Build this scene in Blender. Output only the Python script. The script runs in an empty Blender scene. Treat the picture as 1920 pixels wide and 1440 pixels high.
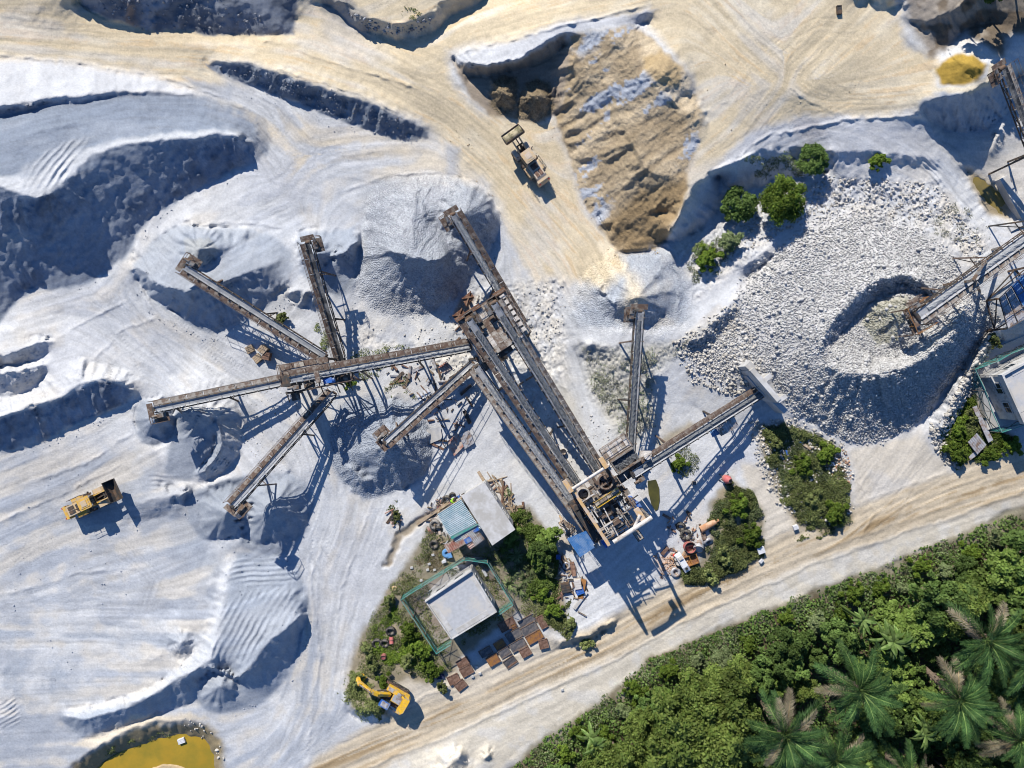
import bpy, math, random
import numpy as np
from mathutils import Vector, Matrix

# ------------------------------------------------------------------ camera, sky, sun, exposure
SC = bpy.context.scene
COL = SC.collection
CAMH = 80.0                      # drone height above the quarry floor, metres
PX = 16.0                        # photograph pixels per metre on the floor
cam_d = bpy.data.cameras.new('camera'); cam = bpy.data.objects.new('camera', cam_d)
COL.objects.link(cam); cam.location = (0, 0, CAMH); cam.rotation_euler = (0, 0, 0)
cam_d.sensor_width = 36; cam_d.lens = 24; cam_d.clip_end = 3000; cam_d.clip_start = 0.5
SC.camera = cam

SUN_EL = math.radians(36)
SUN_AZ = math.atan2(-0.42, 0.91)     # from +Y towards +X
world = bpy.data.worlds.new("World"); SC.world = world; world.use_nodes = True
wn = world.node_tree; bg = wn.nodes['Background']
sky = wn.nodes.new('ShaderNodeTexSky'); sky.sky_type = 'NISHITA'; sky.sun_disc = False
sky.sun_elevation = SUN_EL; sky.sun_rotation = SUN_AZ
sky.air_density = 1.0; sky.dust_density = 0.0; sky.ozone_density = 10.0
wn.links.new(sky.outputs[0], bg.inputs[0]); bg.inputs[1].default_value = 0.10
sun_d = bpy.data.lights.new('sun', 'SUN'); sun_d.energy = 5.0; sun_d.angle = math.radians(0.5)
sun_d.color = (1.0, 0.94, 0.84)
sun = bpy.data.objects.new('sun', sun_d); COL.objects.link(sun)
sdir = Vector((-math.sin(SUN_AZ)*math.cos(SUN_EL), -math.cos(SUN_AZ)*math.cos(SUN_EL), -math.sin(SUN_EL)))
sun.rotation_euler = sdir.to_track_quat('-Z', 'Y').to_euler(); sun.location = (-40, 60, 90)
SC.view_settings.view_transform = 'Standard'; SC.view_settings.look = 'None'
SC.view_settings.gamma = 1.0; SC.view_settings.use_curve_mapping = False
SC.view_settings.exposure = 0.36
SC.render.engine = 'CYCLES'; SC.cycles.pixel_filter_type = 'BLACKMAN_HARRIS'; SC.cycles.filter_width = 1.05
SC.cycles.max_bounces = 5; SC.cycles.diffuse_bounces = 1; SC.cycles.transparent_max_bounces = 6

def P(u, v, z=0.0):
    """world point at height z that stands where the photograph shows (u, v)"""
    k = (CAMH - z)/CAMH/PX
    return Vector(((u-960)*k, (720-v)*k, z))

# ------------------------------------------------------------------ numpy noise
def rnd_lattice(seed, n=256):
    return np.random.default_rng(seed).random((n, n)).astype(np.float32)
_lat = {}
def vnoise(u, v, scale, seed=0):
    if seed not in _lat: _lat[seed] = rnd_lattice(seed)
    L = _lat[seed]
    x = u/scale + 1000.37; y = v/scale + 1000.71
    xi = np.floor(x).astype(np.int64); yi = np.floor(y).astype(np.int64)
    fx = (x-xi).astype(np.float32); fy = (y-yi).astype(np.float32)
    fx = fx*fx*(3-2*fx); fy = fy*fy*(3-2*fy)
    x0 = xi & 255; x1 = (xi+1) & 255; y0 = yi & 255; y1 = (yi+1) & 255
    a = L[y0, x0]*(1-fx)+L[y0, x1]*fx
    b = L[y1, x0]*(1-fx)+L[y1, x1]*fx
    return (a*(1-fy)+b*fy)*2-1
def fbm(u, v, scale, seed=0, octv=4, gain=0.5):
    s = 0; a = 1.0; t = 0
    for k in range(octv):
        s = s + a*vnoise(u, v, scale, seed+k*17); t += a; a *= gain; scale *= 0.5
    return s/t
def sstep(x, a, b):
    t = np.clip((x-a)/(b-a), 0, 1); return t*t*(3-2*t)

# ------------------------------------------------------------------ terrain grid
U0, U1, V0, V1, ST = -170.0, 2090.0, -150.0, 1590.0, 2.4
NU = int((U1-U0)/ST)+1; NV = int((V1-V0)/ST)+1
gu = (U0+ST*np.arange(NU)).astype(np.float32); gv = (V0+ST*np.arange(NV)).astype(np.float32)
GU, GV = np.meshgrid(gu, gv)
WU = GU + 7*fbm(GU, GV, 60, 11, 3) + 3*vnoise(GU, GV, 9, 12)
WV = GV + 7*fbm(GU, GV, 60, 21, 3) + 3*vnoise(GU, GV, 9, 22)

def poly_sdf(poly, uu, vv):
    """signed distance in pixels, negative inside"""
    n = len(poly); d = np.full(uu.shape, 1e9, np.float32); ins = np.zeros(uu.shape, bool)
    for i in range(n):
        ax, ay = poly[i][:2]; bx, by = poly[(i+1) % n][:2]
        ex, ey = bx-ax, by-ay; wx = uu-ax; wy = vv-ay
        t = np.clip((wx*ex+wy*ey)/max(ex*ex+ey*ey, 1e-6), 0, 1)
        d = np.minimum(d, (wx-ex*t)**2+(wy-ey*t)**2)
        c = ((ay > vv) != (by > vv))
        if abs(ey) > 1e-9:
            ins ^= c & (uu < ax+(vv-ay)*ex/ey)
    d = np.sqrt(d); return np.where(ins, -d, d)
def line_dist(line, uu, vv):
    d = np.full(uu.shape, 1e9, np.float32); s = np.zeros(uu.shape, np.float32)
    tx = np.ones(uu.shape, np.float32); ty = np.zeros(uu.shape, np.float32); side = np.zeros(uu.shape, np.float32); acc = 0
    for (ax, ay), (bx, by) in zip(line[:-1], line[1:]):
        ex, ey = bx-ax, by-ay; L = math.hypot(ex, ey)
        t = np.clip(((uu-ax)*ex+(vv-ay)*ey)/(L*L), 0, 1)
        dx = uu-ax-ex*t; dy = vv-ay-ey*t
        dd = np.sqrt(dx*dx+dy*dy); m = dd < d
        d = np.where(m, dd, d); s = np.where(m, acc+t*L, s)
        tx = np.where(m, ex/L, tx); ty = np.where(m, ey/L, ty)
        side = np.where(m, np.sign((uu-ax)*ey-(vv-ay)*ex), side); acc += L
    return d, s, tx, ty, side
def bbox_slices(pts, pad):
    us = [p[0] for p in pts]; vs = [p[1] for p in pts]
    i0 = max(0, int((min(us)-pad-U0)/ST)); i1 = min(NU, int((max(us)+pad-U0)/ST)+2)
    j0 = max(0, int((min(vs)-pad-V0)/ST)); j1 = min(NV, int((max(vs)+pad-V0)/ST)+2)
    return slice(j0, max(j1, j0)), slice(i0, max(i1, i0))
def pmask(poly, soft=10, warp=1.0):
    """soft mask of a polygon on the whole grid"""
    m = np.zeros(GU.shape, np.float32); sl = bbox_slices(poly, soft*2+30)
    uu = GU[sl]+(WU[sl]-GU[sl])*warp; vv = GV[sl]+(WV[sl]-GV[sl])*warp
    m[sl] = 1-sstep(poly_sdf(poly, uu, vv), -soft, soft)
    return m

# break lines, as a surveyor would take them: (u, v, z) along crests and toes
BL = []
def bl(*pts, z=None):
    BL.append([(p[0], p[1], p[2] if len(p) > 2 else z) for p in pts])

def cone(u, v, z, r, z0, n=26, sq=1.0, jit=.12, seed=0):
    rr = random.Random(seed+int(u))
    for k in range(n):
        a = k*2*math.pi/n; q = r*(1+rr.uniform(-jit, jit)); bl((u, v, z), (u+.5*q*math.cos(a), v+.5*sq*q*math.sin(a), z0+(z-z0)*.52), (u+q*math.cos(a), v+sq*q*math.sin(a), z0))
# --- left stockpile: crest, toe, roadway on its top, white bank above it
bl((-170,345,6.71),(0,350,6.63),(30,358,6.47),(63,368,6.24),(90,363,5.77),(110,350,5.30),(133,333,4.99),(153,308,4.68),(173,290,4.52),(217,273,4.21),(267,264,3.98),(307,261,3.74),(347,259,3.43),(383,256,3.12),(407,249,2.81),(446,252,2.50))
bl((448,253,2.50),(446,285,1.25),(443,317,0.00))
bl((443,317),(393,347),(333,373),(280,407),(257,440),(238,480),(200,510),(160,527),(113,540),(67,540),(40,556),(0,602),(-170,650), z=0)
bl((-170,195,4.37),(0,197,4.21),(40,192,3.82),(100,182,3.35),(173,174,2.81),(240,171,2.11),(300,172,1.25),(360,174,0.55))
bl((-170,222,3.28),(0,216,3.20),(40,208,3.04),(100,197,2.73),(173,187,2.34),(240,182,1.79),(300,180,1.09),(360,179,0.47))
bl((-170,105),(0,108),(80,112),(150,120),(230,130),(330,152),(395,178),(430,190),(470,205),(500,228),(512,262),(485,300),(450,320), z=0)
bl((-170,285,5.30),(0,275,5.07),(100,240,4.13),(240,218,2.57),(380,214,1.25),(440,232,1.01),(470,262,0.78))
# small dune and pit at the left border
bl((-60,668,2.34),(13,664,2.18),(40,657,2.03),(70,642,1.79),(97,640,1.40)); bl((-60,690,0.62),(17,686,0.47),(55,680,0.55),(92,664,0.70))
bl((-170,700,3.12),(0,699,2.65),(40,694,2.34),(85,687,1.56)); bl((-170,748,0.62),(0,745,0.78),(40,740,0.78),(64,727,0.78),(90,700,0.78))
bl((-170,785,3.12),(0,782,3.04),(33,770,2.96),(67,757,2.89),(110,750,2.65),(143,722,2.73),(177,713,2.73),(200,707,2.57),(225,718,2.03),(247,733,1.09))
bl((-170,858),(0,850),(33,843),(67,837),(110,817),(140,800),(187,780),(217,767),(252,748), z=0)
bl((-170,640,1.17),(20,620,1.01),(110,640,0.94),(160,670,0.94),(230,690,0.62),(290,700,0.16)); bl((110,590),(220,600),(300,660),(330,700), z=0)
# --- heap under the upper-left radial belt
bl((262,497,1.6),(285,528,2.9),(320,543,3.4),(360,546,3.5),(400,538,3.2),(430,525,3.2),(480,505,2.6),(520,488,1.8))
bl((258,520,0),(278,556,0),(320,582,0),(360,608,0),(392,630,0),(430,617,0),(465,598,.2),(500,572,.3),(535,540,.4))
bl((268,470,.6),(300,440,.5),(350,425,.6),(430,425,.6),(520,430,.4)); cone(376,468,4.4,44,2.6)
bl((540,470,1.2),(548,500,1.4),(535,525,1.6)); bl((545,545,1.6),(590,545,1.8),(600,560,1.2)); bl((540,562,.3),(575,580,.2),(600,582,.2))
# --- heap under the upper radial belt
cone(588,474,3.6,34,1.2); bl((625,480,2.2),(645,470,2),(668,455,1.5)); bl((606,548,.3),(640,552,.2),(672,525,.2),(683,495,.2)); bl((560,435),(600,420),(660,425), z=.3)
bl((548,560,0),(560,600,0))
# --- big middle gravel heap
cone(868,402,5.2,50,2.2); bl((735,470,4.6),(770,484,5.4),(800,490,5.4),(835,478,4.6)); bl((780,370,2.8),(770,420,4),(775,460,5))
bl((668,505),(668,545),(690,575),(720,588),(760,592),(800,586),(840,568),(868,548),(890,520),(902,498), z=0)
bl((668,505),(676,450),(682,400),(695,360),(720,340),(760,330),(800,328),(850,332),(890,345),(922,372),(937,405),(934,435),(924,455),(902,498), z=0)
bl((848,470,2.6),(880,470,1.6),(905,475,.3)); bl((800,345,1.0),(796,400,3.2)); bl((815,350,1.2),(812,395,2.6))
# --- heap under the short right radial belt
cone(726,836,4.2,80,.5); bl((622,800),(618,850),(635,890),(665,925),(690,937),(720,930),(760,912),(800,885),(815,850),(812,815),(795,780),(760,755),(700,745),(650,760),(622,800), z=0)
bl((660,880,1.4),(680,900,1.6),(705,900,1.4),(690,920,.3))
# --- heaps under the left radial belt
cone(290,780,3.2,38,.3); bl((250,765),(252,800),(262,826),(285,838),(310,830),(324,810),(330,785), z=0); bl((262,745,.3),(300,744,1))
bl((335,772,3.4),(360,766,3.9),(395,782,3.8)); bl((326,812,.6),(312,860,.5),(308,884,.3),(345,897,.2),(372,880,.3),(398,850,.7),(404,815,.9))
bl((408,792,2.6),(414,830,2.4),(404,858,2.2),(374,886,1.4)); bl((455,800,.3),(452,850,.2),(420,885,.2),(380,905,.1),(300,905,0)); bl((275,830,.3),(290,850,.5),(300,880,.2))
# --- heaps under the lower-left radial belt
cone(425,960,3.6,52,.4); bl((345,930),(352,975),(372,1005),(400,1015),(430,1008), z=0); bl((345,930,0),(400,905,1),(470,890,.6),(540,885,.3))
bl((444,985,1.2),(452,1030,.8),(500,1042,.3),(540,1040,0),(570,1000,0),(585,950,0),(575,905,0),(540,885,0)); cone(505,960,3.4,62,.4)
bl((228,955,0),(260,945,.9),(300,935,1.0),(355,925,1.4)); bl((235,990,0),(300,968,0),(345,975,0))
# --- dunes at the bottom left
bl((118,1338,0.51),(153,1350,1.70),(187,1343,1.87),(233,1330,2.04),(273,1310,2.21),(320,1280,2.38),(362,1258,2.55),(398,1238,2.72),(408,1180,2.29),(420,1120,1.87),(430,1070,1.36),(440,1040,0.59))
bl((118,1350,0.17),(133,1366,0.00),(150,1384,0.00),(177,1384,0.00),(200,1371,0.00),(267,1354,0.00),(333,1330,0.00),(367,1316,0.00))
bl((372,1300,0.51),(374,1318,0.00),(388,1334,0.00),(420,1341,0.00),(470,1332,0.00),(505,1311,0.00),(540,1275,0.00),(558,1225,0.00),(562,1190,0.00),(574,1150,0.26),(575,1120,0.26),(560,1075,0.17),(548,1045,0.17))
cone(412,1290,2.4,36,.5); bl((384,1256,2.72),(415,1258,2.80),(448,1272,2.80),(480,1235,2.89),(512,1195,2.89),(545,1170,2.38),(562,1150,1.61)); bl((455,1060,0.77),(480,1120,1.70),(520,1120,1.61),(550,1110,1.02))
bl((385,1040,0.00),(375,1080,0.26),(385,1120,0.68),(388,1160,1.02),(370,1200,1.19),(345,1240,1.36),(290,1285,1.36),(250,1300,0.85),(130,1330,0.26))
cone(342,1204,2.2,28,.9); bl((265,1240,1.10),(300,1225,1.27)); bl((200,1180),(260,1150),(330,1140), z=.1)
# --- pond at the bottom with its bank
bl((110,1460,.3),(135,1432,.4),(180,1398,.5),(225,1372,.4),(262,1362,.4),(300,1352,.4),(350,1352,.3),(385,1360,.3),(410,1385,.3),(420,1440,.3),(420,1500,.3))
bl((175,1460,-1.7),(200,1432,-1.7),(240,1411,-1.7),(290,1394,-1.7),(340,1380,-1.7),(382,1390,-1.7),(398,1420,-1.7),(400,1500,-1.7)); bl((230,1470),(300,1420),(370,1420),(380,1480), z=-2.2)
bl((283,1440,-1.2),(310,1432,-1.1),(345,1440,-1.2),(345,1500,-1.2))
# --- dark block banks along the top
bl((120,-150,3.00),(135,-10,2.10),(200,-4,2.20),(300,-6,2.25),(400,-4,2.10),(455,2,1.80),(500,22,1.20),(552,60,0.15)); bl((140,-20,1),(150,14,0),(200,40,0),(280,56,0),(400,63,0),(500,68,0),(552,66,0)); bl((560,40,.3),(545,10,1.2),(520,-30,2.5))
bl((600,-20,1.55),(648,4,1.61),(680,30,1.80),(730,42,1.86),(770,40,1.92),(795,28,1.92),(828,4,1.80),(900,-30,1.86)); bl((590,0,.5),(628,15,0),(655,45,0),(690,68,0),(750,76,0),(808,68,0),(838,35,0),(900,5,0),(960,-30,0),(1000,-80,0))
bl((690,-150,2.48),(740,-20,1.98),(760,20,1.98))
# --- berm in the upper middle, haul road running on its upper side
bl((385,114,0.07),(400,113,0.61),(440,118,1.36),(500,129,1.84),(560,148,2.04),(640,173,2.04),(700,197,1.97),(740,213,1.70),(775,230,1.09),(803,247,0.14))
bl((385,122),(430,146),(500,175),(560,196),(610,215),(680,241),(740,259),(775,264),(803,262), z=0)
bl((300,85,0.13),(450,85,0.78),(560,105,1.30),(650,140,1.49),(760,190,0.91),(830,235,0.20)); bl((500,75,.8),(640,95,1.0),(760,130,.8),(830,120,.5))
# --- loader bay, white ledge and brown heap
bl((846,104,.6),(880,122,2.6),(930,122,3.4),(965,112,3.8),(1000,92,4.0),(1040,70,4.2),(1064,60,4.2)); bl((850,112,.4),(868,150,.6),(890,186,.5),(915,205,.3)); bl((880,150,.2),(930,140,.2),(985,128,.4),(1030,110,1.2),(1058,85,2.4))
bl((846,98,.6),(920,80,2.2),(1000,52,3.6),(1080,30,4.4),(1200,2,5.0),(1280,-60,5.0)); bl((840,60,.6),(950,20,2.0),(1100,-30,4))
bl((1040,215,.2),(1055,255,.1),(1070,300,0),(1085,350,0),(1108,400,0),(1138,440,0),(1150,466,0),(1175,474,0),(1225,470,.2),(1248,452,.4))
bl((1068,62,4.2),(1110,60,4.8),(1150,55,5.4),(1175,90,5.6),(1200,150,5.8),(1250,180,5.9),(1300,230,5.6),(1305,262,5.2)); bl((1200,26,5.1),(1225,24,5.1)); bl((1200,44,4.0),(1215,42,4.0))
bl((1180,250,4.4),(1210,320,4.3),(1280,335,4.8)); bl((1310,265,4.8),(1290,300,4.8),(1285,335,4.8),(1295,345,5)); bl((1140,420,1.0),(1180,400,1.8),(1240,400,2.2),(1265,400,3)); bl((1050,200,1.0),(1080,150,3.2),(1070,110,3.8))
cone(946,172,2.3,30,.3); cone(1004,182,2.5,36,.3); bl((918,195,.2),(940,212,0),(968,208,.1),(965,222,0),(1000,230,0),(1032,218,.1)); bl((972,165,.9),(975,195,.3)); bl((1035,165,1.4),(1040,200,.3)); bl((925,150,.8),(920,180,.2))
bl((1210,100,5.5),(1240,95,5.9),(1275,125,5.9),(1290,170,5.7)); cone(1245,135,6.6,46,5.6); cone(1292,215,6.0,34,5.2)
# --- sand plateau and its dark bank
bl((1300,120,5.2),(1325,200,5),(1330,260,4.9),(1320,310,4.8)); bl((1252,438,4.3),(1275,400,4.6),(1290,365,4.8),(1312,338,4.8),(1345,315,4.7),(1390,295,4.5),(1430,282,4.2),(1470,274,3.9),(1505,280,3.6),(1535,300,2.9),(1560,310,2.4))
bl((1255,458,.6),(1290,440,.6),(1322,428,.6),(1345,405,.6),(1365,378,.6),(1400,358,.7),(1440,345,.9),(1500,335,1.4),(1545,325,1.8))
bl((1560,285,3.9),(1640,285,3.8),(1700,292,3.4),(1760,300,2.2)); bl((1560,312,2.9),(1640,306,2.9),(1700,312,2.6),(1750,318,1.8)); bl((1480,225,4.4),(1560,215,4.4),(1680,220,4.3),(1740,205,4.4))
bl((1340,60),(1500,30),(1600,100),(1500,180),(1400,150), z=5); bl((1600,-100),(1640,20),(1700,90),(1745,140), z=4.8)
bl((1725,195,4.7),(1780,178,5.6),(1820,172,6.2),(1850,158,6.6),(1872,140,6.7),(1868,112,6.5)); bl((1735,212,3.8),(1762,240,1.4),(1810,250,1.1),(1850,240,1.0),(1880,225,1.0),(1900,190,1.2),(1912,140,1.5)); bl((1752,125,5.0),(1790,110,6.0),(1838,130,7.2),(1825,155,6.2),(1780,160,5.2))
bl((1690,20,5.0),(1730,50,5.4),(1760,30,6.5),(1800,5,7.0),(1850,-40,8)); bl((1700,45,4.8),(1740,75,4.8),(1770,85,4.6)); bl((1770,90,4.6),(1800,60,4.4),(1860,40,4.4),(1960,60,5)); bl((1600,-20,6),(1650,-15,6),(1690,-10,6)); bl((1610,5,4.9),(1650,22,4.8),(1690,10,4.8))
bl((1880,260,1),(1900,330,.8),(1960,400,.8)); bl((1830,235,1.4),(1842,225,2.2),(1850,240,1.5)); bl((1870,255,2.2),(1845,300,.9))
bl((1815,320),(1850,340),(1890,370),(1885,405),(1860,400),(1835,360),(1815,320), z=.25); bl((1835,335),(1870,375), z=-.1)
# --- rock field, crater of fresh rock, rubble wall
bl((1370,480,1.6),(1450,420,1.8),(1530,385,1.9),(1640,380,2.0),(1740,420,2.4),(1800,470,2.6)); bl((1450,520,2.6),(1540,470,3.2),(1640,450,3.6)); bl((1345,330,1.0),(1420,400,1.5),(1500,360,1.9),(1640,335,2.5),(1760,360,2.0),(1830,430,1.6))
bl((1540,655,4.6),(1552,620,4.8),(1575,588,5.0),(1610,550,5.2),(1650,526,5.2),(1690,515,5.1),(1725,522,4.9),(1745,545,4.6)); bl((1562,655,3.7),(1578,628,3.1),(1600,602,2.9),(1630,570,2.8),(1660,552,2.8),(1700,547,3.0),(1730,560,3.8))
cone(1690,592,5.0,58,3.1); bl((1600,640,3.2),(1640,668,3.2),(1690,668,3.4),(1722,648,3.7)); bl((1552,690,4.6),(1600,703,4.9),(1640,702,5.2),(1690,690,5.7),(1730,672,6.0),(1775,640,6.0),(1800,610,5.6),(1810,580,5.0))
bl((1480,780,.9),(1560,812,.2),(1590,830,0),(1620,836,0),(1660,822,0),(1705,806,0),(1745,772,0),(1770,735,.1),(1800,695,.3),(1840,640,.6),(1870,605,1)); bl((1480,640,3.2),(1490,700,3.0),(1490,745,2.2)); bl((1400,600,2.6),(1410,680,2.6),(1425,700,2.6))
bl((1860,622,2.6),(1820,690,2.4),(1790,745,2.2),(1765,805,1.8)); bl((1875,640,.2),(1838,705,0),(1808,760,0),(1782,815,0)); bl((1300,640,2.4),(1340,600,2.6),(1380,560,2.6)); bl((1300,662,1.2),(1345,630,1.4),(1370,600,1.6))
bl((1395,500,2.2),(1440,470,2.2)); bl((1400,520,1.0),(1450,480,1.4)); bl((1380,720,1.2),(1400,760,.5),(1470,800,.3)); bl((1300,760),(1340,800),(1400,830), z=0)
# --- heap under the steep middle belt and the weedy bank below it
cone(1195,556,4.6,74,1.4,sq=.75); bl((1062,560,.5),(1080,600,.9),(1110,618,1.4),(1160,622,1.8),(1240,626,1.8),(1285,606,1.6)); bl((1062,560,.4),(1100,500,.4),(1150,470,.4),(1210,468,.6),(1256,470,1.0),(1290,520,1.4),(1285,606,1.6))
bl((1100,645,1.6),(1150,650,1.7),(1200,650,1.7)); bl((1090,670,0),(1110,740,0),(1150,800,0),(1172,840,0)); bl((1150,570,3.4),(1120,540,2.2)); bl((1230,640,1.8),(1250,700,.9),(1230,800,0)); bl((1255,470,1.6),(1262,490,1.6)); bl((1240,505,1.2),(1262,520,1.2))
# --- bench by the excavator, small heaps by the road, yard and forest floor
bl((770,1470,.2),(772,1432,.2),(800,1405,.2),(850,1393,.2),(876,1402,.2),(884,1440,.2),(884,1500,.2)); bl((830,1450,1.9),(862,1408,1.3)); bl((888,1440,.1),(892,1405,.1),(915,1393,.1),(936,1408,.1),(930,1440,.1)); bl((910,1425,1.0),(918,1415,1.0))
bl((655,1300,.5),(662,1330,1.4),(690,1330,1.6),(720,1318,1.2)); bl((650,1335,0),(690,1362,0),(730,1350,0)); bl((740,1010),(800,1100),(660,1250),(560,1300),(600,1180),(640,1000), z=0)
bl((1055,1205,.9),(1100,1195,1.2),(1145,1170,1.2)); bl((1075,1225,0),(1110,1218,0),(1155,1190,0)); bl((1040,1150,.5),(1110,1130,.5))
bl((590,1460),(760,1390),(900,1330),(1100,1245),(1300,1135),(1500,1045),(1700,975),(2090,850), z=0); bl((560,1420),(740,1340),(900,1280),(1100,1200),(1300,1090),(1500,1005),(1700,930),(1900,855),(2090,790), z=0)
bl((960,1420,-.3),(1110,1330,-.3),(1260,1240,-.4),(1480,1130,-.4),(1700,1035,-.4),(2090,905,-.4)); bl((1060,1590),(1260,1420),(1400,1350),(1600,1250),(1800,1180),(2090,1090), z=-2.5); bl((1400,1500),(1700,1400),(2050,1300), z=-3)
# --- flats
for pts in [[(240,560),(400,680),(520,760),(600,960),(600,1200),(600,1400)],[(20,920),(150,900),(240,860)],[(20,1000),(150,1060),(300,1050)],[(20,1130),(150,1150)],[(20,1330),(90,1390)],[(540,330),(620,330),(600,400),(520,410)],
            [(950,200),(960,300),(1000,420),(1020,480)],[(960,540),(1030,600),(1040,700),(1120,840)],[(680,620),(760,620),(840,600)],[(860,760),(950,860),(1040,960)],[(1100,1080),(1200,1060)],[(1250,900),(1290,900)],[(1620,880),(1680,860),(1740,900)],[(1440,900),(1490,980)],[(650,270),(700,300)],[(-100,20),(100,60)]]:
    bl(*pts, z=0.0)

def solve():
    f = 32; H = None
    while f >= 1:
        st = ST*f; nu = int(math.ceil((U1-U0)/st))+1; nv = int(math.ceil((V1-V0)/st))+1
        if f == 1: nu, nv = NU, NV
        s = np.zeros((nv, nu)); c = np.zeros((nv, nu))
        for line in BL:
            for a, b in zip(line[:-1], line[1:]):
                n = max(2, int(math.hypot(b[0]-a[0], b[1]-a[1])/(st*0.6))+1)
                t = np.linspace(0, 1, n)
                i = np.rint((a[0]+(b[0]-a[0])*t-U0)/st).astype(int); j = np.rint((a[1]+(b[1]-a[1])*t-V0)/st).astype(int)
                z = a[2]+(b[2]-a[2])*t; ok = (i >= 0) & (i < nu) & (j >= 0) & (j < nv)
                np.add.at(s, (j[ok], i[ok]), z[ok]); np.add.at(c, (j[ok], i[ok]), 1)
        m = c > 0; val = np.where(m, s/np.maximum(c, 1), 0).astype(np.float32)
        if H is None: H = np.zeros((nv, nu), np.float32)
        else:
            pu = np.clip(np.arange(nu)*0.5, 0, H.shape[1]-1.001); pv = np.clip(np.arange(nv)*0.5, 0, H.shape[0]-1.001)
            i0 = pu.astype(int); fi = (pu-i0).astype(np.float32); j0 = pv.astype(int); fj = (pv-j0).astype(np.float32)[:, None]
            R = H[:, i0]*(1-fi)+H[:, i0+1]*fi; H = R[j0]*(1-fj)+R[j0+1]*fj
        for k in range(400 if f >= 8 else (150 if f > 2 else 60)):
            H = np.where(m, val, H); Q = np.pad(H, 1, mode='edge')
            H = 0.25*(Q[:-2, 1:-1]+Q[2:, 1:-1]+Q[1:-1, :-2]+Q[1:-1, 2:])
        H = np.where(m, val, H); f //= 2
    return H.astype(np.float32)
def blur(A, n=1):
    for k in range(n):
        Q = np.pad(A, 1, mode='edge')
        A = (Q[:-2, 1:-1]+Q[2:, 1:-1]+Q[1:-1, :-2]+Q[1:-1, 2:]+4*A)/8
    return A
def bil(A, u, v):
    """bilinear look-up of grid A at pixel positions"""
    x = np.clip((u-U0)/ST, 0, NU-1.001); y = np.clip((v-V0)/ST, 0, NV-1.001)
    i = x.astype(np.int32); j = y.astype(np.int32); fx = x-i; fy = y-j
    return (A[j, i]*(1-fx)+A[j, i+1]*fx)*(1-fy)+(A[j+1, i]*(1-fx)+A[j+1, i+1]*fx)*fy
HB = solve()
# the lines wander a little, as loose material does
HB = bil(HB, GU+0.7*(WU-GU), GV+0.7*(WV-GV)).astype(np.float32)
HB = blur(HB, 1)
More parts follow.
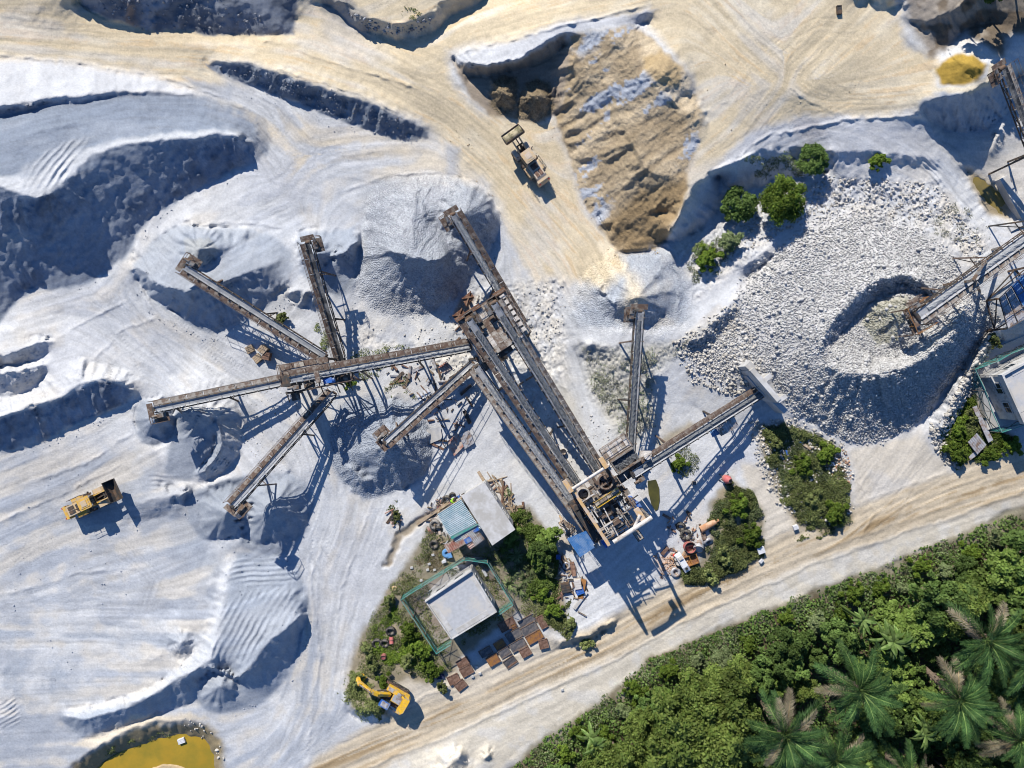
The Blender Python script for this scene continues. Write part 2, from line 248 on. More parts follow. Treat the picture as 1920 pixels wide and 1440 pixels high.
# ------------------------------------------------------------------ where each material lies (u, v outlines)
Z = dict(
 stockpile_left=[(-170,208),(0,204),(100,192),(173,183),(240,178),(360,176),(440,196),(500,226),(514,262),(485,300),(446,320),(393,349),(333,375),(280,409),(257,442),(238,482),(200,512),(160,529),(113,542),(67,542),(40,558),(0,604),(-170,652)],
 white_bank=[(-170,108),(0,110),(80,114),(150,122),(230,132),(330,154),(395,180),(360,175),(240,174),(173,178),(100,186),(40,196),(0,203),(-170,206)],
 berm_left=[(-170,788),(0,784),(33,772),(67,759),(110,752),(143,724),(177,715),(200,709),(247,735),(217,769),(187,782),(140,802),(110,819),(67,839),(0,852),(-170,860)],
 heap_ul=[(250,490),(268,468),(300,438),(350,424),(430,424),(500,440),(545,470),(540,530),(500,575),(465,600),(430,620),(392,632),(320,586),(278,560)],
 heap_top=[(560,435),(660,425),(680,470),(684,495),(672,530),(640,556),(606,552),(560,510)],
 heap_mid=[(668,505),(668,545),(690,575),(720,590),(760,594),(800,588),(840,570),(868,550),(890,522),(902,500),(926,455),(938,405),(922,370),(890,343),(850,330),(800,326),(760,328),(720,338),(695,358),(682,398),(676,448)],
 heap_short=[(622,800),(618,850),(635,890),(665,925),(690,937),(720,930),(760,912),(800,885),(815,850),(812,815),(795,780),(760,755),(700,745),(650,760)],
 heap_left=[(250,765),(252,800),(262,826),(285,838),(310,830),(324,810),(330,785),(305,752),(265,745)],
 heap_left_b=[(332,770),(360,762),(400,780),(420,800),(418,840),(405,865),(374,892),(345,905),(312,893),(306,880),(314,845),(326,812)],
 heap_ll=[(345,930),(352,975),(372,1005),(400,1015),(440,1000),(452,1032),(500,1046),(540,1043),(572,1000),(587,950),(577,905),(540,885),(470,890),(400,905)],
 dunes=[(118,1345),(133,1368),(150,1386),(177,1386),(200,1373),(267,1356),(333,1332),(370,1318),(388,1336),(420,1343),(470,1334),(505,1313),(540,1277),(558,1227),(564,1190),(577,1150),(577,1120),(562,1075),(548,1043),(440,1036),(426,1080),(398,1190),(362,1240),(300,1290),(233,1322)],
 brown_heap=[(1040,215),(1055,255),(1070,300),(1085,350),(1108,400),(1138,440),(1150,466),(1175,476),(1225,472),(1248,454),(1262,420),(1285,380),(1292,350),(1285,320),(1310,270),(1318,220),(1290,140),(1240,95),(1210,60),(1180,42),(1150,52),(1110,58),(1068,64),(1066,110),(1050,200)],
 small_heap_a=[(918,195),(925,155),(945,140),(968,146),(972,165),(974,200),(962,212),(940,213)],
 small_heap_b=[(972,195),(985,155),(1005,143),(1030,155),(1042,200),(1032,219),(1000,231),(968,222)],
 ochre=[(1752,128),(1790,98),(1838,112),(1852,130),(1838,152),(1810,162),(1765,158)],
 sand_right=[(1725,192),(1790,160),(1850,150),(1872,108),(1900,140),(1905,185),(1880,228),(1850,243),(1810,252),(1762,242),(1735,214)],
 rock=[(1345,720),(1300,690),(1290,640),(1340,600),(1380,560),(1400,500),(1440,470),(1500,430),(1560,395),(1640,385),(1720,420),(1790,470),(1850,560),(1880,600),(1845,640),(1800,697),(1770,737),(1745,774),(1705,808),(1660,826),(1600,834),(1560,815),(1480,782),(1440,720)],
 rock_crest=[(1545,655),(1575,585),(1650,522),(1700,512),(1745,540),(1812,580),(1870,600),(1840,642),(1800,697),(1770,737),(1745,774),(1705,808),(1660,826),(1600,834),(1560,815),(1490,775),(1490,700),(1552,690)],
 heap_steep=[(1062,560),(1080,602),(1110,618),(1160,622),(1240,626),(1288,608),(1296,560),(1290,520),(1256,470),(1210,466),(1150,468),(1100,498)],
 heap_road_a=[(768,1500),(772,1432),(800,1403),(850,1391),(878,1400),(886,1440),(886,1500)],
 heap_road_b=[(888,1440),(892,1403),(915,1391),(938,1406),(932,1445)],
 tan_a=[(-170,-150),(1300,-150),(1250,8),(1080,36),(950,75),(846,98),(846,150),(900,210),(1040,225),(1070,300),(1095,400),(1150,450),(1170,500),(1130,545),(1080,525),(1010,520),(960,450),(940,380),(905,335),(850,325),(840,280),(790,225),(700,195),(560,145),(440,115),(395,110),(420,160),(330,150),(230,130),(100,110),(-170,103)],
 tan_b=[(1200,-150),(1650,-150),(1700,90),(1760,110),(1750,195),(1600,217),(1500,218),(1400,255),(1320,330),(1300,365),(1240,430),(1285,330),(1315,220),(1290,130),(1215,50)],
 mix_a=[(390,165),(500,180),(640,245),(800,265),(900,330),(700,330),(560,330),(500,270)],
 road=[(560,1460),(590,1420),(760,1325),(900,1262),(1100,1180),(1300,1075),(1500,990),(1700,915),(1900,850),(2090,785),(2090,900),(1900,935),(1700,1000),(1500,1065),(1300,1165),(1100,1260),(900,1350),(760,1420),(700,1460)],
 road_verge=[(700,1460),(760,1415),(900,1345),(1100,1255),(1300,1160),(1500,1062),(1700,1000),(1900,930),(2090,890),(2090,930),(1880,985),(1650,1070),(1400,1170),(1200,1290),(1100,1340),(960,1430),(930,1460)],
 spur=[(1590,840),(1720,805),(1750,850),(1800,890),(1900,850),(1960,860),(1700,1000),(1600,1010),(1600,900)],
 spur_b=[(1390,870),(1430,870),(1500,980),(1510,1010),(1440,1050),(1420,950)],
 yard=[(640,1290),(760,1330),(900,1300),(1060,1215),(1040,1190),(900,1240),(780,1260)],
 forest=[(930,1470),(1020,1385),(1120,1320),(1220,1235),(1300,1200),(1420,1150),(1600,1080),(1750,1020),(1920,950),(2090,890),(2090,1590),(930,1590)],
 weeds_house=[(655,1330),(650,1270),(680,1180),(720,1110),(770,1040),(800,990),(830,1000),(900,1020),(940,960),(990,950),(1040,1010),(1060,1120),(1070,1190),(1030,1180),(970,1150),(870,1230),(850,1260),(800,1285),(760,1270),(720,1290),(730,1345)],
 weeds_mid=[(1420,800),(1470,790),(1560,825),(1590,880),(1600,980),(1560,1005),(1490,985),(1440,890)],
 weeds_yard=[(1330,940),(1370,900),(1410,920),(1434,960),(1430,1040),(1400,1070),(1340,1095),(1280,1098),(1270,1060),(1310,1050),(1330,1010)],
 weeds_right=[(1770,800),(1800,750),(1830,735),(1850,800),(1905,820),(1910,845),(1800,882),(1765,850)],
 weeds_bank=[(1085,650),(1180,650),(1270,640),(1300,620),(1330,610),(1280,660),(1230,700),(1230,800),(1170,840),(1140,790),(1100,730)],
 pond_mud=[(120,1500),(140,1430),(225,1372),(300,1352),(385,1360),(415,1385),(425,1500)],
 top_right=[(1690,-150),(1700,40),(1745,110),(1765,90),(1810,60),(1880,105),(1900,60),(2090,80),(2090,-150)],
 right_grey=[(1760,260),(1880,240),(1900,130),(2090,100),(2090,560),(1900,430),(1860,400)],
)
W = lambda k, s=8, w=1.0: pmask(Z[k], s, w)

# ------------------------------------------------------------------ streaks left by wheels and blades: noise smeared along the haul routes
ROUTES = [  # line, half width
 ([(-170,55),(0,62),(200,82),(400,92),(550,115),(700,165),(830,232),(920,310),(1000,400),(1070,480),(1110,550)],60),
 ([(830,130),(900,82),(1050,38),(1250,-10)],45), ([(620,60),(720,110),(850,190),(930,260)],40),
 ([(520,1480),(590,1440),(760,1370),(900,1310),(1100,1220),(1300,1115),(1500,1028),(1700,958),(1920,880),(2090,815)],60),
 ([(-170,270),(0,255),(100,232),(240,205),(380,208),(470,240),(505,290)],40), ([(420,160),(500,215),(560,290),(560,380),(480,420)],45),
 ([(250,470),(235,540),(270,620),(350,700),(420,780),(480,860)],50), ([(240,600),(330,640),(440,700),(520,760)],40),
 ([(-170,990),(0,935),(120,885),(240,820)],70), ([(-170,1090),(0,1050),(150,980),(280,960)],60), ([(-170,1210),(0,1190),(180,1190),(330,1200)],60),
 ([(640,960),(600,1050),(600,1200),(590,1330),(540,1450)],45), ([(700,940),(650,1080),(620,1200)],35), ([(560,700),(620,860),(640,960)],40),
 ([(1290,-20),(1400,90),(1520,190),(1600,240)],45), ([(1750,190),(1600,200),(1450,260),(1340,330)],45), ([(1620,0),(1500,120),(1400,260)],40), ([(1700,270),(1760,310),(1830,400)],40),
 ([(1000,540),(1040,640),(1080,740)],40), ([(1620,1000),(1680,900),(1720,830)],60), ([(60,600),(180,560),(240,520)],30), ([(-60,640),(140,580),(230,640)],40), ([(540,330),(640,300),(760,290)],50),
]
ang = 0.55*vnoise(GU, GV, 420, 31)-0.45
c2 = 0.15*np.cos(2*ang); s2 = 0.15*np.sin(2*ang); RW = np.zeros(GU.shape, np.float32)
for line, hw in ROUTES:
    sl = bbox_slices(line, hw*2.2)
    d, s, tx, ty, sd = line_dist(line, GU[sl], GV[sl]); w = np.exp(-(d/hw)**2)*1.5
    RW[sl] = np.maximum(RW[sl], w/1.5); c2[sl] += w*(tx*tx-ty*ty); s2[sl] += w*2*tx*ty
th = 0.5*np.arctan2(s2, c2); FX = np.cos(th); FY = np.sin(th)
def smear(A, fx, fy, steps, h):
    acc = A.copy()
    for sg in (1, -1):
        pu, pv = GU.copy(), GV.copy(); ox, oy = fx*sg, fy*sg
        for k in range(steps):
            pu = pu+ox*h; pv = pv+oy*h
            nx = bil(fx, pu, pv); ny = bil(fy, pu, pv); fl = np.where(nx*ox+ny*oy < 0, -1, 1); ox, oy = nx*fl, ny*fl
            acc = acc+bil(A, pu, pv)
    return (acc/(2*steps+1)).astype(np.float32)
rng = np.random.default_rng(5)
white = rng.standard_normal(GU.shape).astype(np.float32)
STR1 = smear(blur(white, 1), FX, FY, 14, 4.0); STR1 /= STR1.std()
STR2 = smear(vnoise(GU, GV, 14, 41), FX, FY, 12, 9.0); STR2 /= STR2.std()
gy, gx = np.gradient(blur(HB, 10), ST); gl = np.sqrt(gx*gx+gy*gy)+1e-5
SLOPE = gl*PX                                        # rise over run
mTop = pmask([(-170,218),(0,214),(100,199),(173,188),(240,183),(360,180),(470,206),(510,262),(450,252),(383,254),(267,262),(173,288),(133,331),(63,366),(-170,344)], 7, .6)
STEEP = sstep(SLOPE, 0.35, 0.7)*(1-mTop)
fx, fy = (gx/gl).astype(np.float32), (gy/gl).astype(np.float32)
FALL = smear(vnoise(GU, GV, 11, 51)+0.6*vnoise(GU, GV, 5, 52), fx, fy, 7, 5.0); FALL /= FALL.std()

# ------------------------------------------------------------------ relief on top of the surveyed surface
mG = np.maximum.reduce([W('heap_mid'), W('heap_short'), 0.6*W('heap_left'), 0.5*W('heap_ll'), 0.7*W('heap_steep'), 0.4*W('brown_heap')])
mRock = W('rock', 14); mForest = W('forest', 8); mRoad = W('road', 9, .6)
mSmooth = np.maximum.reduce([W('dunes'), W('heap_ll'), W('heap_left'), W('heap_short')])
ta0 = np.maximum(W('tan_a', 16), W('tan_b', 14))
mCliff = np.maximum(sstep(SLOPE, .5, .9)*pmask([(380,100),(820,220),(820,280),(380,150)], 6), pmask([(130,-150),(600,-150),(850,-150),(845,70),(640,75),(550,66),(150,66)], 6)*STEEP)
mCliff = np.maximum(mCliff, pmask([(1245,460),(1290,360),(1420,270),(1560,290),(1560,340),(1400,365),(1340,420)], 6)*STEEP)
RG = 0.25+0.75*RW*sstep(fbm(GU, GV, 90, 60, 2), -.5, .4)
D = 0.10*fbm(GU, GV, 70, 61, 4)+(0.010*STR1+0.010*STR2)*RG*(1-.6*mRoad)*(1-0.6*mSmooth)
D = D+0.04*fbm(GU, GV, 22, 63, 3)+.016*fbm(GU, GV, 7, 64, 2)
calm = np.maximum.reduce([.55*mSmooth, .9*W('white_bank'), .85*W('pond_mud', 14), .6*ta0, .9*W('heap_steep', 20), .45*W('heap_mid', 20)])
D = D-STEEP*(0.16*FALL+0.20*np.abs(fbm(GU, GV, 34, 65, 3))+.07*fbm(GU, GV, 8, 66, 2))*(1-calm)
D = D+mCliff*(0.55*fbm(GU, GV, 40, 67, 3)+0.35*np.sign(vnoise(GU, GV, 26, 69))*np.abs(vnoise(GU, GV, 26, 69))**.5*0.6)
D = D+mG*0.022*blur(white, 1)
rough = np.maximum.reduce([W('weeds_bank', 20), 0.8*pmask([(840,540),(1060,520),(1060,700),(980,780),(900,760),(680,600),(640,620),(660,660),(850,640)], 18), pmask([(1260,460),(1420,380),(1560,330),(1760,340),(1850,440),(1860,520),(1700,430),(1500,400),(1400,500),(1300,560)], 18)])
D = D+rough*(0.22*fbm(GU, GV, 18, 71, 3)+0.10*blur(rng.standard_normal(GU.shape).astype(np.float32), 1))
# ribs pushed up by the dozer on the stockpile and on the dunes
def ribs(poly, du, dv, spacing, amp, seed, soft=7):
    m = pmask(poly, soft); L = math.hypot(du, dv)
    a = ((GU-poly[0][0])*(-dv)+(GV-poly[0][1])*du)/L; a = a+5*vnoise(GU, GV, 70, seed)+1.5*vnoise(GU, GV, 20, seed+1)
    w = np.sin(a/spacing*2*math.pi); w = np.where(w > 0, w**0.6 if False else w, w*0.5)
    return amp*m*w*(0.6+0.6*vnoise(GU, GV, 45, seed+2))
D = D+ribs([(10,345),(40,312),(130,268),(160,262),(150,290),(125,335),(95,352),(60,360)], 0.75, -0.9, 11, 0.20, 81)
D = D+ribs([(400,1235),(405,1190),(420,1140),(470,1110),(545,1105),(570,1140),(545,1165),(500,1195),(470,1230),(440,1255)], 0.5, -0.85, 11, 0.16, 84)
D = D+ribs([(440,1050),(540,1045),(560,1090),(480,1098),(432,1092)], 1, -0.08, 10, 0.12, 87)
D = D+ribs([(275,895),(355,885),(358,915),(285,925)], 1, 0.02, 9, 0.14, 90)
D = D+ribs([(445,256),(470,262),(472,300),(448,306)], 0.1, 1, 7, 0.10, 93, 4)
D = D+ribs([(-20,1320),(30,1310),(40,1360),(-20,1370)], 0.8, -0.5, 8, 0.10, 96)
D = D+ribs([(1740,235),(1790,190),(1870,170),(1895,190),(1870,228),(1800,248)], -0.35, 1, 9, 0.10, 97)
D = D+ribs([(1710,290),(1745,290),(1835,395),(1815,410)], 0.7, 0.75, 8, 0.10, 99)
# deep parallel furrows down the brown heap
fa = smear(vnoise(GU, GV, 6, 101)+.8*vnoise(GU, GV, 17, 102)+.6*vnoise(GU, GV, 40, 108), np.full(GU.shape, -0.82, np.float32), np.full(GU.shape, 0.57, np.float32), 9, 6.0)
fb = smear(vnoise(GU, GV, 34, 131)+.7*vnoise(GU, GV, 15, 132), np.full(GU.shape, -0.80, np.float32), np.full(GU.shape, 0.60, np.float32), 10, 5.0); fb /= fb.std()
mBH = W('brown_heap'); D = D+mBH*(0.05*fa/fa.std()+0.12*fb*sstep(fbm(GU, GV, 80, 133, 2), -.4, .4)+0.06*fbm(GU, GV, 40, 103, 4)+.06*fbm(GU, GV, 9, 104, 2)+.03*blur(white, 1))
# wheel ruts along the lower haul road
rd, rs, _, _, rside = line_dist(ROUTES[3][0], WU*.4+GU*.6, WV*.4+GV*.6); rq = rd*rside
rut = sum(np.exp(-((rq-c)/5.0)**2) for c in (-24, -9, 8, 22)); D = D-0.05*mRoad*rut+0.012*mRoad*STR1
hedge = np.exp(-((rq+38+3*vnoise(GU, GV, 30, 104))/3.0)**2)+np.exp(-((rq-44+3*vnoise(GU, GV, 30, 105))/3.0)**2); D = D+0.13*hedge*W('road', 30)
D = D+mForest*0.3*fbm(GU, GV, 50, 107, 3)-.28*pmask([(715,1062),(745,1000),(800,958),(835,936),(842,948),(802,972),(758,1004),(728,1062)], 4)
# tread marks pressed in by tyres: pairs of cleated lines
TRACKS = [([(265,560),(290,600),(300,690)],9),([(215,620),(250,690),(275,735)],10),([(290,560),(360,640),(440,730)],10),([(300,560),(380,625),(470,690)],10),([(1285,20),(1420,130),(1520,250)],16),([(1400,20),(1470,120),(1500,180)],16),([(600,1000),(590,1200),(560,1420)],14),([(100,250),(300,200),(440,212)],14),([(1500,90),(1400,180),(1340,300)],14),([(520,230),(600,250),(700,300)],14)]
for line, off in TRACKS:
    sl = bbox_slices(line, off+14); d, s, tx, ty, sd = line_dist(line, WU[sl]*.5+GU[sl]*.5, WV[sl]*.5+GV[sl]*.5)
    m = np.exp(-((d-off)/2.6)**2)*np.minimum(1, np.minimum(s, s.max()-s)/15+.01); D[sl] += m*sstep(vnoise(GU[sl], GV[sl], 60, 140), -.5, .6)*(-0.02+0.042*np.sin(s*2*math.pi/6.5))
WIND = [([(-170,100),(0,104),(150,118),(330,150),(400,176),(470,212)],.22),([(395,108),(500,122),(640,165),(760,215)],.25),([(540,88),(640,122),(760,160),(815,180)],.22),([(850,108),(930,78),(1060,48),(1210,6)],.30),([(380,172),(460,228),(520,300)],.16),([(60,905),(160,868),(250,812)],.14),([(-20,985),(120,925),(240,862)],.14),([(0,1120),(140,1075),(280,1060)],.10),([(100,640),(180,590),(250,560)],.14),([(160,690),(230,620),(300,590)],.12),([(620,970),(580,1090),(600,1230),(575,1400)],.12),([(690,960),(640,1100),(625,1250)],.12),([(1380,70),(1500,180),(1620,235)],.10),([(1330,330),(1440,255),(1600,222),(1740,215)],.22),([(1000,640),(1030,700),(1075,745)],.16),([(1015,600),(1060,690),(1085,740)],.14),([(430,640),(500,700),(540,760)],.12),([(640,360),(720,330),(830,322)],.14),([(840,270),(900,330),(950,420)],.14),([(540,1130),(565,1180),(560,1240)],.14),([(290,480),(340,425),(430,415),(540,430)],.20),([(760,345),(770,400),(745,460)],.25),([(815,335),(790,380),(800,430)],.25),([(1250,480),(1275,520),(1270,590)],.25),([(1590,860),(1640,960),(1610,1010)],.10),([(1130,700),(1150,760),(1180,830)],.16),([(640,815),(622,850),(640,890)],.2),([(350,935),(395,915),(460,895)],.18)]
for line, hh in WIND:
    sl = bbox_slices(line, 16); d, s, tx, ty, sd = line_dist(line, WU[sl]*.7+GU[sl]*.3, WV[sl]*.7+GV[sl]*.3)
    D[sl] += hh*np.exp(-(d/3.0)**2)*np.clip(np.minimum(s, s.max()-s)/25, 0, 1)*(.55+.6*vnoise(GU[sl], GV[sl], 14, 160))
TRK = np.zeros(GU.shape, np.float32); rtk = random.Random(6)
EXTRA = [([(20,1080),(120,1020),(230,1030),(290,1090),(270,1160)],26), ([(40,1150),(160,1100),(250,1120)],20), ([(1360,40),(1440,150),(1560,200),(1680,190)],26), ([(1330,230),(1420,120),(1540,60),(1640,70)],26), ([(1450,-20),(1480,100),(1440,220)],20), ([(560,1000),(640,1120),(620,1280),(560,1420)],30), ([(680,960),(620,1080),(600,1200),(620,1320)],30), ([(300,580),(400,660),(500,720)],26), ([(520,360),(620,310),(760,330)],30), ([(470,250),(520,330),(640,360)],26), ([(960,260),(1000,380),(1040,470)],30), ([(1000,230),(1020,330),(1060,440)],22), ([(150,480),(230,540),(250,640)],20)]
for line, hw in ROUTES+EXTRA:
    sl = bbox_slices(line, hw+20); d, s, tx, ty, sd = line_dist(line, .55*WU[sl]+.45*GU[sl], .55*WV[sl]+.45*GV[sl]); ds = d*sd; ends = np.clip(np.minimum(s, s.max()-s)/40, 0, 1)
    for k in range(7):
        off = rtk.uniform(-hw, hw)*.8; gap = rtk.choice((14, 16, 20)); ph = rtk.uniform(0, 900)
        for g_ in (0, gap): TRK[sl] = np.maximum(TRK[sl], np.exp(-((ds-off-g_)/2.1)**2)*sstep(vnoise(s+ph, 0*s+k*7.7, 70, 150), .05, .55)*ends*(.75+.25*np.sin(s*2*math.pi/5.5)))
TRK *= (1-STEEP)*(1-mForest)*(1-mRock)
D = D-.035*TRK
HT = HB+D
HT = np.where(pmask(Z['pond_mud'], 6) > .5, np.minimum(HT, HB+0.25), HT).astype(np.float32)

# ------------------------------------------------------------------ colours of the loose material, light and shade put into some slopes
C = np.zeros(GU.shape+(3,), np.float32)
GR = np.zeros(GU.shape, np.float32)               # graininess
col = dict(white=(.54,.55,.565), pale=(.47,.48,.505), grey=(.215,.25,.31), mid=(.30,.335,.39), dust=(.36,.385,.43), dgrey=(.15,.17,.205), tan=(.58,.49,.345), beige=(.54,.485,.40),
           brown=(.35,.275,.18), brownd=(.21,.145,.075), ochre=(.36,.24,.05), mud=(.30,.225,.135), soil=(.13,.10,.055), rock=(.50,.49,.47), rust=(.30,.2,.13))
def put(c, m):
    global C
    c = np.array(col[c] if isinstance(c, str) else c, np.float32); m = np.clip(m, 0, 1)[..., None]; C = C*(1-m)+c*m
n1 = fbm(GU, GV, 150, 201, 4); n2 = fbm(GU, GV, 60, 205, 4); n3 = fbm(GU, GV, 24, 209, 3)
C[:] = col['white']; put('dust', .55*sstep(fbm(GU, GV, 110, 241, 4)+.25*STR2, -.05, .35)*(GU < 1000))
put('pale', .65*sstep(n1+.25*STR2*.5, -.25, .35)); put('beige', .40*sstep(n2+.18*STR2, .0, .6))
left = pmask([(-170,860),(260,830),(330,900),(560,1060),(640,1300),(600,1480),(-170,1590)], 30); put('dust', left*.75*sstep(n2+.35*STR2, -.5, .3)); put((.52,.49,.445), left*.8*sstep(n3*.6+n1*.6-.2*STR2+.05, -.2, .45))
put((.31,.335,.38), left*.7*sstep(n1-n2*.4+.35*STR2, .05, .45)); put('mid', pmask([(-60,1175),(130,1165),(260,1185),(330,1200),(250,1215),(100,1200),(-60,1195)], 14)*.7*sstep(STR2+n2, -.6, .4)); put('mid', pmask([(-60,1240),(80,1230),(150,1260),(140,1300),(60,1330),(-60,1310)], 25)*.7*sstep(n3+n2, -.3, .3)); put('mid', pmask([(300,950),(350,930),(400,1020),(420,1080),(360,1060),(310,1010)], 20)*.55)
put('pale', W('white_bank')*.7); put('white', W('white_bank')*.3*sstep(n3, -.2, .3))
st = W('stockpile_left', 6); put('grey', st*.85); put('mid', st*.7*sstep(n2+.4*STR2, -.2, .8)*(1-.7*STEEP)); put((.165,.20,.265), np.maximum(st, W('berm_left', 6))*STEEP*.9); put((.30,.345,.42), np.maximum(st, W('berm_left', 6))*STEEP*.8*sstep(FALL*.55+n3+.3*white*.3, -.1, 1.0)); put((.09,.115,.16), np.maximum(st, W('berm_left', 6))*STEEP*.7*sstep(-FALL*.55-n3, .25, 1.1)); put('beige', st*.3*sstep(n2*.8+.3*STR1-.2, .1, .7)*(1-STEEP)); put('dgrey', st*(1-STEEP)*.45*sstep(STR1*.6+STR2*.35, .3, 1.2))  # steep faces of stockpile and left ridge darkened, their shade put into the colour
crest = pmask([(-170,350),(0,352),(63,370),(90,365),(133,335),(173,292),(267,266),(347,260),(446,254),(446,246),(347,246),(240,256),(160,280),(120,300),(60,330),(-170,320)], 6); put('grey', mTop*.75*sstep(STR2*.5+n2+.55, -.3, .5)); put('dgrey', mTop*.4*sstep(STR1*.7+STR2*.3, .2, 1.2)); put('white', crest*.8)
put('white', ribs([(10,345),(40,312),(130,268),(160,262),(150,290),(125,335),(95,352),(60,360)], 0.75, -0.9, 11, 1, 81)*.4+.4*pmask([(10,345),(40,312),(130,268),(160,262),(150,290),(125,335),(95,352),(60,360)], 8))
for k, c, a in (('heap_ul',(.28,.315,.37),.75),('heap_top',(.28,.315,.37),.85),('heap_left',(.28,.31,.36),.9),('heap_left_b',(.25,.28,.33),.85),('heap_ll',(.27,.30,.35),.9),('dunes',(.31,.345,.40),.85),('heap_road_a','mid',.9),('heap_road_b','pale',.9)): put(c, W(k, 7)*a)
put('dgrey', W('heap_ll')*.35*sstep(n2, -.1, .4)); put('white', pmask([(420,1050),(440,1040),(425,1130),(405,1235),(365,1262),(270,1312),(130,1348),(120,1338),(230,1318),(330,1265),(390,1180)], 6)*.6)  # white band: sunlit slope of the dune put into its colour
put('mid', pmask([(340,445),(400,440),(420,470),(405,500),(370,505),(345,490)], 6)*.7); put((.36,.36,.34), pmask([(345,450),(395,443),(416,470),(400,498),(375,500),(352,486)], 4)*.6)
hm = np.maximum(W('heap_mid', 20), W('heap_short', 12)); put((.34,.36,.395), hm*.95); put('pale', hm*.45*sstep(n2, 0, .5)); put('dgrey', hm*.12*sstep(white*.5+n3, .3, 1.2)); GR = np.maximum(GR, hm)
put('mid', W('heap_short', 6)*.6); put('grey', W('heap_short', 6)*.45*sstep(n2+n3*.4, -.1, .4))
hs = W('heap_steep', 22); put('mid', hs*.75); put('tan', hs*.75*pmask([(1150,470),(1175,530),(1160,590),(1190,600),(1215,560),(1200,530),(1170,500)], 16)); put('beige', hs*.4*sstep(n2, 0, .5)); GR = np.maximum(GR, hs*.8)
yw = pmask([(640,600),(850,540),(1000,520),(1060,600),(1070,760),(1140,860),(1060,960),(960,880),(860,720),(680,640)], 40); put((.60,.585,.55), yw*.7*sstep(n2+n3, -.5, .3)); put('white', pmask([(1072,628),(1110,612),(1190,614),(1290,604),(1285,622),(1190,648),(1110,650)], 6))
ta = np.maximum(W('tan_a', 16), W('tan_b', 14)); put('tan', ta); put((.66,.585,.45), ta*.8*sstep(n2+.45*STR2, -.2, .9)); put((.50,.38,.235), ta*.75*sstep(STR1*.6+n3+.3*STR2, .3, 1.4)); put('pale', ta*.35*sstep(n1+.3*STR2, .15, .7))
put('beige', W('mix_a', 40)*.6*sstep(n2+.3*STR2, -.4, .3)); put('tan', W('mix_a', 50)*.45*sstep(n3+.4*STR2, 0, .8))
put('dust', pmask([(340,140),(440,165),(430,192),(395,185)], 7)*.7); put('dust', pmask([(520,190),(565,230),(560,245),(530,220)], 6)*.6); put('dust', pmask([(835,270),(860,275),(862,330),(838,335)], 8)*.7); put('pale', pmask([(640,0),(700,90),(735,110),(690,120),(600,50)], 14)*.4)
lg = pmask([(850,112),(900,100),(1000,62),(1080,38),(1230,20),(1180,46),(1064,60),(1000,92),(960,114),(880,122)], 6); put('pale', lg*.85)
put('brownd', pmask([(852,118),(880,126),(960,116),(1060,64),(1075,110),(1045,215),(1000,228),(920,212),(885,185),(866,150)], 6)*.75)
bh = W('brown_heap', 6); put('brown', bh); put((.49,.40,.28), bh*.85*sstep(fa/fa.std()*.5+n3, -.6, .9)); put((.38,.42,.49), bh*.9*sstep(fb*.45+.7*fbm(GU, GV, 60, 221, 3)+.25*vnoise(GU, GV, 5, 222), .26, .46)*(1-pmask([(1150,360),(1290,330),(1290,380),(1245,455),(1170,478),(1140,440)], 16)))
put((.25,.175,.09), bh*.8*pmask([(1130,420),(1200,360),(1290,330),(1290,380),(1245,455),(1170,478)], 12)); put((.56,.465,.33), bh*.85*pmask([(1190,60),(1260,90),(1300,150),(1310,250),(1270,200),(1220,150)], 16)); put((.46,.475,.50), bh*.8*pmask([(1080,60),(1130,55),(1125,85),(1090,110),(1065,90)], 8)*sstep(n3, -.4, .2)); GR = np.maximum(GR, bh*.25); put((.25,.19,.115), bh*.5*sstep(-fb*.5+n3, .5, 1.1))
put((.40,.29,.15), pmask([(1205,105),(1240,95),(1275,125),(1275,160),(1235,160),(1205,130)], 6)*.8)
sh = np.maximum(W('small_heap_a', 5), W('small_heap_b', 5)); put((.235,.185,.12), sh); put((.30,.24,.16), sh*sstep(n3, 0, .4)); GR = np.maximum(GR, sh)
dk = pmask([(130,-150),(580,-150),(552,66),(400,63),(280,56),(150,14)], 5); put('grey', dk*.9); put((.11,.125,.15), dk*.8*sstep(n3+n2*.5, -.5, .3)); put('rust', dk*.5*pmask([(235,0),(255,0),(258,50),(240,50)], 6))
bmk = pmask([(385,118),(440,120),(500,131),(560,150),(640,175),(700,199),(740,215),(775,232),(803,250),(800,262),(740,258),(680,240),(610,214),(560,195),(500,174),(430,145)], 4); put((.15,.175,.215), bmk*.95); put((.30,.33,.375), bmk*.7*sstep(n3+.4*FALL, .15, .7)); put((.50,.42,.33), pmask([(690,35),(740,44),(825,20),(820,70),(750,78),(690,68)], 5)*.4); put('dgrey', pmask([(600,-60),(690,30),(690,70),(600,20)], 6)*.6)  # berm face darkened from crest to toe, its shade put into the colour
put('beige', np.maximum.reduce([W('spur', 14), W('spur_b', 8)])*.8); put('pale', W('spur', 10)*.35*sstep(n2, 0, .4))
rk = W('rock', 12); put((.52,.51,.50), rk*.9); put('beige', rough*.35*sstep(n3, -.2, .4)); put('pale', rough*.3*sstep(-n3, 0, .5)); put((.36,.35,.28), pmask([(1610,600),(1640,560),(1700,548),(1720,580),(1680,630),(1640,650)], 10)*.7)
put('mud', pmask([(1845,615),(1875,630),(1790,790),(1762,800)], 6)*.25)
put((.53,.45,.335), mRoad*.95); put((.60,.525,.41), mRoad*.6*sstep(n3+.4*STR2, -.1, .8)); put((.29,.205,.11), mRoad*.95*sstep(n2*.6+.35*STR2+.25*STR1+.35, .05, .65)*np.exp(-((rq+4)/13)**2)); put('mud', mRoad*.6*sstep(STR1*.6+STR2*.25, .3, 1.1))
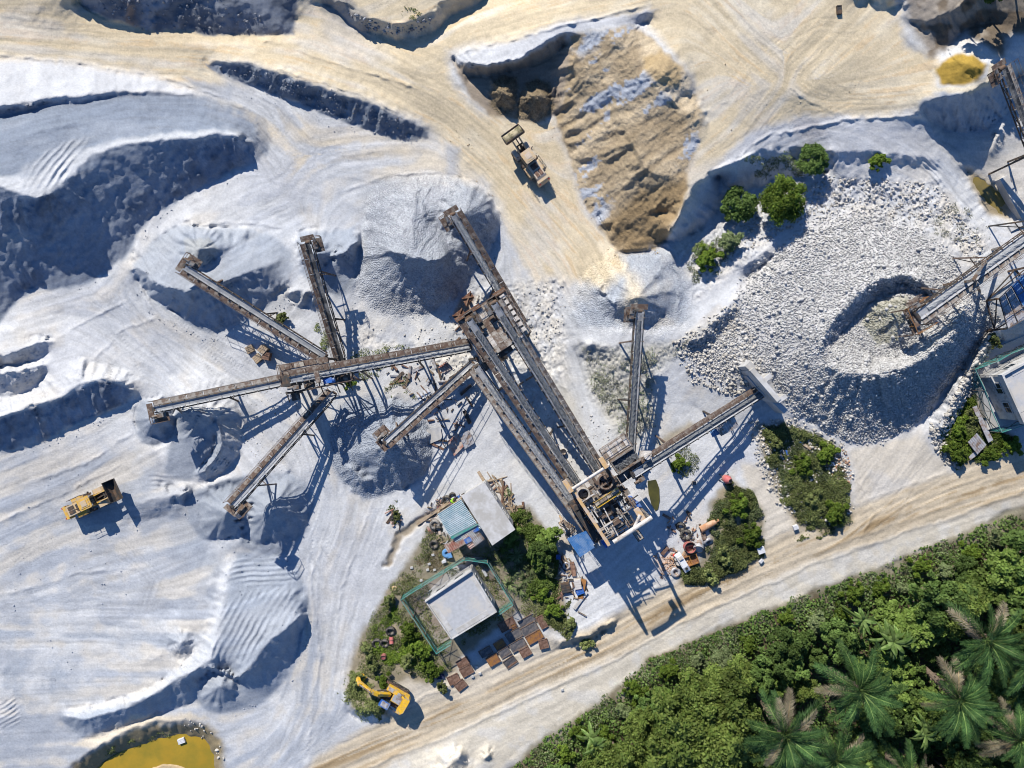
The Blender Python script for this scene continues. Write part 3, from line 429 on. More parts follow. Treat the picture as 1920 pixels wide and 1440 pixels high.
put((.62,.565,.465), W('road_verge', 10)*.9); put('white', W('road_verge', 10)*.4*sstep(n3, -.1, .4)); put('beige', W('yard', 14)*.9)
put('soil', mForest*.96); fsl = bbox_slices(Z['forest'], 10); fb_ = np.zeros(GU.shape, np.float32); fb_[fsl] = np.clip(1+poly_sdf(Z['forest'], WU[fsl], WV[fsl])/60, 0, 1); put((.40,.37,.27), mForest*fb_**1.5*.9*sstep(n3+n2, -.7, .3))
for k in ('weeds_house', 'weeds_mid', 'weeds_yard', 'weeds_right'): put((.20,.165,.095), W(k, 8)*.85); put((.33,.27,.18), W(k, 8)*.6*sstep(n3, .05, .4))
put((.40,.385,.33), W('weeds_bank', 14)*.7); put('mid', W('sand_right', 6)*.8); put('ochre', W('ochre', 5)); put((.62,.55,.42), pmask([(1745,162),(1810,165),(1850,150),(1862,115),(1872,128),(1862,158),(1820,176),(1750,170)], 4)*.85)
put((.24,.20,.155), W('top_right', 14)*.85); put((.12,.09,.06), W('top_right', 10)*.8*sstep(n3+n2, -.15, .3)); put('dgrey', pmask([(1690,60),(1740,110),(1700,90)], 8)*.6); put('beige', W('right_grey', 14)*.5); put('mid', W('right_grey', 14)*.45*sstep(n2, -.1, .3)); put((.27,.20,.09), pmask([(1812,312),(1850,335),(1892,370),(1890,410),(1855,405),(1830,360)], 8)*.8)
put((.37,.27,.2), pmask([(1490,228),(1530,225),(1545,255),(1515,270),(1485,255)], 6)*.6); put('pale', pmask([(1400,255),(1500,225),(1620,220),(1740,225),(1770,300),(1640,305),(1520,285),(1440,275),(1330,320)], 8)*.75)
put((.23,.17,.07), W('pond_mud', 8)*.85); put('beige', pmask([(130,1395),(250,1345),(350,1340),(390,1350),(350,1356),(250,1368),(170,1405)], 6)*.9); put((.50,.38,.23), pmask([(278,1500),(283,1436),(312,1430),(348,1438),(350,1500)], 4))
put((.29,.18,.10), pmask([(850,590),(862,560),(880,548),(892,556),(880,580),(868,600)], 4)*.8); put((.24,.185,.11), pmask([(715,1060),(740,1000),(800,960),(830,940),(842,948),(800,975),(755,1005),(728,1062)], 4)*.75)
put((.40,.30,.18), pmask([(1040,1020),(1060,1000),(1090,1030),(1085,1040)], 6)*.6); put((.36,.27,.12), pmask([(1230,830),(1290,790),(1310,800),(1270,830),(1240,850)], 8)*.6); put((.60,.40,.27), pmask([(1225,1050),(1262,1035),(1270,1060),(1240,1075)], 6)*.6)
put((.35,.31,.21), pmask([(985,560),(1010,700),(1075,740),(1090,800),(1060,790),(1020,740)], 14)*.25)
jit = ((1-.13*TRK)*(1+0.10*n3+0.05*STR1*(1-STEEP)+0.03*STR2+.05*fbm(GU, GV, 9, 231, 2)+0.05*white*(0.5+GR)))[..., None]; C = np.clip(C*jit, .02, .70)

# ------------------------------------------------------------------ heights for placing things
def hgt(u, v):
    return float(bil(HT, np.float32(u), np.float32(v)))
def G(u, v, dz=0.0):
    """a point on the ground where the photograph shows (u, v)"""
    z = hgt(u, v); p = P(u, v, z); p.z += dz; return p
def gz(x, y):
    """ground height under a world position"""
    h = 0.0
    for k in range(8):
        q = PX*CAMH/(CAMH-h); h = 0.5*h+0.5*hgt(x*q+960, 720-y*q)
    return h
def uvw(x, y, z):
    q = PX*CAMH/(CAMH-z); return x*q+960, 720-y*q

# ------------------------------------------------------------------ materials
def mat(name, color, rough=.8, metal=0.0, var=.15, scale=3.0, bump=0.0, bscale=20.0, dirt=None, dirt_amt=0.0, dscale=1.2, spec=.3, rnd=0.0, emis=None):
    m = bpy.data.materials.new(name); m.use_nodes = True; nt = m.node_tree; N = nt.nodes; L = nt.links
    b = N['Principled BSDF']; b.inputs['Roughness'].default_value = rough; b.inputs['Metallic'].default_value = metal; b.inputs['Specular IOR Level'].default_value = spec
    tc = N.new('ShaderNodeTexCoord')
    n = N.new('ShaderNodeTexNoise'); n.inputs['Scale'].default_value = scale; n.inputs['Detail'].default_value = 5; L.new(tc.outputs['Object'], n.inputs['Vector'])
    mr = N.new('ShaderNodeMapRange'); mr.inputs[1].default_value = .25; mr.inputs[2].default_value = .75; mr.inputs[3].default_value = 1-var; mr.inputs[4].default_value = 1+var; L.new(n.outputs[0], mr.inputs[0])
    mx = N.new('ShaderNodeMix'); mx.data_type = 'RGBA'; mx.blend_type = 'MULTIPLY'; mx.inputs[0].default_value = 1; mx.inputs[6].default_value = (*color, 1); L.new(mr.outputs[0], mx.inputs[7])
    out = mx.outputs[2]
    if dirt is not None:
        n2_ = N.new('ShaderNodeTexNoise'); n2_.inputs['Scale'].default_value = dscale; n2_.inputs['Detail'].default_value = 6; n2_.inputs['Roughness'].default_value = .65; L.new(tc.outputs['Object'], n2_.inputs['Vector'])
        r2 = N.new('ShaderNodeMapRange'); r2.inputs[1].default_value = .62-dirt_amt*.4; r2.inputs[2].default_value = .72-dirt_amt*.3; L.new(n2_.outputs[0], r2.inputs[0])
        m2 = N.new('ShaderNodeMix'); m2.data_type = 'RGBA'; m2.inputs[7].default_value = (*dirt, 1); L.new(r2.outputs[0], m2.inputs[0]); L.new(out, m2.inputs[6]); out = m2.outputs[2]
    if rnd:
        oi = N.new('ShaderNodeObjectInfo'); r3 = N.new('ShaderNodeMapRange'); r3.inputs[3].default_value = 1-rnd; r3.inputs[4].default_value = 1+rnd; L.new(oi.outputs['Random'], r3.inputs[0])
        m3 = N.new('ShaderNodeMix'); m3.data_type = 'RGBA'; m3.blend_type = 'MULTIPLY'; m3.inputs[0].default_value = 1; L.new(out, m3.inputs[6]); L.new(r3.outputs[0], m3.inputs[7]); out = m3.outputs[2]
    L.new(out, b.inputs['Base Color'])
    if bump:
        nb = N.new('ShaderNodeTexNoise'); nb.inputs['Scale'].default_value = bscale; nb.inputs['Detail'].default_value = 4; L.new(tc.outputs['Object'], nb.inputs['Vector'])
        bp = N.new('ShaderNodeBump'); bp.inputs['Strength'].default_value = bump; bp.inputs['Distance'].default_value = .05; L.new(nb.outputs[0], bp.inputs['Height']); L.new(bp.outputs[0], b.inputs['Normal'])
    return m
def ground_material():
    m = bpy.data.materials.new('loose_ground'); m.use_nodes = True; nt = m.node_tree; N = nt.nodes; L = nt.links
    b = N['Principled BSDF']; b.inputs['Roughness'].default_value = .95; b.inputs['Specular IOR Level'].default_value = .15
    at = N.new('ShaderNodeAttribute'); at.attribute_name = 'Col'
    tc = N.new('ShaderNodeTexCoord')
    def noise(scale, det, ro=.6):
        n = N.new('ShaderNodeTexNoise'); n.inputs['Scale'].default_value = scale; n.inputs['Detail'].default_value = det; n.inputs['Roughness'].default_value = ro; L.new(tc.outputs['Object'], n.inputs['Vector']); return n.outputs[0]
    na = noise(4.2, 8, .75)
    mr = N.new('ShaderNodeMapRange'); mr.inputs[1].default_value = .28; mr.inputs[2].default_value = .72; mr.inputs[3].default_value = .84; mr.inputs[4].default_value = 1.14; L.new(na, mr.inputs[0])
    mx = N.new('ShaderNodeMix'); mx.data_type = 'RGBA'; mx.blend_type = 'MULTIPLY'; mx.inputs[0].default_value = 1; L.new(at.outputs['Color'], mx.inputs[6]); L.new(mr.outputs[0], mx.inputs[7])
    vo = N.new('ShaderNodeTexVoronoi'); vo.inputs['Scale'].default_value = 6.0; L.new(tc.outputs['Object'], vo.inputs['Vector'])
    vr = N.new('ShaderNodeMapRange'); vr.inputs[3].default_value = .72; vr.inputs[4].default_value = 1.2; L.new(vo.outputs['Color'], vr.inputs[0])
    gm = N.new('ShaderNodeMix'); gm.data_type = 'RGBA'; gm.blend_type = 'MULTIPLY'; L.new(at.outputs['Alpha'], gm.inputs[0]); L.new(mx.outputs[2], gm.inputs[6]); L.new(vr.outputs[0], gm.inputs[7])
    L.new(gm.outputs[2], b.inputs['Base Color'])
    nb = noise(5.0, 8, .72)
    b1 = N.new('ShaderNodeBump'); b1.inputs['Strength'].default_value = .5; b1.inputs['Distance'].default_value = .12; L.new(nb, b1.inputs['Height'])
    b2 = N.new('ShaderNodeBump'); b2.inputs['Distance'].default_value = .12; b2.invert = True; L.new(at.outputs['Alpha'], b2.inputs['Strength']); L.new(vo.outputs['Distance'], b2.inputs['Height']); L.new(b1.outputs[0], b2.inputs['Normal'])
    L.new(b2.outputs[0], b.inputs['Normal'])
    return m
M_GROUND = ground_material()

# ------------------------------------------------------------------ the surface becomes meshes: the ground, and every heap a thing of its own
KZ = (CAMH-HT)/CAMH/PX
VX = ((GU-960)*KZ).astype(np.float32); VY = ((720-GV)*KZ).astype(np.float32)
co_all = np.stack([VX, VY, HT], -1)
e1 = np.zeros_like(co_all); e1[:, 1:-1] = co_all[:, 2:]-co_all[:, :-2]; e1[:, 0] = co_all[:, 1]-co_all[:, 0]; e1[:, -1] = co_all[:, -1]-co_all[:, -2]
e2 = np.zeros_like(co_all); e2[1:-1] = co_all[:-2]-co_all[2:]; e2[0] = co_all[0]-co_all[1]; e2[-1] = co_all[-2]-co_all[-1]
nor_all = np.cross(e1, e2); nor_all /= np.linalg.norm(nor_all, axis=-1, keepdims=True)
OWN = np.zeros((NV-1, NU-1), np.int32)
HEAPS = [
 ('stockpile_left','stockpile','stockpile','huge grey dust stockpile at the left edge with a wheel-tracked road along its flat top'),
 ('berm_left','gravel_ridge','gravel ridge','long grey ridge at the left edge above the yellow loader, its lower flank steep'),
 ('heap_ul','stone_heap','stone heap','pale heap with a speckled fresh cone under the head of the upper-left belt conveyor'),
 ('heap_top','stone_heap','stone heap','low rounded heap under the head of the near-upright belt conveyor behind the transfer tower'),
 ('heap_mid','gravel_heap','gravel heap','broad twin-topped grey gravel heap, largest of the conveyor heaps, beside the tan haul road'),
 ('heap_short','gravel_heap','gravel heap','round fine gravel heap beneath the short conveyor, next to the corrugated shed'),
 ('heap_left','stone_heap','stone heap','small steep heap directly below the head of the long left conveyor'),
 ('heap_left_b','stone_heap','stone heap','grey bowl-shaped heap just right of the long left conveyor head'),
 ('heap_ll','stone_heap','stone heap','grey fine-stone heap under the head of the lower-left conveyor'),
 ('dunes','dust_heap','dust heap','long pale dune of stone dust with blade ribs on top, above the yellow pond'),
 ('small_heap_a','soil_heap','soil heap','smaller brown heap in the cut beside the brown mound, nearer the haul road fork'),
 ('small_heap_b','soil_heap','soil heap','brown double-topped heap in front of the raised loader bucket'),
 ('brown_heap','soil_mound','soil mound','large furrowed brown mound streaked with blue-grey stone'),
 ('ochre','sand_heap','sand heap','bright ochre cone of fresh sand under the top-right conveyor head'),
 ('sand_right','sand_heap','sand heap','grey raked sand slope falling away below the ochre cone'),
 ('rock_crest','rock_heap','rock heap','great cratered heap of white broken rock under the right feed conveyor'),
 ('heap_steep','gravel_heap','gravel heap','flat gravel heap tinged tan in front of the upright right-hand conveyor'),
 ('heap_road_a','stone_heap','stone heap','ribbed grey heap at the bottom edge beside the dirt road'),
 ('heap_road_b','stone_heap','stone heap','small white heap at the bottom edge right of the ribbed grey one'),
]
for i, h in enumerate(HEAPS):
    sl = bbox_slices(Z[h[0]], 20); m = poly_sdf(Z[h[0]], .5*(GU[sl]+WU[sl]), .5*(GV[sl]+WV[sl])) < 0
    a = OWN[sl]; mm = m[:a.shape[0], :a.shape[1]]; a[mm] = i+1
def tag(o, label=None, cat=None, group=None, kind=None):
    if label: o['label'] = label
    if cat: o['category'] = cat
    if group: o['group'] = group
    if kind: o['kind'] = kind
    return o
def np_mesh(name, co, loops, start, total):
    me = bpy.data.meshes.new(name); me.vertices.add(len(co)); me.vertices.foreach_set('co', np.ascontiguousarray(co, np.float32).ravel())
    me.loops.add(loops.size); me.loops.foreach_set('vertex_index', np.ascontiguousarray(loops, np.int32).ravel())
    me.polygons.add(len(start)); me.polygons.foreach_set('loop_start', np.ascontiguousarray(start, np.int32))
    return me
OWN[:2] = 0; OWN[-2:] = 0; OWN[:, :2] = 0; OWN[:, -2:] = 0
jj, ii = np.mgrid[0:NV-1, 0:NU-1]
Q = np.stack([jj*NU+ii, (jj+1)*NU+ii, (jj+1)*NU+ii+1, jj*NU+ii+1], -1)
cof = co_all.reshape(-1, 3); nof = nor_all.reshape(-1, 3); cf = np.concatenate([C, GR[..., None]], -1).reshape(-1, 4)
def surface(name, quads, extra=None):
    q = quads.reshape(-1, 4); used = np.unique(q); remap = np.zeros(NV*NU, np.int64); remap[used] = np.arange(len(used))
    co = cof[used]; nn = nof[used]; cc = cf[used]; q = remap[q]
    if extra is not None:                              # the land beyond the picture, to the horizon
        loop = extra; base = co[remap[loop]]; bc = cc[remap[loop]]; prev = remap[loop]; n = len(loop)
        for f_, zf in ((1.25, .6), (1.8, .2), (4, 0), (14, 0)):
            new = base*np.array([f_, f_, 0])+np.array([0, 0, 1])*(base[:, 2:3]*zf); idx = np.arange(n)+len(co)
            co = np.concatenate([co, new]); nn = np.concatenate([nn, np.tile([0, 0, 1.0], (n, 1))]); g = np.array([.34,.33,.27,0]); cc = np.concatenate([cc, bc*zf+g*(1-zf)])
            nx = np.roll(np.arange(n), -1); q = np.concatenate([q, np.stack([prev, prev[nx], idx[nx], idx], -1)]); prev = idx
    me = np_mesh(name, co, q, np.arange(len(q))*4, np.full(len(q), 4)); me.update(calc_edges=True)
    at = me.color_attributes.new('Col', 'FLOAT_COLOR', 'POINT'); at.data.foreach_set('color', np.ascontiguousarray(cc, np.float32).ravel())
    me.polygons.foreach_set('use_smooth', np.ones(len(q), bool)); me.materials.append(M_GROUND)
    me.normals_split_custom_set_from_vertices(nn.tolist())
    o = bpy.data.objects.new(name, me); COL.objects.link(o); return o
border = np.concatenate([np.arange(NU), np.arange(1, NV)*NU+NU-1, (NV-1)*NU+np.arange(NU-2, -1, -1), np.arange(NV-2, 0, -1)*NU])
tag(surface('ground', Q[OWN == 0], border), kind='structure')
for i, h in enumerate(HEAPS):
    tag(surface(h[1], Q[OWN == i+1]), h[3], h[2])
# ------------------------------------------------------------------ mesh building
class MB:
    def __init__(s, o=(0, 0, 0)): s.v = []; s.f = []; s.o = Vector(o)
    def quad(s, *p):
        n = len(s.v); s.v += [Vector(q) for q in p]; s.f.append(tuple(range(n, n+len(p))))
    def box(s, c, X, Y, Zv):
        c, X, Y, Zv = Vector(c), Vector(X), Vector(Y), Vector(Zv); n = len(s.v)
        for k in (-1, 1):
            s.v += [c-X-Y+k*Zv, c+X-Y+k*Zv, c+X+Y+k*Zv, c-X+Y+k*Zv]
        s.f += [(n+3, n+2, n+1, n), (n+4, n+5, n+6, n+7)]+[(n+i, n+(i+1) % 4, n+4+(i+1) % 4, n+4+i) for i in range(4)]
    def abox(s, x0, x1, y0, y1, z0, z1): s.box(((x0+x1)/2, (y0+y1)/2, (z0+z1)/2), ((x1-x0)/2, 0, 0), (0, (y1-y0)/2, 0), (0, 0, (z1-z0)/2))
    def bar(s, p, q, w, h=None, up=(0, 0, 1)):
        p, q = Vector(p), Vector(q); h = h or w; d = q-p; L = d.length
        if L < 1e-5: return
        d /= L; u = Vector(up)
        if abs(d.dot(u)) > .95: u = Vector((1, 0, 0))
        x = d.cross(u).normalized(); y = x.cross(d)
        s.box((p+q)/2, x*w/2, d*L/2, y*h/2)
    def tube(s, p, q, r, n=8, r2=None, caps=True):
        p, q = Vector(p), Vector(q); r2 = r if r2 is None else r2; d = (q-p).normalized(); u = Vector((0, 0, 1)) if abs(d.z) < .9 else Vector((1, 0, 0))
        x = d.cross(u).normalized(); y = d.cross(x); k = len(s.v)
        for c, rr in ((p, r), (q, r2)): s.v += [c+x*rr*math.cos(2*math.pi*i/n)+y*rr*math.sin(2*math.pi*i/n) for i in range(n)]
        s.f += [(k+i, k+(i+1) % n, k+n+(i+1) % n, k+n+i) for i in range(n)]
        if caps: s.f += [tuple(range(k+n-1, k-1, -1)), tuple(range(k+n, k+2*n))]
    def prism(s, pts, z0, z1):
        n = len(pts); k = len(s.v); s.v += [Vector((p[0], p[1], z0)) for p in pts]+[Vector((p[0], p[1], z1)) for p in pts]
        s.f += [tuple(range(k+n-1, k-1, -1)), tuple(range(k+n, k+2*n))]+[(k+i, k+(i+1) % n, k+n+(i+1) % n, k+n+i) for i in range(n)]
    def extrude(s, prof, origin, ax, ay, az, depth):
        """profile in (ax, ay) swept along az by +-depth/2"""
        o = Vector(origin); n = len(prof); k = len(s.v); ax, ay, az = Vector(ax), Vector(ay), Vector(az)
        for sg in (-.5, .5): s.v += [o+ax*p[0]+ay*p[1]+az*depth*sg for p in prof]
        s.f += [tuple(range(k+n-1, k-1, -1)), tuple(range(k+n, k+2*n))]+[(k+i, k+(i+1) % n, k+n+(i+1) % n, k+n+i) for i in range(n)]
    def torus(s, c, ax, R, r, n=18, m=8, sy=1.0):
        c, ax = Vector(c), Vector(ax).normalized(); u = Vector((0, 0, 1)) if abs(ax.z) < .9 else Vector((1, 0, 0)); x = ax.cross(u).normalized(); y = ax.cross(x); k = len(s.v)
        for i in range(n):
            a = 2*math.pi*i/n; d = x*math.cos(a)+y*math.sin(a)
            for j in range(m):
                b = 2*math.pi*j/m; s.v.append(c+d*(R+r*math.cos(b))+ax*r*sy*math.sin(b))
        for i in range(n):
            for j in range(m): s.f.append((k+i*m+j, k+((i+1) % n)*m+j, k+((i+1) % n)*m+(j+1) % m, k+i*m+(j+1) % m))
    def mesh(s, name, m, smooth=False):
        me = bpy.data.meshes.new(name); me.from_pydata([tuple(p-s.o) for p in s.v], [], s.f); me.update()
        if m: me.materials.append(m)
        if smooth: me.polygons.foreach_set('use_smooth', np.ones(len(me.polygons), bool)); me.set_sharp_from_angle(angle=.9)
        return me
    def build(s, name, m, parent=None, smooth=False):
        o = bpy.data.objects.new(name, s.mesh(name, m, smooth)); COL.objects.link(o); o.parent = parent
        if parent is None: o.location = s.o
        return o
def inst(name, me, parent, loc, rot=None):
    o = bpy.data.objects.new(name, me); COL.objects.link(o); o.parent = parent; o.location = loc
    if rot is not None: o.rotation_euler = rot
    return o
def root(name, loc, label, cat, group=None, rz=0.0):
    o = bpy.data.objects.new(name, None); COL.objects.link(o); o.empty_display_size = .3; o.location = loc; o.rotation_euler = (0, 0, rz)
    return tag(o, label, cat, group)
def copy_tree(o, parent=None):
    c = o.copy(); COL.objects.link(c); c.parent = parent
    for ch in list(o.children): copy_tree(ch, c)
    return c
UP = Vector((0, 0, 1))
R0 = random.Random(77)

# ------------------------------------------------------------------ paints and metals
DUST = (.50, .47, .42)
M = dict(
 belt=mat('belt_rubber', (.12, .125, .135), .7, dirt=(.33, .34, .36), dirt_amt=.7, dscale=.7, scale=2),
 beltd=mat('belt_dark', (.045, .047, .05), .75, dirt=(.2, .2, .2), dirt_amt=.4, dscale=.8),
 beltp=mat('belt_pale', (.22, .235, .26), .7, dirt=(.33, .34, .35), dirt_amt=.5, dscale=.6),
 gravel=mat('belt_gravel', (.15, .16, .17), .95, var=.5, scale=14, bump=.9, bscale=22),
 gravelp=mat('pale_gravel', (.30, .31, .32), .95, var=.4, scale=12, bump=.9, bscale=20),
 steel=mat('grey_steel', (.26, .25, .235), .65, .2, dirt=(.16, .105, .07), dirt_amt=.5, dscale=1.5),
 dark=mat('dark_steel', (.06, .058, .056), .7, .2, dirt=(.14, .09, .06), dirt_amt=.4),
 rust=mat('rusty_steel', (.125, .085, .066), .85, dirt=(.27, .235, .20), dirt_amt=.35, dscale=1.6, rnd=.06),
 rustd=mat('deep_rust', (.14, .065, .04), .85, dirt=(.24, .15, .1), dirt_amt=.4, dscale=2, rnd=.25),
 deck=mat('dusty_deck', (.38, .35, .31), .9, dirt=(.19, .14, .11), dirt_amt=.45, dscale=1.6, rnd=.07, bump=.4),
 white=mat('dusty_white_paint', (.56, .53, .50), .6, dirt=(.34, .29, .25), dirt_amt=.35, dscale=1.5),
 orange=mat('faded_orange', (.55, .36, .17), .6, dirt=(.5, .4, .32), dirt_amt=.5, dscale=1.4),
 yellow=mat('machine_yellow', (.72, .42, .03), .45, dirt=(.45, .34, .2), dirt_amt=.3, dscale=2.2),
 cream=mat('faded_machine_yellow', (.58, .40, .20), .55, dirt=(.50, .40, .28), dirt_amt=.6, dscale=1.8),
 cream2=mat('pale_machine_panel', (.55, .45, .36), .55, dirt=(.5, .42, .33), dirt_amt=.5, dscale=2),
 black=mat('black_rubber', (.022, .022, .023), .85, dirt=(.20, .18, .15), dirt_amt=.35, dscale=3, bump=.3),
 tyre=mat('dusty_tyre', (.05, .05, .052), .9, dirt=(.30, .28, .26), dirt_amt=.55, dscale=2.5),
 glass=mat('cab_glass', (.02, .03, .04), .08, spec=.6, var=.02),
 blue=mat('blue_sheet', (.07, .20, .45), .5, dirt=(.18, .30, .50), dirt_amt=.4, dscale=.9),
 bluep=mat('blue_paint', (.03, .12, .42), .5, dirt=(.2, .25, .35), dirt_amt=.3),
 teal=mat('teal_sheet', (.43, .50, .53), .5, .1, dirt=(.27, .38, .43), dirt_amt=.5, dscale=.6),
 tealp=mat('teal_paint', (.05, .25, .22), .6, dirt=(.2, .3, .28), dirt_amt=.4),
 zinc=mat('zinc_sheet', (.46, .46, .48), .45, .25, dirt=(.30, .22, .17), dirt_amt=.35, dscale=1.2, rnd=.1),
 rsheet=mat('rust_red_sheet', (.36, .15, .11), .75, dirt=(.46, .38, .33), dirt_amt=.55, dscale=1.0),
 conc=mat('concrete', (.42, .43, .45), .9, var=.12, dirt=(.50, .475, .44), dirt_amt=.45, dscale=.35, bump=.25),
 concw=mat('pale_concrete', (.52, .515, .51), .9, var=.08, dirt=(.40, .385, .36), dirt_amt=.5, dscale=.55),
 wall=mat('render_wall', (.46, .46, .46), .9, dirt=(.3, .29, .27), dirt_amt=.3),
 yard=mat('stained_yard', (.25, .205, .165), .95, var=.25, dirt=(.34, .31, .27), dirt_amt=.5, dscale=.5, bump=.3),
 plate=mat('screen_plate', (.10, .10, .11), .75, .1, dirt=(.19, .17, .16), dirt_amt=.4, dscale=2, rnd=.2, bump=.5, bscale=14),
 orust=mat('orange_rust', (.32, .15, .045), .85, dirt=(.2, .1, .06), dirt_amt=.4, dscale=2.2, bump=.3),
 brust=mat('brown_rust', (.15, .085, .06), .85, dirt=(.24, .15, .11), dirt_amt=.4, dscale=2.5, bump=.3, rnd=.2),
 wood=mat('weathered_wood', (.36, .28, .2), .85, dirt=(.22, .16, .1), dirt_amt=.4, rnd=.2),
 red=mat('red_plastic', (.55, .04, .03), .5), lime=mat('lime_cloth', (.30, .62, .03), .8, var=.1), skin=mat('skin', (.30, .17, .10), .6), navy=mat('navy_cloth', (.03, .04, .09), .85), hair=mat('hair', (.015, .012, .01), .6),
 pink=mat('pink_drum', (.48, .13, .13), .6, dirt=(.35, .2, .15), dirt_amt=.4), bag=mat('white_bag', (.62, .63, .66), .7), tarp=mat('blue_tarp', (.12, .28, .52), .5, bump=.6, bscale=4),
 terra=mat('terracotta', (.42, .22, .12), .9, dirt=(.5, .35, .24), dirt_amt=.4, rnd=.25),
)
def net_material():
    m = bpy.data.materials.new('green_netting'); m.use_nodes = True; N = m.node_tree.nodes; L = m.node_tree.links
    b = N['Principled BSDF']; b.inputs['Base Color'].default_value = (.06, .30, .25, 1); b.inputs['Roughness'].default_value = .7
    t = N.new('ShaderNodeBsdfTransparent'); mx = N.new('ShaderNodeMixShader'); mx.inputs[0].default_value = .30
    L.new(t.outputs[0], mx.inputs[1]); L.new(b.outputs[0], mx.inputs[2]); L.new(mx.outputs[0], N['Material Output'].inputs[0]); return m
M['net'] = net_material()
def water_material(name, c1, c2):
    m = mat(name, c1, .12, var=.15, scale=.25, spec=.5, dirt=c2, dirt_amt=.5, dscale=.18); return m
M['pond'] = water_material('murky_yellow_water', (.36, .235, .025), (.26, .20, .025)); M['sump'] = water_material('olive_water', (.085, .08, .022), (.05, .05, .02)); M['puddle'] = water_material('brown_water', (.22, .165, .05), (.16, .13, .05))

# ------------------------------------------------------------------ still water
def water(name, poly, z, m, label):
    pts = [P(u, v, z) for u, v in poly]; b = MB((0, 0, 0)); b.v = pts; b.f = [tuple(range(len(pts)))[::-1]]; o = b.build(name, m); tag(o, label, None, kind='structure'); return o
water('pond_water', [(150,1500),(165,1450),(205,1422),(240,1402),(290,1386),(340,1372),(392,1382),(410,1420),(412,1500)], -1.25, M['pond'], 'murky yellow pond at the bottom edge')
water('puddle_water', [(1800,310),(1850,325),(1910,365),(1905,415),(1855,415),(1820,360)], .20, M['puddle'], 'shallow brown puddle below the top-right conveyor')
water('sump_water', [(1214,902),(1230,899),(1236,915),(1237,938),(1234,955),(1229,958),(1221,945),(1216,925)], hgt(1215,930)+.09, M['sump'], 'olive puddle beside the crusher frame')

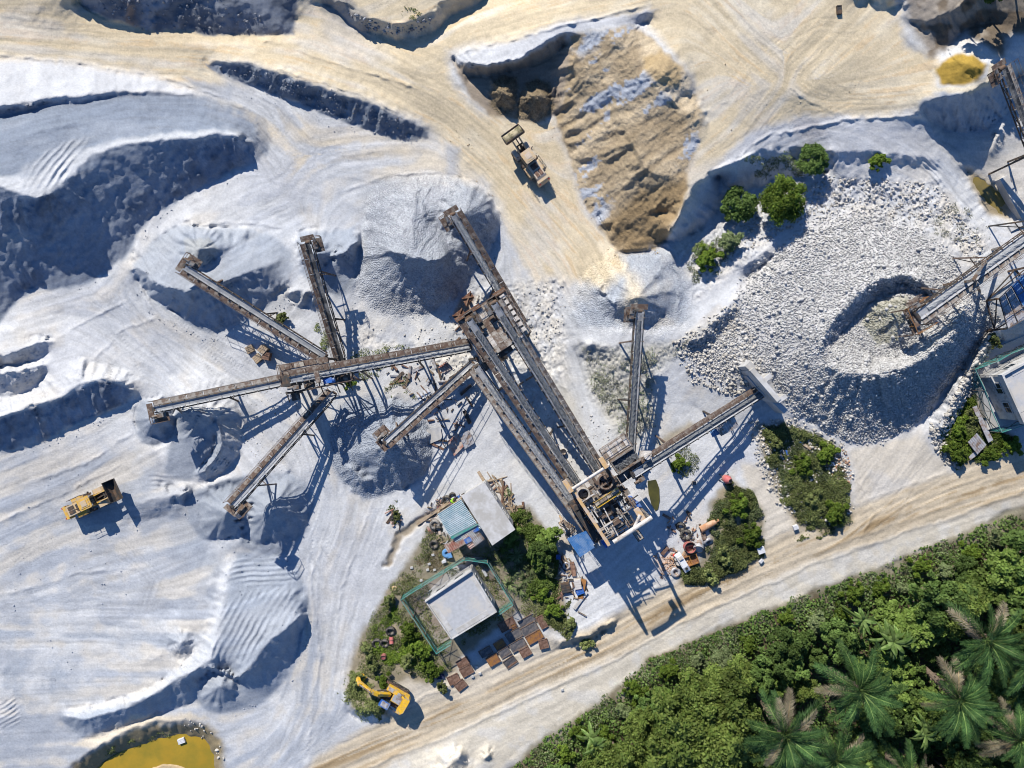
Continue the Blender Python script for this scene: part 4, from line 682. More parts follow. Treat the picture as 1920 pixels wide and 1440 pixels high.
# ------------------------------------------------------------------ belt conveyors
def rail_line(b, pts, h=1.0, r=.028, step=1.5, mid=True):
    for p, q in zip(pts[:-1], pts[1:]):
        p, q = Vector(p), Vector(q); L = (q-p).length; n = max(1, int(L/step))
        for i in range(n+1):
            c = p.lerp(q, i/n); b.bar(c, c+UP*h, r*1.6)
        b.bar(p+UP*h, q+UP*h, r*1.8); 
        if mid: b.bar(p+UP*h*.5, q+UP*h*.5, r*1.4)
def conveyor(label, hd, tl, bw=.8, side=1, walk='rust', belt='belt', load=None, legs=(.35, .75), both=False, depth=.8, group=None, platform=True, drop=0.0):
    bw *= .82; h, t = P(*hd), P(*tl); a = (h-t); L = a.length; a /= L; s = a.cross(UP).normalized(); n = s.cross(a)
    r = root('conveyor', (h+t)/2, label, 'conveyor', group); o = r.location.copy(); hw = bw/2
    nb = max(8, int(L/1.0)); b = MB(o)
    prof = [(-hw, .16), (-hw*.55, .0), (hw*.55, .0), (hw, .16)]
    for i in range(nb):
        p, q = t+a*(L*i/nb), t+a*(L*(i+1)/nb)
        for (x0, y0), (x1, y1) in zip(prof[:-1], prof[1:]): b.quad(p+s*x0+n*y0, p+s*x1+n*y1, q+s*x1+n*y1, q+s*x0+n*y0)
    b.build('belt', M[belt], r)
    if load:
        b = MB(o); w = hw*.62; m = 6; k = int(L*.93/.22); rr = random.Random(int(hd[0]))
        for i in range(k+1):
            for j in range(m):
                x = -w+2*w*j/(m-1); z = .02+.15*(1-(x/w)**2)+rr.uniform(-.045, .045); b.v.append(t+a*(L*.01+.22*i)+s*(x+rr.uniform(-.05, .05))+n*z)
        b.f = [(i*m+j, i*m+j+1, (i+1)*m+j+1, (i+1)*m+j) for i in range(k) for j in range(m-1)]
        b.build('belt_load', M[load], r)
    for sg in (-1, 1):
        b = MB(o); e = s*sg*(hw+.10); b.bar(t+e-n*.08, h+e-n*.08, .09, .14, n); b.bar(t+e*1.02-n*depth+a*.8, h+e*1.02-n*depth-a*.8, .08, .10, n)
        k = max(4, int(L/1.5))
        for i in range(k):
            p, q = t+e+a*(L*i/k), t+e+a*(L*(i+1)/k); b.bar(p-n*.1, q-n*depth, .05) if i % 2 else b.bar(p-n*depth, q-n*.1, .05); b.bar(q-n*.1, q-n*depth, .05)
        b.build('side_truss', M['dark'] if sg != side else M['steel'], r)
    # idler frames: a roller with two upturned ends
    b = MB(); Rm = Matrix((s, a, n)).transposed()
    for sg in (-1, 1): b.box((sg*(hw+.13), 0, .10), (.07, 0, 0), (0, .045, 0), (0, 0, .10)); b.bar((sg*(hw+.06), 0, .17), (sg*hw*.55, 0, -.03), .07)
    b.bar((-hw*.55, 0, -.05), (hw*.55, 0, -.05), .07); b.bar((-hw-.1, 0, -depth), (hw+.1, 0, -depth), .05); b.bar((-hw-.1, 0, -depth), (-hw-.1, 0, .1), .045); b.bar((hw+.1, 0, -depth), (hw+.1, 0, .1), .045); me = b.mesh('idler', M['steel']); k = int(L/1.25)
    for i in range(k): inst('idler', me, r, t+a*(L*(i+.5)/k)-o, Rm.to_euler())
    # walkway
    ws = [side, -side] if both else [side]
    for sg in ws if walk else []:
        wd = .44; c = s*sg*(hw+.15+wd/2); pl = L/max(1, int(L/1.6)); me = MB(); me.box((0, 0, 0), (wd/2, 0, 0), (0, pl/2-.03, 0), (0, 0, .025)); me = me.mesh('walkway_panel', M[walk]); k = int(round(L/pl))
        for i in range(k): inst('walkway_panel', me, r, t+c+a*(pl*(i+.5))-n*.02-o, Rm.to_euler())
        b = MB(o); e = s*sg*(hw+.15+wd+.03); b.bar(t+e-n*.08, h+e-n*.08, .06, .12, n); rail_line(b, [t+e+a*.3, h+e], 1.0, .022, 1.7); b.build('handrail', M['rust'] if walk == 'rust' else M['steel'], r)
    # head: drum, drive, platform
    b = MB(o); b.tube(h-s*(hw+.02)-n*.22, h+s*(hw+.02)-n*.22, .26, 14); b.build('head_drum', M['dark'], r, True)
    b = MB(o); b.tube(t-s*hw-n*.2, t+s*hw-n*.2, .22, 12); b.build('tail_drum', M['dark'], r, True)
    b = MB(o); q = h-a*.5-s*side*(hw+.5); b.box(q, s*.22, a*.3, n*.22); b.tube(q+n*.05+a*.25, q+n*.05+a*.9, .17, 10); b.bar(q-n*.28-s*.3, q-n*.28+s*.3, 1.0, .06, n); b.build('drive_motor', M['steel'], r)
    if platform:
        b = MB(o); q = h-a*.5-s*side*(hw+.75)-n*.32; b.box(q, s*.5, a*.75, n*.03); b.box(h+a*.45-n*.35, s*(hw+.5), a*.3, n*.03)
        b.build('head_platform', M['rust'], r); b = MB(o); c1, c2, c3 = q-s*side*.5-a*.75, q-s*side*.5+a*.75, q+s*side*.4+a*.78; rail_line(b, [c1, c2, c3], .95, .03, .75); b.build('platform_railing', M['rust'], r)
    # trestles down to the ground
    for f in legs:
        for sg in (-1, 1):
            top = t+a*(L*f)+s*sg*(hw+.1)-n*depth; ft = Vector((top.x, top.y, 0))+s*sg*(.25+.10*top.z); ft.z = gz(ft.x, ft.y)-.25
            if top.z-ft.z < .4: continue
            b = MB(o); b.bar(top, ft, .16, .16)
            if sg == 1:
                o2 = t+a*(L*f)-s*(hw+.1)-n*depth; f2 = Vector((o2.x, o2.y, 0))-s*(.25+.10*o2.z); f2.z = gz(f2.x, f2.y)-.2
                b.bar(top.lerp(ft, .9), o2, .07); b.bar(top.lerp(ft, .45), o2.lerp(f2, .45), .08)
            b.build('support_leg', M['dark'] if f < .5 else M['rust'], r)
    return r
conveyor('belt conveyor slanting up left to the speckled cone, left of the transfer tower', (345,500,5.2), (610,668,2.2), .72, -1, 'rust', 'beltp', legs=(.45,.8))
conveyor('near-upright dark belt conveyor rising behind the transfer tower, brown walkway on its left', (577,455,6.2), (642,676,2.0), .62, -1, 'rust', 'beltd', legs=(.35,.75))
conveyor('long left conveyor, railed walkway on its upper side, head over a small steep heap', (289,768,5.5), (535,716,2.0), .68, 1, 'deck', 'beltp', legs=(.45,.85))
conveyor('lower-left conveyor reaching down from the transfer tower, casting a long lattice shadow', (437,950,6.5), (626,737,2.0), .68, 1, 'rust', 'belt', legs=(.35,.8))
conveyor('grey covered-looking conveyor carrying fine stone from the screen house to the transfer tower', (543,713,7.4), (882,651,3.0), .85, 1, 'rust', 'beltp', 'gravelp', legs=(.3,.62,.8), platform=False)
conveyor('short conveyor with orange handrail, its head over the round gravel heap', (722,829,5.8), (886,680,2.4), .62, -1, 'rust', 'belt', legs=(.5,.85), both=False)
conveyor('conveyor leaving the screen house uphill, head over the broad twin-topped gravel heap', (850,402,6.8), (975,612,3.0), .78, 1, 'rust', 'belt', 'gravelp', legs=(.35,.7))
conveyor('lowest of the three long inclined conveyors, pale belt with a plank walkway on its left', (893,688,5.6), (1124,1012,2.6), .85, -1, 'deck', 'belt', 'gravelp', legs=(.3,.6,.85), platform=False)
conveyor('middle one of the three long inclined conveyors, reddish walkway on its left', (880,600,8.6), (1086,912,2.6), .90, -1, 'rust', 'belt', 'gravel', legs=(.3,.6,.85), platform=False)
conveyor('right-hand one of the three long inclined conveyors, dusty walkway on its right', (926,569,8.6), (1124,890,2.6), .90, 1, 'deck', 'belt', 'gravel', legs=(.3,.6,.85), platform=False)
conveyor('upright right-hand conveyor throwing sand onto the flat tan-tinged heap', (1200,584,7.2), (1182,862,3.0), .95, 1, None, 'belt', 'gravel', legs=(.4,.8))
conveyor('conveyor carrying rock from the concrete bin wall up to the crusher', (1188,889,7.2), (1430,736,2.4), 1.0, 1, 'rust', 'belt', 'gravel', legs=(.35,.7), platform=False)
conveyor('right feed conveyor dropping rock into the crater of the white rock heap', (1722,592,7.6), (2010,385,9.0), 1.25, -1, 'deck', 'belt', 'gravelp', legs=(.15,.5,.8))
conveyor('top-right conveyor with a sandy belt, head above the ochre cone', (1881,128,8.8), (1965,352,5.0), .8, 1, 'deck', 'beltd', None, legs=(.3,), depth=.5)
# steel gallows over the right feed conveyor
r = root('gallows', P(1826,520,7.6), 'bent steel gallows standing over the right feed conveyor', 'gallows'); o = r.location.copy()
for p, q in ((P(1752,537,1.8), P(1824,526,9.6)), (P(1839,551,1.2), P(1826,522,9.6)), (P(1824,526,9.6), P(1843,496,9.2)), (P(1843,496,9.2), P(1876,464,3))):
    b = MB(o); b.bar(p, q, .24); b.build('beam', M['steel'], r)
for q in (P(1752,537,1.8), P(1839,551,1.2), P(1876,464,3)):
    b = MB(o); b.bar(q, (q.x, q.y, gz(q.x, q.y)-.2), .22); b.build('post', M['steel'], r)
# railed end platform of the right feed conveyor
r = root('end_platform', P(1712,598,6.9), 'rusty railed platform round the head of the right feed conveyor', 'platform'); o = r.location.copy(); z = 6.6
A_, B_, C_, D_ = P(1692,582,z), P(1731,558,z), P(1748,606,z), P(1712,628,z)
for t0, t1 in ((0,.22),(.78,1)):
    for k in range(5):
        p = (A_.lerp(B_, t0+(t1-t0)*0), A_.lerp(B_, t1)); q = (D_.lerp(C_, t0), D_.lerp(C_, t1)); f0, f1 = k/5+.01, (k+1)/5-.01
        b = MB(o); b.box((p[0].lerp(q[0], (f0+f1)/2)+p[1].lerp(q[1], (f0+f1)/2))/2, (p[1]-p[0])/2, (q[0]-p[0])*(f1-f0)/2, UP*.03); b.build('deck_panel', M['rust'], r)
b = MB(o); rail_line(b, [B_, A_, D_, C_], 1.0, .035, .9); b.build('railing', M['orust'], r)
for q in (A_, D_, B_, C_): b = MB(o); b.bar(q, (q.x, q.y, gz(q.x, q.y)-.3), .14); b.build('post', M['rust'], r)

# ------------------------------------------------------------------ decks on posts
def deck_grid(r, o, fr, z, a0, a1, b0, b1, cell, m, skip=lambda a, b: False, th=.04):
    """panels laid on a frame of two axes; fr(a, b, z) gives a point"""
    na = max(1, round((a1-a0)/cell)); nb = max(1, round((b1-b0)/cell)); da, db = (a1-a0)/na, (b1-b0)/nb
    for i in range(na):
        for j in range(nb):
            ca, cb = a0+da*(i+.5), b0+db*(j+.5)
            if skip(ca, cb): continue
            c = fr(ca, cb, z); X = (fr(ca+da/2, cb, z)-c)*.95; Y = (fr(ca, cb+db/2, z)-c)*.95
            b = MB(o); b.box(c+UP*R0.uniform(-.01, .01), X, Y, UP*th); b.build('deck_panel', M[m if isinstance(m, str) else m[R0.randrange(len(m))]], r)
    b = MB(o)
    for i in range(na+1): b.bar(fr(a0+da*i, b0, z-.16), fr(a0+da*i, b1, z-.16), .10, .2)
    for j in range(nb+1): b.bar(fr(a0, b0+db*j, z-.17), fr(a1, b0+db*j, z-.17), .08, .18)
    b.build('deck_frame', M['rust'], r)
def posts(r, o, pts, m='dark', w=.22, brace=True):
    for p in pts:
        b = MB(o); b.bar(p, (p.x, p.y, gz(p.x, p.y)-.3), w); b.build('post', M[m], r)
    if brace and len(pts) > 1:
        b = MB(o)
        for p, q in zip(pts, pts[1:]+pts[:1]):
            b.bar((p.x, p.y, p.z*.55), (q.x, q.y, q.z*.55), .12); b.bar((p.x, p.y, p.z*.55), q-UP*.2, .09)
        b.build('bracing', M[m], r)
def frame_uv(u0, v0, du, dv):
    L = math.hypot(du, dv); du, dv = du/L, dv/L
    return lambda a, b, z: P(u0+a*du-b*dv, v0+a*dv+b*du, z)
# transfer tower where the radial conveyors meet
fr = frame_uv(527, 704, 118, -22); r = root('transfer_tower', fr(60, 0, 0), 'rusty railed transfer tower in the middle of the five radial conveyors', 'tower'); o = r.location.copy()
deck_grid(r, o, fr, 6.0, 0, 92, -18, 8, 9.5, ('rust', 'deck', 'rust'), lambda a, b: (abs(b+5) < 5 and 15 < a < 70))
deck_grid(r, o, fr, 5.6, 40, 132, 18, 34, 9, ('dark', 'rust'), lambda a, b: 60 < a < 84)
b = MB(o); b.box(fr(48, -5, 5.9), (fr(76, -5, 5.9)-fr(48, -5, 5.9)), (fr(48, 0, 5.9)-fr(48, -5, 5.9))*1.0, UP*.05); b.build('screen_cover', M['white'], r)
for pts in ([fr(0, 8, 6.0), fr(0, -18, 6.0), fr(92, -18, 6.0), fr(92, 8, 6.0)], [fr(40, 34, 5.6), fr(132, 34, 5.6), fr(132, 18, 5.6)]):
    b = MB(o); rail_line(b, pts, 1.0, .03, 1.1); b.build('railing', M['rust'], r)
posts(r, o, [fr(2, -16, 5.9), fr(90, -16, 5.9), fr(132, 32, 5.5), fr(4, 34, 5.5)])
b = MB(o); c = fr(12, 12, 6.2); b.prism([(fr(0, 2, 6).x, fr(0, 2, 6).y), (fr(18, 2, 6).x, fr(18, 2, 6).y), (fr(18, 22, 6).x, fr(18, 22, 6).y), (fr(0, 22, 6).x, fr(0, 22, 6).y)][::-1], 2.5, 6.6); b.build('chute', M['dark'], r)
b = MB(o); c = fr(88, 26, 5.7); b.box(c+UP*.45, (fr(96, 26, 5.7)-c), (fr(88, 31, 5.7)-c), UP*.4); b.tube(c+UP*.5, fr(98, 26, 6.2), .3, 10); b.build('blue_motor', M['bluep'], r)
b = MB(o); b.bar(fr(66, 4, 7.4), fr(67, 26, 7.4), .5, .2); b.build('bridge', M['rust'], r)
for a_ in (4, 22, 44, 70, 100, 124): b = MB(o); b.bar(fr(a_, 36, 5.4), fr(a_+3, 52, .4), .10); b.build('strut', M['dark'], r)
b = MB(o); b.box(fr(20, 44, 4.5), fr(28, 44, 4.5)-fr(20, 44, 4.5), fr(20, 51, 4.5)-fr(20, 44, 4.5), UP*.05); b.build('landing', M['rust'], r)

# screen house at the top of the long inclines
fs = frame_uv(857, 602, .843, -.538); r = root('screen_house', fs(50, 45, 0), 'dusty screen house deck with two dark feed openings at the top of the long conveyors', 'screen house'); o = r.location.copy()
def hole(a, b): return (16 < a < 34 and b < 36) or (66 < a < 86 and b < 60) or (a < 14 and b > 60)
deck_grid(r, o, fs, 7.4, 0, 106, 0, 92, 13, ('deck', 'white', 'deck', 'rust'), hole)
for a0, b1 in ((17, 20), (68, 20)):
    b = MB(o); c = fs(a0+8, 8, 7.4); X = fs(a0+17, 8, 7.4)-c; Y = fs(a0+8, 18, 7.4)-c
    for e in (X, -X): b.box(c+e+UP*.1, e.normalized()*.05, Y, UP*.5)
    for e in (Y, -Y): b.box(c+e+UP*.1, X, e.normalized()*.05, UP*.5)
    b.box(c-UP*1.2, X, Y, UP*.05); b.build('feed_box', M['dark'], r)
for (p, q) in (((-2, -2), (52, -2)), ((82, -3), (108, -3))): b = MB(o); b.bar(fs(*p, 7.6), fs(*q, 7.6), .45, .3); b.build('edge_beam', M['rustd'], r)
for pts in ([fs(0, 92, 7.4), fs(0, 0, 7.4), fs(106, 0, 7.4), fs(106, 92, 7.4)],): b = MB(o); rail_line(b, pts, 1.0, .03, 1.3); b.build('railing', M['rust'], r)
posts(r, o, [fs(2, 2, 7.2), fs(104, 2, 7.2), fs(104, 90, 7.2), fs(2, 90, 7.2)]); posts(r, o, [fs(52, 2, 7.2), fs(52, 88, 7.2)], brace=False)
for a0 in (40, 92):
    b = MB(o); c = fs(a0, 46, 6.2); b.box(c, fs(a0+10, 46, 6.2)-c, fs(a0, 74, 6.2)-c, UP*.9); b.build('screen_box', M['steel'], r)
for k in range(7): b = MB(o); c = fs(96, 8+12*k, 7.75); b.box(c, fs(101, 8+12*k, 7.75)-c, fs(96, 12+12*k, 7.75)-c, UP*.25); b.build('cover_plate', M['white'], r)
b = MB(o); c = fs(46, 98, 6.6); b.box(c, fs(60, 98, 6.6)-c, fs(46, 103, 6.6)-c, UP*.05); b.build('landing', M['rust'], r)
b = MB(o)
for k in range(5): b.bar(fs(8+k*7, 98, 6.0), fs(14+k*7, 108, 2.5), .35, .2)
b.build('discharge_chute', M['dark'], r)
# rusty chutes and sheets at the left foot of the screen house
for i, (pts, z0, lab) in enumerate(((((848,592),(866,578),(874,590),(856,604)), 3.2, 'rusty steel hood at the left corner of the screen house'), (((866,560),(882,546),(888,556),(874,574)), 2.6, 'smaller rusty steel hood on the edge of the gravel heap'))):
    b = MB(P(*pts[0], z0)); w = [P(u, v, z0) for u, v in pts]; b.prism([(p.x, p.y) for p in w][::-1], z0-1.2, z0); c = sum(w, Vector())/4
    b.bar(w[0]+UP*.1, w[2]+UP*.1, .15); b.bar(w[1]+UP*.1, w[3]+UP*.1, .12); b.bar(c, (c.x, c.y, gz(c.x, c.y)-.2), .3); tag(b.build('steel_hood', M['rustd']), lab, 'steel hood')

# ------------------------------------------------------------------ the crusher station and its gantry
fc = frame_uv(1073, 917, .837, -.547); r = root('crusher_station', fc(50, 60, 0), 'tall crusher station with an open gantry of orange and white beams', 'crusher'); o = r.location.copy(); ZG = 10.5
def beam(p, q, w, m, name='gantry_beam', h=None):
    b = MB(o); b.bar(p, q, w, h or w*1.1); b.build(name, M[m], r)
def pipe(p, q, rad, m, name='gantry_pipe'):
    b = MB(o); b.tube(p, q, rad, 10); b.build(name, M[m], r, True)
pipe(fc(-6, 0, ZG), fc(84, 0, ZG), .16, 'white'); beam(fc(0, -4, ZG-.35), fc(0, 126, ZG-.35), .32, 'orange'); beam(fc(-4, -22, ZG+.3), fc(-4, 4, ZG+.3), .48, 'orange', h=.3); beam(fc(76, -20, ZG+.3), fc(76, 2, ZG+.3), .5, 'orange', h=.3)
pipe(fc(10, 126, ZG), fc(96, 126, ZG), .25, 'white'); beam(fc(80, 96, ZG-.3), fc(80, 124, ZG-.3), .6, 'orange', h=.35); pipe(fc(54, 126, ZG-.1), fc(80, 110, ZG-.1), .16, 'white'); beam(fc(80, 0, ZG-.35), fc(80, 20, ZG-.35), .25, 'white')
b = MB(o); b.tube(fc(96, 30, ZG-1), fc(100, 120, ZG-.2), .045, 6); b.build('cable', M['white'], r); b = MB(o); b.tube(fc(68, 10, ZG-.5), fc(52, 60, 7), .03, 5); b.tube(fc(72, 60, 8), fc(60, 100, 3), .035, 5); b.build('cable', M['dark'], r)
for p in (fc(0, 0, ZG-.3), fc(80, 0, ZG-.3), fc(0, 124, ZG-.3), fc(92, 126, ZG-.3), fc(0, 62, ZG-.3)): b = MB(o); b.bar(p, (p.x, p.y, gz(p.x, p.y)-.3), .3); b.build('gantry_post', M['steel'], r)
deck_grid(r, o, fc, 6.8, 6, 78, 4, 44, 9, ('deck', 'white', 'rust', 'steel'), lambda a, b: math.hypot(a-60, b-23) < 13 or math.hypot(a-12, b-20) < 11)
deck_grid(r, o, fc, 6.6, 82, 138, -34, -8, 9.5, ('deck', 'white')); b = MB(o); rail_line(b, [fc(82, -8, 6.6), fc(82, -34, 6.6), fc(138, -34, 6.6), fc(138, -8, 6.6)], 1.0, .03, 1.0); b.build('railing', M['steel'], r)
deck_grid(r, o, fc, 7.4, 20, 72, 42, 52, 8.5, ('rust', 'deck')); b = MB(o); rail_line(b, [fc(20, 42, 7.4), fc(72, 42, 7.4)], 1.0, .03, 1.0); rail_line(b, [fc(20, 52, 7.4), fc(72, 52, 7.4)], 1.0, .035, 1.0); b.build('railing', M['yellow'], r)
deck_grid(r, o, fc, 4.6, 8, 40, 58, 120, 10, ('deck', 'rust', 'dark'), lambda a, b: (a > 24 and b < 85) or b > 108)
for ca, cb, rad in ((60, 23, .78), (12, 20, .64)):
    b = MB(o); c = fc(ca, cb, 7.6); b.torus(c, UP, rad, .13, 24, 8, 1.6); b.tube(c-UP*1.6, c+UP*.05, rad+.02, 24, rad+.02, False); b.build('crusher_bowl', M['rust'] if rad > .7 else M['deck'], r, True)
    b = MB(o); b.tube(c-UP*1.0, c-UP*.9, rad-.05, 20); b.build('bowl_floor', M['dark'], r)
    b = MB(o); rr = random.Random(3)
    for k in range(26):
        q = c-UP*.8+Vector((rr.uniform(-.6, .6)*rad, rr.uniform(-.6, .6)*rad, 0)); b.box(q, (.11, .03, 0), (-.02, .10, .02), (0, .02, .08))
    b.build('rock_charge', M['gravelp'], r)
# vibrating feeder heaped with rock
b = MB(o); c = fc(112, 8, 6.6); X = fc(137, 8, 6.6)-c; Y = fc(112, 21, 6.6)-c
for sg in (-1, 1): b.box(c+Y*sg+UP*.35, X, Y.normalized()*.07, UP*.6)
b.box(c-UP*.2, X, Y, UP*.06); b.box(c-X+UP*.35, X.normalized()*.06, Y, UP*.6); b.build('feeder_trough', M['steel'], r)
b = MB(o); rr = random.Random(8)
for k in range(330):
    x, y = rr.uniform(-.92, .92), rr.uniform(-.9, .9); q = c+X*x+Y*y+UP*(.12+.25*(1-y*y)+rr.uniform(-.05, .1)); e = rr.uniform(0, 3); s_ = rr.uniform(.07, .15); b.box(q, (s_*math.cos(e), s_*math.sin(e), .03), (-s_*.8*math.sin(e), s_*.8*math.cos(e), .04), (0, -.04, s_*.7))
tag(b.build('rock_charge', M['gravel'], r), kind='stuff')
b = MB(o); c = fc(108, 33, 6.1); b.box(c, fc(140, 33, 6.1)-c, fc(108, 41, 6.1)-c, UP*.3); b.build('side_belt', M['beltd'], r)
b = MB(o); c = fc(150, 24, 6.8); b.tube(c, c+UP*.7, .34, 12); b.box(c-UP*.4, (.6, 0, 0), (0, .5, 0), (0, 0, .3)); b.build('drive_motor', M['white'], r)
# machinery below the gantry
for name, (a0, b0, z), (da, db, dz), mm in (('crusher_body', (32, 66, 4.2), (14, 10, 1.6), 'steel'), ('gearbox', (46, 72, 3.4), (10, 9, 1.2), 'dark'), ('motor_cover', (20, 104, 5.5), (7, 8, .8), 'white'), ('conveyor_tail_box', (14, 74, 3.0), (6, 14, 1.2), 'dark'), ('hydraulic_unit', (-3, 118, 5.0), (6, 7, .5), 'bluep'), ('hydraulic_unit', (86, 92, 5.0), (5, 5, .45), 'bluep'), ('screen_box', (-14, 60, 4.0), (6, 42, .5), 'dark'), ('chute', (44, 40, 5.0), (16, 7, 1.2), 'dark'), ('panel_box', (-16, 112, 3.6), (8, 4, .6), 'white')):
    b = MB(o); c = fc(a0, b0, z); b.box(c, fc(a0+da, b0, z)-c, fc(a0, b0+db, z)-c, UP*dz); b.box(c+UP*dz*1.15, (fc(a0+da, b0, z)-c)*.6, (fc(a0, b0+db, z)-c)*.5, UP*dz*.2); b.bar(c, (c.x, c.y, gz(c.x, c.y)-.2), .4); b.build(name, M[mm], r)
for k in range(5): beam(fc(26+k*4, 60, 5.6), fc(24+k*4, 78, 4.9), .12, 'deck', 'step')
for (p, q) in ((fc(30, 62, 7.8), fc(24, 120, 7.8)), (fc(14, 62, 7.0), fc(10, 110, 7.0)), (fc(18, 62, 7.0), fc(14, 110, 7.0)), (fc(0, 92, 8), fc(30, 92, 8)), (fc(0, 30, 8), fc(30, 30, 8)), (fc(6, 44, 8), fc(6, 70, 8)), (fc(12, 44, 8), fc(12, 70, 8))): beam(p, q, .12, 'white', 'tie_bar')
deck_grid(r, o, fc, 3.4, 50, 62, 92, 150, 11, ('deck',), lambda a, b: False); 
b = [MB(o) for _ in range(4)]; rr = random.Random(12)
for k in range(150):
    c = fc(rr.uniform(-4, 84), rr.uniform(4, 122), rr.uniform(3.2, 8.0)); d = fc(1, 0, 7)-fc(0, 0, 7); e = fc(0, 1, 7)-fc(0, 0, 7); d.normalize(); e.normalize()
    if rr.random() < .5: d, e = e, d
    if rr.random() < .45: b[rr.randrange(4)].bar(c-d*rr.uniform(.4, 1.8), c+d*rr.uniform(.3, 1.6)+UP*rr.uniform(-.5, .5), rr.uniform(.05, .16))
    elif rr.random() < .4: b[rr.randrange(4)].tube(c-d*.3, c+d*rr.uniform(.3, 1.0), rr.uniform(.06, .2), 8)
    else: b[rr.randrange(4)].box(c, d*rr.uniform(.1, .45), e*rr.uniform(.1, .4), UP*rr.uniform(.04, .3))
for q, m_ in zip(b, ('rust', 'steel', 'dark', 'deck')): tag(q.build('machinery_clutter', M[m_], r), kind='stuff')
# stair tower on the left
r = root('stair', fc(-48, 50, 0), 'small yellow-railed stair beside the blue sheet canopy', 'stair'); o = r.location.copy()
for k in range(8): b = MB(o); c = fc(-50+k*1.2, 40+k*2.6, 3.6-.36*k); b.box(c, fc(-45+k*1.2, 40+k*2.6, c.z)-c, fc(-50+k*1.2, 41.4+k*2.6, c.z)-c, UP*.03); b.build('step', M['rust'], r)
for off in (-6, 6): b = MB(o); rail_line(b, [fc(-50+off, 40, 3.6), fc(-41+off, 60, 1.0)], .95, .035, .6); b.build('railing', M['orange'], r)
b = MB(o); c = fc(-46, 66, 2.0); b.box(c, fc(-36, 66, 2.0)-c, fc(-46, 71, 2.0)-c, UP*.04); b.bar(c, (c.x, c.y, gz(c.x, c.y)-.2), .2); b.build('landing', M['deck'], r)
b = MB(o); rail_line(b, [fc(-44, 34, 3.6), fc(-56, 38, 3.6), fc(-56, 52, 3.6)], 1.0, .03, .8); p = fc(-50, 42, 3.6); b.bar(p, (p.x, p.y, gz(p.x, p.y)-.2), .2); b.build('landing_railing', M['orange'], r)

# ------------------------------------------------------------------ corrugated sheets
def corrugated(name, quad, m, r=None, o=None, waves=14, amp=.05, along=True, th=.02):
    """sheet over four corners p00,p10,p11,p01; ribs run p00->p01"""
    p00, p10, p11, p01 = [Vector(p) for p in quad]; nrm = (p10-p00).cross(p01-p00).normalized()
    if nrm.z < 0: nrm = -nrm
    b = MB(o if o is not None else p00); k = waves*4; m_ = 4
    for sgn in (0, 1):
        for i in range(k+1):
            f = i/k; h = amp*math.sin(f*waves*2*math.pi)-sgn*th
            for j in range(m_+1): b.v.append((p00.lerp(p10, f)).lerp(p01.lerp(p11, f), j/m_)+nrm*h)
    w = m_+1; q0 = (k+1)*w
    for i in range(k):
        for j in range(m_): a = i*w+j; b.f += [(a, a+w, a+w+1, a+1), (q0+a, q0+a+1, q0+a+w+1, q0+a+w)]
    if (b.v[w]-b.v[0]).cross(b.v[1]-b.v[0]).z < 0: b.f = [t[::-1] for t in b.f]
    return b.build(name, M[m], r, True)
r = root('canopy', P(1091,1020,0), 'blue ribbed sheet canopy on posts at the lower left of the crusher', 'canopy'); o = r.location.copy()
qd = [P(1063,1010,4.2), P(1101,994,4.0), P(1119,1024,3.8), P(1087,1045,4.0)]
for k in range(3): corrugated('roof_sheet', [qd[0].lerp(qd[1], k/3+.002), qd[0].lerp(qd[1], (k+1)/3-.002), qd[3].lerp(qd[2], (k+1)/3-.002), qd[3].lerp(qd[2], k/3+.002)], 'blue', r, o, 5, .03)
posts(r, o, [q-UP*.08 for q in qd], 'steel', .12, False)
r = root('bin_roof', P(1358,800,0), 'small zinc sheet roof beside the conveyor from the bin wall', 'roof'); o = r.location.copy()
corrugated('roof_sheet', [P(1342,800,3.2), P(1376,780,3.2), P(1386,800,3.0), P(1352,818,3.0)], 'zinc', r, o, 8, .04); corrugated('lean_sheet', [P(1330,808,2.6), P(1343,803,2.6), P(1350,814,2.5), P(1336,820,2.5)], 'blue', r, o, 3, .03)
posts(r, o, [P(1345,800,3.1), P(1374,783,3.1), P(1384,799,2.9), P(1353,815,2.9)], 'steel', .1, False)
# ------------------------------------------------------------------ buildings
def ring_wall(name, pts, z0, z1, th, m, r, o, cap=None):
    """walls along a closed outline, each side a part"""
    n = len(pts)
    for i in range(n):
        p, q = Vector(pts[i]), Vector(pts[(i+1) % n]); p.z = q.z = 0; d = (q-p).normalized(); x = d.cross(UP)*th/2
        b = MB(o); b.box((p+q)/2+UP*(z0+z1)/2, (q-p)/2-d*.001*i, x, UP*(z1-z0)/2); b.build(name, M[m], r)
def window(r, o, p, d, nrm, w, h):
    b = MB(o); c = Vector(p)+nrm*.03
    for sx in (-1, 1): b.box(c+d*sx*w/2, d*.05, nrm*.06, UP*(h/2+.05))
    for sz in (-1, 1): b.box(c+UP*sz*h/2, d*w/2, nrm*.055, UP*.05)
    b.box(c, d*.03, nrm*.05, UP*h/2); f = b.build('window', M['wall'], r)
    for sx in (-1, 1): b = MB(o); b.box(c+d*sx*w/4, d*(w/4-.03), nrm*.015, UP*(h/2-.04)); b.build('pane', M['glass'], f)
